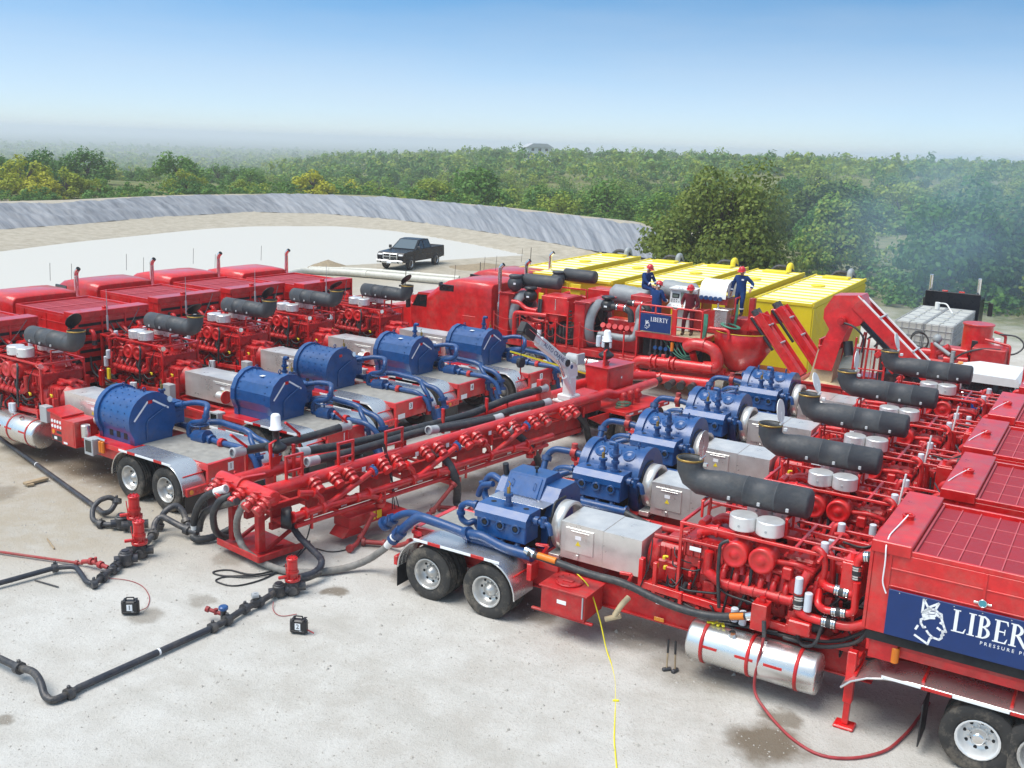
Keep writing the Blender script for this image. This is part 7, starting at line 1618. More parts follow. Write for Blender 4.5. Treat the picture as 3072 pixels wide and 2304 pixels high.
# move the name up beside the crown as on the board
for ch in sb.children:
    if ch.name.startswith('lettering'): ch.location = (.56, -.047, 2.58)
part(bt, 'back_panel', REDD, lambda b: b.box(1.45, 2.45, 1.3, 1.35, 2.2, 3.0, .01))
cn = part(bt, 'control_console', WHITE, lambda b: (b.prism([(1.25, 2.95), (.85, 2.98), (.82, 3.02), (1.1, 3.12), (1.16, 3.56), (.98, 3.62), (.98, 3.66), (1.6, 3.68), (1.6, 2.95)], 'x', .72, 1.68), b.box(.9, 1.5, 1.1, 1.6, 2.17, 2.96, .01)))
part(cn, 'screen_frame', BLK, lambda b: [b.box(x, x + .26, 1.11, 1.15, 3.30, 3.46, .01) for x in (.80, 1.36)]); part(cn, 'screen', SCREEN, lambda b: [b.box(x, x + .19, 1.105, 1.12, 3.335, 3.425, .004) for x in (.835, 1.395)] + [b.box(1.12, 1.29, 1.105, 1.16, 3.20, 3.52, .006)])
part(cn, 'knob', BLK, lambda b: [b.cyl((.80 + .09 * i, 1.12, 3.18 + .07 * j), (.80 + .09 * i, 1.09, 3.18 + .07 * j), .016, 6) for i in range(9) for j in range(2) if not (3 <= i <= 4 and j)] + [b.cyl((.82 + .14 * i, .95, 3.04), (.82 + .14 * i, .94, 3.07), .018, 6) for i in range(6)]); part(cn, 'lid_handle', CHROME, lambda b: b.tube([(1.1, .97, 3.65), (1.1, .95, 3.70), (1.25, .95, 3.70), (1.25, .97, 3.65)], .008, 5))
wh = part(bt, 'white_cover', WHITE, lambda b: (b.strip([(1.25, 3.42), (1.28, 3.70), (1.42, 3.92), (1.7, 4.02), (2.1, 3.98), (2.35, 3.8), (2.42, 3.5)], 'x', 1.75, 2.72, .012), b.prism([(1.5, 3.44), (1.42, 3.90), (1.7, 4.0), (2.1, 3.96), (2.35, 3.78), (2.40, 3.5)], 'x', 2.69, 2.715)))
part(bt, 'hose_plug', BLUED, lambda b: [b.cyl((1.85 + .17 * k, 1.35, 3.42), (1.85 + .17 * k, 1.18, 3.42), .075, 12) for k in range(5)]); part(bt, 'plug_rail', REDD, lambda b: (b.box(1.75, 2.75, 1.35, 2.3, 3.2, 3.40, .01), b.box(1.78, 1.84, 1.4, 2.3, 2.1, 3.2), b.box(2.66, 2.72, 1.4, 2.3, 2.1, 3.2)))
part(bt, 'steel_drum', ALU, lambda b: (b.box(2.55, 3.0, .75, 1.2, 2.5, 3.1, .02), b.box(2.50, 3.05, .7, 1.25, 3.1, 3.15, .01), b.cyl((2.6, .9, 3.15), (2.6, .9, 3.32), .03, 8))); part(bt, 'green_hose', GREENH, lambda b: [b.tube([(2.5 + .03 * k, .0, 3.05), (2.54 + .03 * k, -.08, 2.7), (2.5 + .02 * k, -.02, 2.2)], .03, 6, .2) for k in range(4)] + [b.tube([(3.1 + .03 * k, 1.3, 3.3), (3.14 + .03 * k, 1.2, 2.9), (3.1 + .02 * k, 1.2, 2.6)], .03, 6, .2) for k in range(3)] + [b.torus((3.15, .75, 2.62), (.2, 0, 1), .25 + .04 * k, .025, 18, 5) for k in range(3)])
part(bt, 'seat_support', REDD, lambda b: b.box(-.9, .0, 1.3, 2.4, 1.24, 3.2, .02)); part(bt, 'rear_stand', REDD, lambda b: (b.box(2.7, 3.5, 1.5, 2.2, 2.0, 2.78, .02), b.bar((3.1, 1.2, 2.0), (3.1, 1.2, 3.5), .05), b.bar((3.1, 1.2, 3.5), (3.1, 1.8, 3.5), .05), b.box(3.4, 3.6, 1.7, 1.9, 2.8, 3.5, .02)))
# valves and suction piping under the platform
part(bt, 'valve_bank', IRON, lambda b: [(b.cyl((.55 + .2 * k, .12, 1.25), (.55 + .2 * k, .12, 1.95), .05, 8), b.cyl((.55 + .2 * k, .12, 1.38), (.55 + .2 * k, .12, 1.46), .08, 10)) for k in range(6)]); part(bt, 'blue_gauge', BLUE, lambda b: [b.cyl((.75 + .2 * k, .10, 1.66), (.75 + .2 * k, .03, 1.66), .07, 12) for k in range(4)])
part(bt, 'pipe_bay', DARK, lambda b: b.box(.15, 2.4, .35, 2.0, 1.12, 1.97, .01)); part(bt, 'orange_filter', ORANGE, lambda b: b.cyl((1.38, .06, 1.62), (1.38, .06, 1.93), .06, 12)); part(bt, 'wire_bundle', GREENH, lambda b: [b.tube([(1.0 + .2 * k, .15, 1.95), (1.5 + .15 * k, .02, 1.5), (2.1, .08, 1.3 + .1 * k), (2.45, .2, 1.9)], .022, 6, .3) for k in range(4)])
part(bt, 'suction_header', RED, lambda b: (b.tube([(.9, -.35, .72), (.34, -.35, .74), (.16, -.35, .98), (.34, -.35, 1.24), (.9, -.35, 1.27), (3.05, -.35, 1.32)], .165, 16, .24), b.tube([(.6, -.35, .70), (3.1, -.35, .80)], .19, 16), [b.cyl((x, -.35, z), (x + .05, -.35, z), .235, 16) for x, z in ((.82, 1.26), (1.0, 1.27), (1.5, 1.285), (1.66, 1.285), (.75, .72), (1.2, .73))], b.box(1.2, 1.32, -.40, -.3, 1.4, 1.55)))
part(bt, 'suction_port', IRON, lambda b: [b.cyl((x, -.45, .70), (x, -.72 - .2 * (k < 2), .64), .12, 14) for k, x in enumerate((1.25, 1.75, 2.1, 2.5))]); part(bt, 'port_cap', BLK, lambda b: [b.cyl((x, -.72 - .2 * (k < 2), .64), (x, -.75 - .2 * (k < 2), .635), .14, 14) for k, x in enumerate((1.25, 1.75, 2.1, 2.5))])
part(bt, 'discharge_bend', RED, lambda b: (b.tube([(1.98, -.12, 1.86), (2.20, -.16, 2.02), (2.66, -.16, 2.02), (3.05, -.16, 1.86), (3.14, -.16, 1.5), (3.08, -.22, 1.32), (2.7, -.3, 1.3)], .21, 18, .3), b.cyl((2.6, -.16, 2.02), (2.66, -.16, 2.02), .24, 18), b.tube([(2.2, -.1, 1.7), (2.25, .1, 1.3)], .12, 10)))
part(bt, 'bent_pipe', RED, lambda b: b.tube([(2.56, .0, 1.9), (2.56, .0, 2.60), (3.38, .0, 2.60), (3.40, .0, 2.3)], .055, 10, .16))
tub = part(bt, 'mixing_tub', RED, lambda b: (b.lathe((3.55, 1.0, 1.15), (0, 0, 1), [(0, .45), (.1, .55), (.72, .95), (1.30, .98), (1.33, .96), (1.28, .93), (.72, .90), (.15, .5)], 30, cap=False), b.box(3.0, 3.3, .05, .3, .95, 1.25)))
part(tub, 'tub_rim', YELT, lambda b: b.lathe((3.55, 1.0, 2.47), (0, 0, 1), [(0, .97), (0, .99), (.015, .99), (.015, .97)], 30, cap=False, a0=2.2, a1=4.4)); part(tub, 'tub_slurry', IRON, lambda b: b.cyl((3.55, 1.0, 1.9), (3.55, 1.0, 1.92), .88, 24))
part(bt, 'tub_hood', RED, lambda b: (b.prism([(3.3, 2.45), (4.6, 2.45), (4.35, 3.0), (3.75, 3.1)], 'y', 1.2, 1.25), b.prism([(3.9, 2.4), (4.7, 2.2), (4.4, 3.1), (3.9, 3.2)], 'y', .9, .95)))
def auger(b, p0, p1, o):
    p0, p1 = Vector(p0), Vector(p1); d = (p1 - p0).normalized(); side = Vector((0, 1, 0)); n_ = side.cross(d)
    for k in (-1, 1): b.tube([p0 + side * .15 * k, p1 + side * .15 * k], .14, 14); b.tube([p0 + side * .32 * k + n_ * .05, p1 + side * .32 * k + n_ * .05], .035, 6)
    b.bar(p0 - n_ * -.02, p1 - n_ * -.02, .66, .06); b.bar(p0 + side * .33 + n_ * -.1, p1 + side * .33 + n_ * -.1, .03, .22); b.bar(p0 - side * .33 + n_ * -.1, p1 - side * .33 + n_ * -.1, .03, .22)
    b.box(p0.x - .2, p0.x + .2, p0.y - .34, p0.y + .34, p0.z - .5, p0.z - .02, .03)
for k, (p0, p1) in enumerate((((4.05, .9, 3.08), (5.60, .9, 1.22)), ((4.35, 2.1, 3.22), (5.95, 2.1, 1.30)))):
    a = part(bt, 'sand_auger', RED, lambda b: auger(b, p0, p1, 0)); d = (Vector(p1) - Vector(p0)).normalized()
    part(a, 'belt_edge', BLK, lambda b: b.tube([Vector(p0) + Vector((-.14, -.36, -.05)), Vector(p0) + d * 1.3 + Vector((-.14, -.36, -.05))], .05, 8)); part(a, 'motor_head', IRON, lambda b: [b.cyl(Vector(p0) + Vector((.0, .15 * q, -.02)), Vector(p0) - d * .22 + Vector((0, .15 * q, 0)), .11, 12) for q in (-1, 1)])
    part(a, 'pipe_clamp', GREYB, lambda b: [b.bar(Vector(p0) + d * f + Vector((.1, -.3, .11)), Vector(p0) + d * f + Vector((.1, .3, .11)), .05, .05) for f in (.5, 1.2)])
for x in (4.0, 5.25): wheel(bt, x, .18, side=-1); wheel(bt, x, .51, side=-1, detail=False); wheel(bt, x, 2.3, side=1, detail=False)
part(bt, 'fender', ALU, lambda b: b.strip([(3.30, .60), (3.34, .85), (3.5, 1.08), (3.75, 1.2), (4.1, 1.22), (5.2, 1.22), (5.5, 1.16), (5.8, .95)], 'y', .0, .68, .012)); part(bt, 'grey_strut', GREYB, lambda b: b.tube([(4.3, -.1, .5), (4.55, -.15, 1.4)], .05, 8))
# second unit behind it
t = thing('pump_unit', 'red engine unit with a black muffler behind the blender truck', 'engine unit', BW(0, 3.6), AZ_B)
part(t, 'unit_base', REDD, lambda b: (b.box(-7.2, .5, -.9, 1.2, .8, 1.3), b.box(-5.2, -2.2, -.6, 1.0, 1.3, 2.4, .05)))
part(t, 'radiator', RED, lambda b: b.box(-6.0, -5.5, -.9, 1.1, 1.3, 2.9, .01)); part(t, 'red_tank', RED, lambda b: (b.box(-3.45, -2.35, -.8, .3, 2.4, 3.02, .012), b.box(-3.4, -2.45, -.7, .2, 3.02, 3.04)))
part(t, 'frame_rail', RED, lambda b: (b.bar((-5.3, -.8, 2.95), (-3.5, -.8, 2.95), .06), b.bar((-5.3, .8, 2.95), (-3.5, .8, 2.95), .06), b.bar((-5.3, -.8, 1.3), (-5.3, -.8, 2.95), .06), b.bar((-3.5, -.8, 1.3), (-3.5, -.8, 2.95), .06), b.tube([(-4.9, -.5, 2.5), (-4.4, -.6, 2.75), (-3.6, -.6, 2.6)], .08, 8, .2)))
m2 = part(t, 'muffler', MUF, lambda b: (b.lathe((-4.95, .0, 3.36), (1, 0, 0), [(0, 0), (0, .2), (.04, .25), (1.35, .25), (1.4, .22), (1.4, 0)], 22, cap=False), b.sphere((-5.0, -.45, 3.2), .29, 16, 10), b.cyl((-5.0, -.45, 3.42), (-5.0, -.45, 3.52), .24, 18, ch=.03)))
part(t, 'yellow_panel', YELT, lambda b: (b.box(-4.25, -3.8, -.75, -.70, 2.5, 3.12, .01), b.box(-4.9, -4.6, -.3, -.25, 2.6, 3.1, .01)))
for k, (x0, x1, y, z, r, lb) in enumerate(((-2.2, -.35, 2.35, 3.0, .36, 'front grey canvas covered roll the seated man sits on'), (-.45, 1.0, 3.0, 3.28, .36, 'rear grey canvas covered roll behind the console'))):
    t = thing('covered_roll', lb, 'covered drum', BW(x0, y, z), AZ_B, 'grey covered rolls on the blender truck')
    L_ = x1 - x0
    part(t, 'canvas', GREYC, lambda b: b.tube([(L_ * q, .02 * math.sin(9 * q), .02 * math.sin(7 * q)) for q in np.linspace(0, 1, 12)], [r * (.6 if q in (0, 11) else 1 + .03 * math.sin(3 * q)) for q in range(12)], 20)); part(t, 'cradle', REDD, lambda b: (b.box(.2, .3, -.3, .3, -1.8, -.3), b.box(L_ - .3, L_ - .2, -.3, .3, -1.8, -.3)))

# ================================================================== SAND CONVEYOR AND BIN
sc = thing('sand_conveyor', 'red sand conveyor with an angular hood and chute standing right of the yellow tanks', 'conveyor', BO, AZ_B)
Y0, Y1 = -2.35, -1.35
part(sc, 'hood', RED, lambda b: b.prism([(7.25, 4.42), (7.02, 4.0), (7.02, 3.72), (7.22, 3.42), (7.10, 3.1), (7.62, 3.05), (7.74, 3.5), (8.05, 3.62), (8.3, 4.0), (8.02, 4.5)], 'y', Y0 + .12, Y1 - .12))
part(sc, 'chute', RED, lambda b: (b.prism([(7.10, 3.1), (7.62, 3.1), (7.42, 2.2), (6.9, 2.2), (6.98, 2.7)], 'y', Y0 + .10, Y0 + .14), b.prism([(7.10, 3.1), (7.62, 3.1), (7.42, 2.2), (6.9, 2.2), (6.98, 2.7)], 'y', Y1 - .14, Y1 - .10), b.box(6.95, 7.58, Y0 + .12, Y0 + .16, 2.86, 2.92), b.box(6.95, 7.0, Y0 + .141, Y1 - .141, 2.8, 3.1)))
part(sc, 'sand_stream', TAN, lambda b: b.add([(6.94, Y0 + .2, 2.8), (7.02, Y1 - .2, 2.8), (6.82, Y1 - .2, 1.86), (6.75, Y0 + .2, 1.84), (7.5, Y0 + .2, 2.8), (7.5, Y1 - .2, 2.8), (7.42, Y1 - .2, 1.86), (7.42, Y0 + .2, 1.84)], [[0, 1, 2, 3], [4, 7, 6, 5], [0, 3, 7, 4], [1, 5, 6, 2], [0, 4, 5, 1], [3, 2, 6, 7]]))
bn = part(sc, 'sand_bin', RED, lambda b: (b.box(6.5, 7.85, -2.62, -2.58, .55, 1.86, .006), b.box(6.5, 7.85, -1.05, -1.0, .55, 1.86, .006), b.box(6.5, 6.54, -2.58, -1.05, .55, 1.86, .006), b.box(7.81, 7.85, -2.58, -1.05, .55, 1.86, .006), b.box(6.46, 7.89, -2.66, -2.62, 1.80, 1.88, .004), b.box(6.54, 7.81, -2.58, -1.05, .55, .6)))
part(bn, 'sand_heap', TAN, lambda b: b.add([(6.54, -2.58, 1.70), (7.81, -2.58, 1.66), (7.81, -1.05, 1.72), (6.54, -1.05, 1.76), (7.1, -1.9, 1.95), (7.3, -1.7, 1.94)], [[0, 1, 4], [1, 2, 5], [2, 3, 5], [3, 0, 4], [1, 5, 4], [3, 4, 5]], True)); part(bn, 'white_tag', PRINT, lambda b: b.box(7.5, 7.6, -2.664, -2.661, 1.55, 1.62, .001))
part(sc, 'platform', RED, lambda b: (b.box(7.86, 10.5, -2.6, -.6, 1.62, 1.74, .01), b.box(7.9, 10.5, -2.6, -2.5, .5, 1.62), b.box(7.86, 9.5, -1.4, -.6, 1.741, 2.0, .01), [b.bar((x, y, 1.7), (x + .05, y, 3.3), .055) for x in (8.0, 8.35) for y in (-2.3, -1.2)], b.bar((8.0, -2.3, 3.0), (8.9, -2.3, 3.02), .05), b.bar((8.0, -2.3, 2.4), (8.9, -2.3, 2.42), .04), b.bar((8.9, -2.3, 1.7), (8.9, -2.3, 3.02), .05), [b.bar((8.5 + .12 * k, -2.28, 1.7), (8.5 + .12 * k, -2.28, 3.0), .02) for k in range(4)], b.bar((8.0, -2.3, 1.72), (8.0, -1.2, 3.3), .04)))
c0, c1 = Vector((7.80, -1.85, 4.36)), Vector((10.9, -1.85, 1.70)); cdv = (c1 - c0).normalized()
part(sc, 'conveyor_boom', RED, lambda b: (b.bar(c0 + Vector((.1, .4, -.1)), c1 + Vector((.1, .4, -.1)), .05, .34), b.bar(c0 + Vector((.1, -.4, -.1)), c1 + Vector((.1, -.4, -.1)), .05, .34), b.bar(c0 + Vector((.05, 0, -.12)), c1 + Vector((.05, 0, -.12)), .76, .04)))
part(sc, 'belt_rail', WHITE, lambda b: [b.bar(c0 + Vector((.14, y, .12)), c1 + Vector((.14, y, .12)), .10, .04) for y in (-.34, .34)]); part(sc, 'rail_joint', GREYB, lambda b: [b.bar(c0 + cdv * f + Vector((.14, -.42, .16)), c0 + cdv * f + Vector((.14, .42, .16)), .06, .03) for f in (.9, 2.2, 3.2)])
part(sc, 'cleated_belt', BLK, lambda b: (b.bar(c0 + Vector((-.08, 0, -.38)), c1 + Vector((-.08, 0, -.38)), .66, .05), [b.cbox(c0 + cdv * f + Vector((-.12, 0, -.46)), (.05, .66, .16), Matrix.Rotation(.7, 3, 'Y'), .005) for f in np.arange(.9, 3.8, .28)]))
part(sc, 'drive_motor', REDD, lambda b: (b.cyl((7.6, Y0 + .1, 3.72), (7.6, Y0 - .12, 3.72), .12, 14), b.cyl((7.62, Y0 - .1, 3.72), (7.62, Y0 - .2, 3.72), .07, 12))); part(sc, 'motor_hose', HOSE, lambda b: b.tube([(7.65, Y0 - .1, 3.7), (8.0, Y0 - .2, 3.65), (8.3, Y0 - .1, 3.35), (8.25, Y0 - .05, 2.9)], .03, 6, .2)); part(sc, 'spill_guard', BLK, lambda b: (b.cyl((7.75, Y0 + .3, 3.1), (7.85, Y0 + .2, 2.7), .14, 10),))
part(sc, 'machine_block', IRON, lambda b: (b.box(8.6, 9.6, -1.9, -1.0, 1.75, 2.3, .03), b.cyl((8.7, -1.6, 2.3), (8.7, -1.6, 2.75), .12, 12), b.cyl((9.0, -1.4, 2.3), (9.0, -1.4, 2.6), .1, 12))); part(sc, 'bucket_cleat', RED, lambda b: [b.cbox(c0 + cdv * (1.5 + .3 * k) + Vector((-.25, -.45, -.5)), (.16, .1, .2), Matrix.Rotation(.7, 3, 'Y'), .02) for k in range(6)])

# ================================================================== YELLOW TANKS
TA = math.radians(90 - 29.4); TF = Vector((math.cos(TA), math.sin(TA), 0)); TWd = Vector((TF.y, -TF.x, 0))
def tank_corr(s_):
    def f(b):
        x = 2.15 * s_; n = 46
        for k in range(n): b.box(x - .025, x + .025, 9.2 * k / n + .03, 9.2 * (k + .55) / n + .03, .35, 2.98, .008)
    return f
for i, q in enumerate(((15.16, 44.07), (12.91, 45.57), (10.69, 46.98), (8.33, 48.23), (6.09, 50.17))):
    o = Vector((*q, 0)) - TWd * 2.12 - TF * 9.2
    t = thing('frac_tank', ['nearest yellow tank at the right end of the row', 'second yellow tank from the right', 'middle yellow tank of the row', 'second yellow tank from the left', 'farthest yellow tank at the left end of the row'][i], 'tank', o, TA - PI / 2, 'yellow corrugated tanks in a row')
    part(t, 'shell', YEL, lambda b: b.box(.03, 2.12, .0, 9.2, .3, 3.12, .01), 'fts'); part(t, 'wall_ribs', YEL, tank_corr(0), 'ftc0', kind='stuff'); part(t, 'wall_ribs', YEL, tank_corr(1), 'ftc1', kind='stuff')
    rf = part(t, 'roof', mat('pale_yellow_roof', (.84, .80, .52), .5, var=.10, dust=.12, nscale=.8) if i == 0 else MATS['pale_yellow_roof'], lambda b: b.box(.04, 2.11, .01, 9.19, 3.122, 3.165, .006), 'ftr')
    for k in range(11): part(rf, 'roof_rib', YELT, lambda b: b.box(.06, 2.09, -.03, .03, 3.166, 3.20, .006), 'ftrr').location = (0, .25 + .87 * k, 0)
    part(t, 'roof_edge', YELT, lambda b: (b.box(-.02, .06, 0, 9.2, 3.06, 3.215, .008), b.box(2.09, 2.17, 0, 9.2, 3.06, 3.215, .008), b.box(.06, 2.09, -.03, .03, 3.06, 3.168, .006)), 'fte')
    part(t, 'roof_hatch', YELT, lambda b: b.cyl((1.05, 5.2, 3.17), (1.05, 5.2, 3.24), .28, 16, ch=.02), 'fth'); part(t, 'manway', YELT, lambda b: b.box(.5, 1.6, 8.2, 8.8, 3.17, 3.26, .02), 'ftm')
    if i > 0 or True:
        v = part(t, 'vent_bend', YELT if i in (1, 2) else GREYC, lambda b: b.tube([(1.5, 8.9, 3.1), (1.5, 8.9, 3.45), (1.5, 9.25, 3.5), (1.5, 9.4, 3.2)], .12, 10, .2), ('ftv', i in (1, 2))); part(t, 'transfer_hose', HOSE, lambda b: b.tube([(.7, 9.0, 3.15), (.9, 9.1, 3.40), (1.4, 9.15, 3.36), (1.7, 9.2, 3.1)], .09, 10, .25), 'fthh')

# ================================================================== OTHER VEHICLES
# black tractor with flatbed and totes, heading away
THd = math.radians(90 - 32); tf = Vector((math.cos(THd), math.sin(THd), 0)); tl = Vector((-tf.y, tf.x, 0))
o = Vector((16.95, 41.0, 0))
fb = thing('flatbed_truck', 'black headache rack truck with a flatbed at the right edge of the woods', 'truck', o, THd)
part(fb, 'deck', IRON, lambda b: (b.box(-2.2, 4.4, -1.2, 1.2, .78, .90, .01), [b.tube([(-2.2 + .3 * k, -1.25, .9), (-2.6 + .3 * k, -1.6, 1.1)], .03, 6) for k in range(4)])); part(fb, 'headache_rack', NAVY, lambda b: b.box(4.6, 4.75, -1.15, 1.15, .9, 2.62, .02)); part(fb, 'cab', NAVY, lambda b: (b.box(4.9, 6.8, -1.05, 1.05, .8, 2.3, .06), b.box(6.8, 8.2, -.8, .8, .8, 1.7, .06)))
for s_ in (-1, 1):
    part(fb, 'exhaust_stack', CHROME, lambda b: b.tube([(4.85, s_ * 1.0, 1.2), (4.85, s_ * 1.0, 3.1), (4.8, s_ * 1.0, 3.3)], .075, 12)); part(fb, 'mirror', BLK, lambda b: (b.box(6.2, 6.28, s_ * 1.3, s_ * 1.5, 1.5, 2.1, .02), b.bar((6.2, s_ * 1.05, 2.1), (6.2, s_ * 1.4, 2.1), .03)))
    part(fb, 'rack_lamp', REDL, lambda b: b.box(4.62, 4.74, s_ * .35 - .12, s_ * .35 + .12, 2.62, 2.68, .01))
for x in (-1.4, -.1, 3.2, 4.5): dual(fb, x, -1, False, 1.05); dual(fb, x, 1, False, 1.05)
k = 0
for i in range(5):
    for j in range(2):
        p = o + tf * (-.9 + 1.06 * i) + tl * (.56 - 1.12 * j) + Vector((0, 0, .905))
        t = thing('chemical_tote', f'caged white tote, {["first", "second", "third", "fourth", "fifth"][i]} row from the tail of the flatbed, {"left" if j == 0 else "right"} side', 'tote', p, THd, 'caged white totes on the flatbed')
        part(t, 'bottle', TOTE, lambda b: (b.box(-.49, .49, -.52, .52, .12, 1.1, .05), b.cyl((0, 0, 1.1), (0, 0, 1.14), .1, 12)), 'ibc1'); part(t, 'pallet', WOOD, lambda b: (b.box(-.5, .5, -.53, .53, .08, .118, .004), b.box(-.5, .5, -.5, -.4, 0, .08), b.box(-.5, .5, .4, .5, 0, .08), b.box(-.5, .5, -.05, .05, 0, .08)), 'ibc2')
        part(t, 'cage', GREYB, lambda b: ([b.bar((x, y, .12), (x, y, 1.1), .022, ch=.002) for y in (-.535, .535) for x in (-.5, -.25, 0, .25, .5)] + [b.bar((x, y, .12), (x, y, 1.1), .022, ch=.002) for x in (-.505, .505) for y in (-.27, 0, .27)] + [b.bar((-.5, y, z), (.5, y, z), .022, ch=.002) for y in (-.535, .535) for z in (.35, .6, .85, 1.1)] + [b.bar((x, -.53, z), (x, .53, z), .022, ch=.002) for x in (-.505, .505) for z in (.35, .6, .85, 1.1)] + [b.bar((-.5, 0, 1.115), (.5, 0, 1.115), .022)]), 'ibc3')
solo('tote_pump_hose', 'pale transfer pump and hose on top of the white totes', 'pump', WHITE, lambda b: (b.cyl(o + tf * 2.9 + tl * .3 + Vector((0, 0, 2.03)), o + tf * 2.9 + tl * .3 + Vector((0, 0, 2.34)), .1, 10), b.tube([o + tf * 2.9 + tl * .3 + Vector((0, 0, 2.3)), o + tf * 2.6 + tl * -.1 + Vector((0, 0, 2.36)), o + tf * 1.9 + tl * -.5 + Vector((0, 0, 2.05))], .03, 6, .2)))
# chemical unit with a red cylinder
t = thing('chemical_unit', 'red machine with an upright red drum and black hoses at the right edge', 'chemical unit', (16.3, 36.2, 0), AZ_B)
part(t, 'base', REDD, lambda b: (b.box(-2.6, 2.2, -1.3, 1.2, .75, 1.05), b.box(.4, 1.5, -1.2, .0, 1.05, 2.0, .03), b.box(-2.4, -.4, -.9, .4, 1.05, 1.35, .05))); part(t, 'drum', RED, lambda b: (b.cyl((.35, .2, 1.55), (.35, .2, 2.62), .50, 26), b.cyl((.35, .2, 2.6), (.35, .2, 2.66), .54, 26, ch=.01), b.cyl((.35, .2, 1.0), (.35, .2, 1.55), .2, 12)))
part(t, 'sight_panel', BLK, lambda b: b.box(.26, .46, -.33, -.29, 1.62, 2.1, .01)); part(t, 'white_panel', PRINT, lambda b: b.box(.98, 1.16, -.15, -.1, 1.9, 2.25, .01)); part(t, 'white_label', PRINT, lambda b: b.box(.9, 1.1, -1.21, -1.2, 1.15, 1.25, .001))
part(t, 'pump_piping', RED, lambda b: (b.tube([(-2.2, -.6, 1.5), (-.8, -.6, 1.55), (-.4, -.6, 1.8)], .14, 12, .2), b.cyl((-.9, -.6, 1.3), (-.9, -.6, 1.9), .16, 12), b.cyl((-.5, -.9, 1.4), (.3, -.9, 1.45), .13, 12), b.tube([(1.3, .0, 1.0), (1.3, .0, 2.35), (.9, .0, 2.45)], .05, 8, .1), b.tube([(1.55, -.6, 1.0), (1.55, -.6, 2.1), (.7, -.4, 2.2)], .045, 8, .1), b.box(-.6, .2, -.5, .2, 1.35, 1.75, .04)))
part(t, 'black_hose', HOSE, lambda b: (b.tube([(1.1, -.1, 2.4), (1.7, -.1, 2.4), (2.0, -.2, 2.1), (1.7, -.3, 1.75), (1.2, -.4, 1.75)], .03, 7, .3), b.tube([(-.3, -.9, 1.3), (.1, -1.2, 1.75), (.7, -1.2, 2.0), (1.3, -1.0, 2.0)], .035, 7, .3), b.tube([(-2.3, -.7, 1.2), (-2.0, -.9, 1.75), (-1.4, -.7, 1.75), (-1.1, -.5, 1.4)], .035, 7, .3), [b.torus((-1.5, -.3, 1.85), (.2 * k, 1, .1), .30 + .03 * k, .025, 18, 5) for k in range(3)])); part(t, 'grey_pump', GREYC, lambda b: (b.sphere((-.85, -.6, 2.05), .17, 12, 8), b.tube([(-.9, -.75, 1.9), (-.3, -1.0, 1.6)], .07, 8), b.cyl((-.2, -1.0, 1.2), (-.2, -1.0, 1.75), .08, 10)))
for x in (-1.8, 1.6): wheel(t, x, -1.15, side=-1)
# blue cab with white roof
t = thing('blue_cab_truck', 'blue truck cab with a white roof and amber lights, right edge', 'truck', (13.55, 28.55, 0), AZ_B + PI)
part(t, 'cab_body', BLUECAB, lambda b: (b.box(-1.0, .9, -1.05, 1.05, .7, 1.9, .06), b.box(.9, 2.0, -.85, .85, .7, 1.5, .08))); part(t, 'roof', WHITE, lambda b: b.prism([(-1.0, 2.42), (-.9, 2.56), (.3, 2.58), (1.05, 2.40), (1.1, 2.34), (-1.0, 2.34)], 'y', -1.04, 1.04)); part(t, 'windows', GLASS, lambda b: (b.prism([(-.95, 1.9), (.95, 1.9), (.72, 2.34), (-.9, 2.34)], 'y', -1.0, 1.0),))
part(t, 'amber_lamp', AMBER, lambda b: [b.box(.72, .86, y - .07, y + .07, 2.48, 2.53, .01) for y in (-.8, -.4, 0, .4, .8)]); part(t, 'exhaust_stack', CHROME, lambda b: b.tube([(-1.1, -.95, 1.0), (-1.1, -.95, 3.05), (-1.2, -.95, 3.2)], .075, 12, .1)); part(t, 'exhaust_stack', REDD, lambda b: b.tube([(-1.1, .95, 1.0), (-1.1, .95, 3.2)], .06, 10)); part(t, 'mirror', CHROME, lambda b: (b.box(.3, .38, -1.45, -1.25, 1.5, 2.1, .02), b.box(.3, .38, 1.25, 1.45, 1.5, 2.1, .02))); part(t, 'headboard', GREYB, lambda b: b.box(-1.5, -1.4, -1.0, 1.0, .9, 1.9)); part(t, 'grab_rail', CHROME, lambda b: [b.tube([(-1.3 + .1 * k, -.9, 1.0), (-1.3 + .1 * k, -.9, 2.1), (-1.3 + .1 * k, .3, 2.1)], .02, 6, .1) for k in range(2)])
for s_ in (-1, 1): wheel(t, 1.0, s_ * .95, side=s_); dual(t, -2.2, s_, False, 1.05)
part(t, 'chassis', IRON, lambda b: b.box(-3.2, 1.9, -.4, .4, .6, .85))
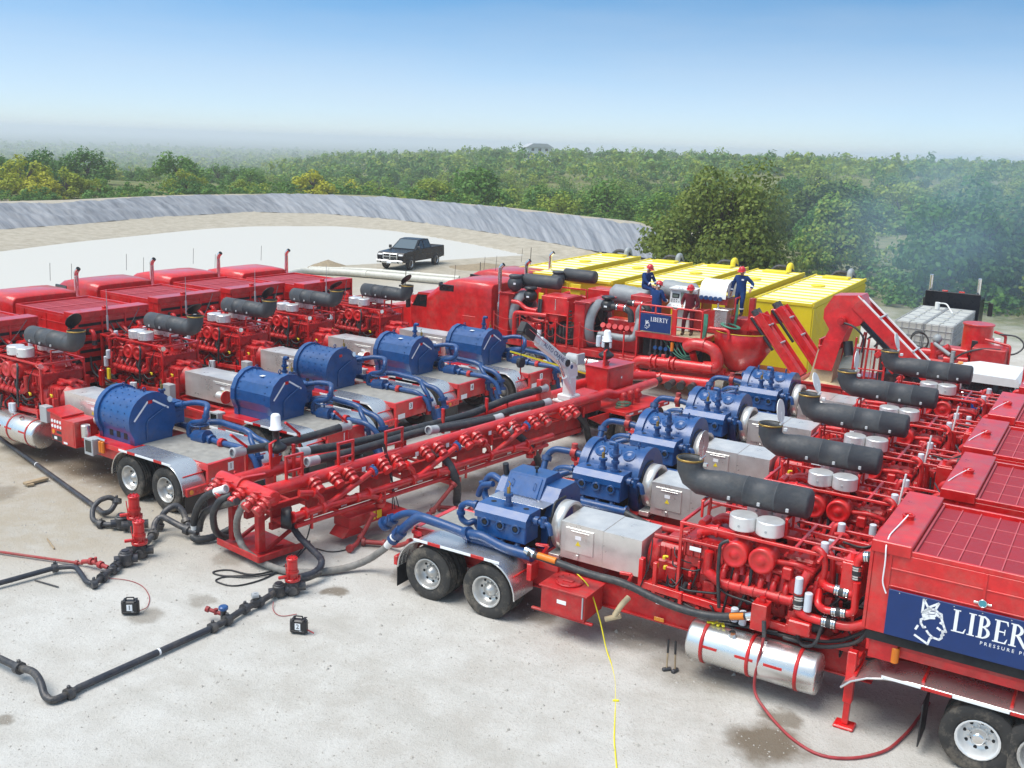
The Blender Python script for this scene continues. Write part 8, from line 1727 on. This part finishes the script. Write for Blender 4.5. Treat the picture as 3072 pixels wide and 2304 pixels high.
# pickup by the pond
pk = thing('pickup_truck', 'black crew cab pickup truck with a chrome grille parked by the pond', 'pickup truck', (-7.15, 69.6, ground_z(-7.15, 69.6)), math.atan2(-.92, -.40))
W2 = .98
part(pk, 'body', NAVY, lambda b: (b.prism([(2.86, .52), (2.90, .95), (2.72, 1.16), (1.25, 1.24), (1.0, 1.26), (-1.15, 1.26), (-1.2, 1.22), (-2.86, 1.26), (-2.90, .62), (-2.4, .50)], 'y', -W2, W2), b.box(-2.86, -1.22, -.97, -.88, 1.22, 1.30, .01), b.box(-2.86, -1.22, .88, .97, 1.22, 1.30, .01), b.box(-2.90, -2.82, -.9, .9, 1.2, 1.30, .01)))
part(pk, 'cab', NAVY, lambda b: b.add([(1.15, -.94, 1.25), (1.15, .94, 1.25), (.30, .74, 1.86), (.30, -.74, 1.86), (-1.1, -.94, 1.25), (-1.1, .94, 1.25), (-.92, .74, 1.86), (-.92, -.74, 1.86), (-.3, .74, 1.90), (-.3, -.74, 1.90)], [[0, 1, 2, 3], [4, 7, 6, 5], [3, 2, 8, 9], [9, 8, 6, 7], [1, 5, 6, 8, 2], [0, 3, 9, 7, 4]]))
part(pk, 'windscreen', mat('windscreen', (.10, .13, .15), .15, var=0, spec=.6), lambda b: b.add([(1.13, -.82, 1.30), (1.13, .82, 1.30), (.37, .66, 1.835), (.37, -.66, 1.835)], [[0, 1, 2, 3]])); 
for s_ in (-1, 1):
    part(pk, 'side_window', GLASS, lambda b: (b.add([(.85, s_ * .945, 1.30), (.05, s_ * .945, 1.30), (.05, s_ * .785, 1.80), (.28, s_ * .785, 1.80)], [[0, 1, 2, 3]]),)); part(pk, 'rear_side_window', GLASS, lambda b: b.add([(-.05, s_ * .945, 1.30), (-.90, s_ * .945, 1.30), (-.80, s_ * .785, 1.80), (-.05, s_ * .785, 1.80)], [[0, 1, 2, 3]]))
    part(pk, 'headlight', PRINT, lambda b: b.box(2.76, 2.88, s_ * .60, s_ * .93, .88, 1.06, .03)); part(pk, 'mirror', BLK, lambda b: b.box(.95, 1.05, s_ * 1.0, s_ * 1.2, 1.25, 1.48, .03)); part(pk, 'wheel_arch', BLK, lambda b: [b.cyl((x, s_ * .93, .44), (x, s_ * .985, .44), .46, 20) for x in (1.85, -1.72)])
    for x in (1.85, -1.72):
        w = wheel(pk, x, s_ * .90, .40, s_, rm=CHROME); w.scale = (.78, .95, .78)
part(pk, 'truck_bed', DARK, lambda b: b.box(-2.8, -1.24, -.87, .87, 1.262, 1.27)); g2 = part(pk, 'grille', CHROME, lambda b: (b.box(2.82, 2.93, -.55, .55, .72, 1.10, .02),)); part(g2, 'grille_opening', DARK, lambda b: [b.box(2.925, 2.94, y - .22, y + .22, z - .07, z + .07, .01) for y in (-.26, .26) for z in (.82, 1.0)])
bm = part(pk, 'bumper', CHROME, lambda b: (b.box(2.84, 3.0, -.98, .98, .46, .66, .03), b.box(-3.0, -2.88, -.95, .95, .5, .66, .03))); part(bm, 'licence_plate', PRINT, lambda b: b.box(3.0, 3.01, -.18, .14, .46, .60, .002)); part(bm, 'fog_lamp', DARK, lambda b: [b.cyl((2.99, y, .54), (3.005, y, .54), .06, 10) for y in (-.66, .66)])

# ================================================================== SHORE DETAILS
for k, (pts, r_) in enumerate((([(-14.6, 58.6, .22), (-13.35, 63.5, .22), (-10.55, 63.3, .22), (-3.5, 60.6, .22)], .20), ([(-13.2, 65.0, .16), (-9.6, 65.2, .16), (-3.5, 62.9, .16)], .14))):
    o2 = solo('white_pipe', ['thick white pipe with a bend lying by the pond shore', 'thinner white pipe behind the thick one by the pond'][k], 'pipe', PVC, lambda b: b.tube(pts, r_, 14, .8), 'white plastic pipes by the pond')
    part(o2, 'pipe_collar', PVC, lambda b: [b.cyl(Vector(pts[i]).lerp(Vector(pts[i + 1]), f), Vector(pts[i]).lerp(Vector(pts[i + 1]), f + .04), r_ * 1.12, 14) for i in range(len(pts) - 1) for f in (.15, .55)])
def mound(b, R, h, seed):
    g_ = random.Random(seed); vs = [(0, 0, h)]; n = 14
    for j, f in enumerate((.35, .7, 1.0)):
        for k in range(n): a = 2 * PI * k / n; q = R * f * g_.uniform(.85, 1.15); vs.append((q * math.cos(a), q * .7 * math.sin(a), h * (1 - f) ** 1.2 * g_.uniform(.8, 1.2) - (.08 if j == 2 else 0)))
    fs = [[0, 1 + k, 1 + (k + 1) % n] for k in range(n)] + [[1 + j * n + k, 1 + (j + 1) * n + k, 1 + (j + 1) * n + (k + 1) % n, 1 + j * n + (k + 1) % n] for j in range(2) for k in range(n)]
    b.add(vs, fs, True)
SANDM = mat('dug_earth', (.30, .235, .15), .95, var=.25, bump=.6, bscale=6)
solo('earth_mound', 'small heap of brown earth left of the pickup', 'mound', SANDM, lambda b: mound(b, 1.5, .5, 3), loc=(-12.6, 68.2, -.1))
solo('earth_mound', 'low rough earth ridge right of the pickup', 'mound', SANDM, lambda b: mound(b, 3.4, .5, 5), loc=(-2.2, 69.5, -.1))
solo('earth_mound', 'bare earth bank between the tanks and the pond', 'mound', SANDM, lambda b: mound(b, 4.5, .45, 8), loc=(2.6, 68.5, -.1))
for k, (x, y) in enumerate(((-2.2, 62.0), (-6.2, 57.0), (1.0, 72.0))): solo('survey_stake', ['thin stake by the right end of the white pipes', 'thin stake behind the blender truck cab', 'thin stake on the bare earth before the bank'][k], 'stake', BARK, lambda b: b.tube([(0, 0, 0), (.03, 0, 1.3)], .025, 5), loc=(x, y, ground_z(x, y)))

# ================================================================== PEOPLE
def skin_body(name, J, E, m, parent, sub=1, root=0):
    me = bpy.data.meshes.new(name); me.from_pydata([j[0] for j in J], E, []); o_ = bpy.data.objects.new(name, me); COL.objects.link(o_)
    md = o_.modifiers.new('skin', 'SKIN'); md.use_smooth_shade = True
    for i, j in enumerate(J):
        v = me.skin_vertices[0].data[i]; r_ = j[1]; v.radius = (r_, r_) if not isinstance(r_, tuple) else r_; v.use_root = (i == root)
    o_.modifiers.new('sub', 'SUBSURF').levels = sub; o_.modifiers['sub'].render_levels = sub
    dg = bpy.context.evaluated_depsgraph_get(); nm = bpy.data.meshes.new_from_object(o_.evaluated_get(dg)); bpy.data.objects.remove(o_)
    nm.materials.clear(); nm.materials.append(m); nm.polygons.foreach_set('use_smooth', [True] * len(nm.polygons))
    return link(name, nm, parent)
def person(lab, loc, rz, cloth, pose, stripes=True):
    """faces -y; pose = dict of joints (hip height etc.)"""
    t = thing('person', lab, 'person', loc, rz, None)
    P = {k: Vector(v) for k, v in pose.items()}
    hc = P['head']; nk = P['neck']; up = (hc - nk).normalized(); look = P.get('look', Vector((0, -1, 0))); look = (look - up * look.dot(up)).normalized(); sd = up.cross(look)
    J = []; E = []
    def add(p, r_, a=None):
        J.append((p, r_)); 
        if a is not None: E.append((a, len(J) - 1))
        return len(J) - 1
    pel = add(P['pelvis'], .10); ch = add(P['chest'], (.105, .075), add(P['pelvis'].lerp(P['chest'], .5), .095, pel)); n_ = add(nk, .055, ch)
    h1 = add(hc - up * .03 + look * .01, (.066, .075), n_); h2 = add(hc + up * .06, (.072, .082), h1); add(hc + up * .13, .05, h2)
    add(hc - up * .015 + look * .105, .014, h1); add(hc - up * .075 + look * .06, .035, h1)
    for s_ in (1, -1): add(hc + sd * .082 * s_ - up * .005, .016, h1)
    for s_, q in ((1, 'l'), (-1, 'r')):
        sh = add(P['sh_' + q], .05, ch); el = add(P['el_' + q], .043, sh); wr = add(P['wr_' + q], .030, el)
        d = (P['wr_' + q] - P['el_' + q]).normalized(); pm = add(P['wr_' + q] + d * .055, (.038, .022), wr)
        side = d.cross(Vector((0, -1, .3))).normalized()
        for f in range(4):
            b0 = add(P['wr_' + q] + d * .095 + side * (.027 - .018 * f), .010, pm); b1 = add(P['wr_' + q] + d * (.135 - .006 * abs(f - 1)) + side * (.028 - .019 * f) + Vector((0, -.008, -.004)), .009, b0); add(P['wr_' + q] + d * (.165 - .010 * abs(f - 1)) + side * (.026 - .018 * f) + Vector((0, -.022, -.008)), .007, b1)
        t0 = add(P['wr_' + q] + d * .045 + side * .040, .011, pm); add(P['wr_' + q] + d * .085 + side * .060 + Vector((0, -.012, 0)), .009, t0)
        hp = add(P['hip_' + q], .07, pel); kn = add(P['kn_' + q], .055, hp); an = add(P['an_' + q], .04, kn)
        ft_ = add(P['an_' + q] + Vector((0, -.03, -.05)), .04, an); add(P['an_' + q] + P.get('toe_' + q, Vector((0, -.15, -.055))), .032, ft_)
    bd_ = skin_body('body', J, E, SKIN, t)
    # coverall
    J = []; E = []
    pel = add(P['pelvis'], (.165, .13)); wa = add(P['pelvis'].lerp(P['chest'], .5), (.165, .125), pel); ch = add(P['chest'], (.195, .15), wa); add(nk.lerp(P['chest'], .35), (.10, .09), ch)
    for q in 'lr':
        sh = add(P['sh_' + q], .085, ch); el = add(P['el_' + q], .064, sh); add(P['el_' + q].lerp(P['wr_' + q], .5), .055, el); add(P['el_' + q].lerp(P['wr_' + q], .95), .047, len(J) - 1)
        hp = add(P['hip_' + q], .115, pel); kn = add(P['kn_' + q], .082, hp); add(P['kn_' + q].lerp(P['an_' + q], .55), .075, kn); add(P['an_' + q] + Vector((0, 0, .02)), .068, len(J) - 1)
    cv = skin_body('coverall', J, E, cloth, t)
    for q in 'lr':
        toe = P['an_' + q] + P.get('toe_' + q, Vector((0, -.15, -.055)))
        part(t, 'boot', BOOT, lambda b: (b.tube([P['an_' + q] + Vector((0, 0, .06)), P['an_' + q] + Vector((0, .01, -.04))], [.055, .058], 10), b.tube([P['an_' + q] + Vector((0, .04, -.045)), toe.lerp(P['an_' + q] + Vector((0, 0, -.05)), .3), toe + Vector((0, -.02, 0))], [.045, .05, .035], 10)))
        if stripes:
            for a, c, f in (('kn_', 'an_', .55), ('el_', 'wr_', .62)):
                p0, p1 = P[a + q], P[c + q]; d = (p1 - p0).normalized(); r_ = .084 if a == 'kn_' else .062
                part(t, 'reflective_band', PRINT, lambda b: b.cyl(p0.lerp(p1, f) - d * .022, p0.lerp(p1, f) + d * .022, r_, 12))
    if stripes: part(t, 'chest_patch', PRINT, lambda b: b.cbox(P['chest'] + Vector((.09, -.142, .03)), (.08, .012, .05), None, .003))
    Rm = Matrix((sd, -look, up)).transposed().to_4x4(); Rm.translation = hc
    hat = part(t, 'hard_hat', HATR, lambda b: (b.lathe((0, .0, .045), (0, 0, 1), [(0, .128), (.03, .125), (.08, .11), (.12, .075), (.138, .03), (.14, 0)], 20, cap=False), b.lathe((0, -.012, .04), (0, 0, 1), [(0, .15), (.008, .15), (.012, .12)], 20), b.box(-.09, .09, -.19, -.10, .038, .05, .004), b.bar((0, -.09, .16), (0, .09, .165), .03, .02)), None); hat.matrix_local = Rm
    em_ = part(t, 'ear_muff', WHITE, lambda b: [b.cyl((s_ * .085, .0, -.01), (s_ * .115, .0, -.01), .042, 12, ch=.01) for s_ in (-1, 1)]); em_.matrix_local = Rm
    hr = part(t, 'hair', HAIR, lambda b: b.lathe((0, .014, -.03), (0, 0, 1), [(0, .078), (.03, .088), (.08, .096), (.09, .08)], 16, cap=False, a0=PI * .85 - PI / 2 - .6, a1=PI * 2.15 - PI / 2 - .6)); hr.matrix_local = Rm
    ey = part(t, 'eye', HAIR, lambda b: [b.sphere((s_ * .032, -.082, .012), .011, 6, 4) for s_ in (-1, 1)]); ey.matrix_local = Rm
    mo_ = part(t, 'mouth', REDL, lambda b: b.box(-.022, .022, -.092, -.084, -.068, -.060, .002)); mo_.matrix_local = Rm
    return t
STAND = dict(pelvis=(0, 0, .93), chest=(0, 0, 1.28), neck=(0, .01, 1.46), head=(0, -.02, 1.575), sh_l=(.19, 0, 1.38), sh_r=(-.19, 0, 1.38), el_l=(.27, .02, 1.10), el_r=(-.27, .02, 1.10), wr_l=(.25, -.08, .86), wr_r=(-.25, -.08, .86),
             hip_l=(.10, 0, .88), hip_r=(-.10, 0, .88), kn_l=(.11, -.02, .48), kn_r=(-.11, -.02, .48), an_l=(.11, .02, .10), an_r=(-.11, .02, .10))
SIT = dict(pelvis=(0, .05, .12), chest=(0, -.02, .47), neck=(0, -.06, .65), head=(0, -.11, .76), look=(0, -1, -.35), sh_l=(.19, -.03, .57), sh_r=(-.19, -.03, .57), el_l=(.24, -.16, .33), el_r=(-.24, -.16, .33), wr_l=(.12, -.38, .20), wr_r=(-.12, -.38, .20),
           hip_l=(.10, .0, .10), hip_r=(-.10, .0, .10), kn_l=(.13, -.42, .06), kn_r=(-.13, -.42, .06), an_l=(.13, -.52, -.36), an_r=(-.13, -.50, -.36))
def pz(base, **k): d = dict(base); d.update(k); return d
# rz = direction that local -y faces
def face(v): return math.atan2(v.y, v.x) + PI / 2
person('man in blue coveralls and red hard hat sitting on the grey roll', BW(-.62, 2.0, 3.36), face(BFW * 1 + BLT * -.35), COVB, SIT)
person('man in blue coveralls seen from behind, turned toward the console', BW(.45, .62, 2.16), face(BLT * 1.0 + BFW * .25), COVB, pz(STAND, el_l=(.25, -.14, 1.12), wr_l=(.16, -.36, 1.12), el_r=(-.28, -.05, 1.10), wr_r=(-.24, -.28, 1.05), look=(-.8, -.6, 0), head=(-.02, -.03, 1.575)))
person('man in maroon coveralls standing inside the platform rail facing the camera', BW(1.72, .55, 2.16), face(-BLT + BFW * .1), COVM, pz(STAND, el_l=(.28, -.02, 1.10), wr_l=(.24, -.24, 1.0), el_r=(-.28, -.02, 1.10), wr_r=(-.2, -.22, 1.04), look=(.1, -1, -.25), an_r=(-.17, -.05, .10), kn_r=(-.15, -.08, .48)), stripes=False)
person('man in blue coveralls standing high at right with one hand on the rail', BW(3.05, 1.75, 2.80), face(-BLT), COVB, pz(STAND, el_l=(.40, .06, 1.18), wr_l=(.40, -.12, 1.02), el_r=(-.30, .02, 1.08), wr_r=(-.30, -.08, .84), kn_l=(.13, -.16, .52), an_l=(.12, -.10, .16), look=(-.1, -1, -.1)))
person('person in dark blue seen beside the red chemical drum at the right edge', (18.35, 38.6, 0.0), face(Vector((.4, .9, 0))), COVB, STAND, stripes=False)

# ================================================================== EXHAUST SMOKE
sm = bpy.data.materials.new('exhaust_smoke'); sm.use_nodes = True; s2 = sm.node_tree; s2.nodes.clear()
so_ = s2.nodes.new('ShaderNodeOutputMaterial'); sv = s2.nodes.new('ShaderNodeVolumePrincipled'); s2.links.new(sv.outputs[0], so_.inputs['Volume'])
sv.inputs['Color'].default_value = (.56, .78, 1.0, 1); sv.inputs['Anisotropy'].default_value = .1
sc_ = s2.nodes.new('ShaderNodeTexCoord'); sln = s2.nodes.new('ShaderNodeVectorMath'); sln.operation = 'LENGTH'; s2.links.new(sc_.outputs['Object'], sln.inputs[0])
sr = s2.nodes.new('ShaderNodeMapRange'); sr.interpolation_type = 'SMOOTHSTEP'; sr.inputs[1].default_value = .35; sr.inputs[2].default_value = 1.0; sr.inputs[3].default_value = .028; sr.inputs[4].default_value = 0; s2.links.new(sln.outputs['Value'], sr.inputs[0])
sn = s2.nodes.new('ShaderNodeTexNoise'); sn.inputs['Scale'].default_value = 2.2; sn.inputs['Detail'].default_value = 2.0; s2.links.new(sc_.outputs['Object'], sn.inputs['Vector'])
sq = s2.nodes.new('ShaderNodeMapRange'); sq.inputs[1].default_value = .38; sq.inputs[2].default_value = .62; sq.inputs[3].default_value = .25; sq.inputs[4].default_value = 1.3; s2.links.new(sn.outputs['Fac'], sq.inputs[0])
sm_ = s2.nodes.new('ShaderNodeMath'); sm_.operation = 'MULTIPLY'; s2.links.new(sr.outputs[0], sm_.inputs[0]); s2.links.new(sq.outputs[0], sm_.inputs[1]); s2.links.new(sm_.outputs[0], sv.inputs['Density'])
b = MB(); b.sphere((0, 0, 0), 1.0, 20, 12)
o = link('exhaust_smoke', b.mesh('exhaust_smoke', sm)); o.location = (24.5, 54.5, 5.2); o.scale = (12.5, 12.0, 7.6); o['kind'] = 'stuff'; o['label'] = 'thin blue exhaust smoke drifting before the trees at right'
SC.cycles.volume_step_rate = 2.0
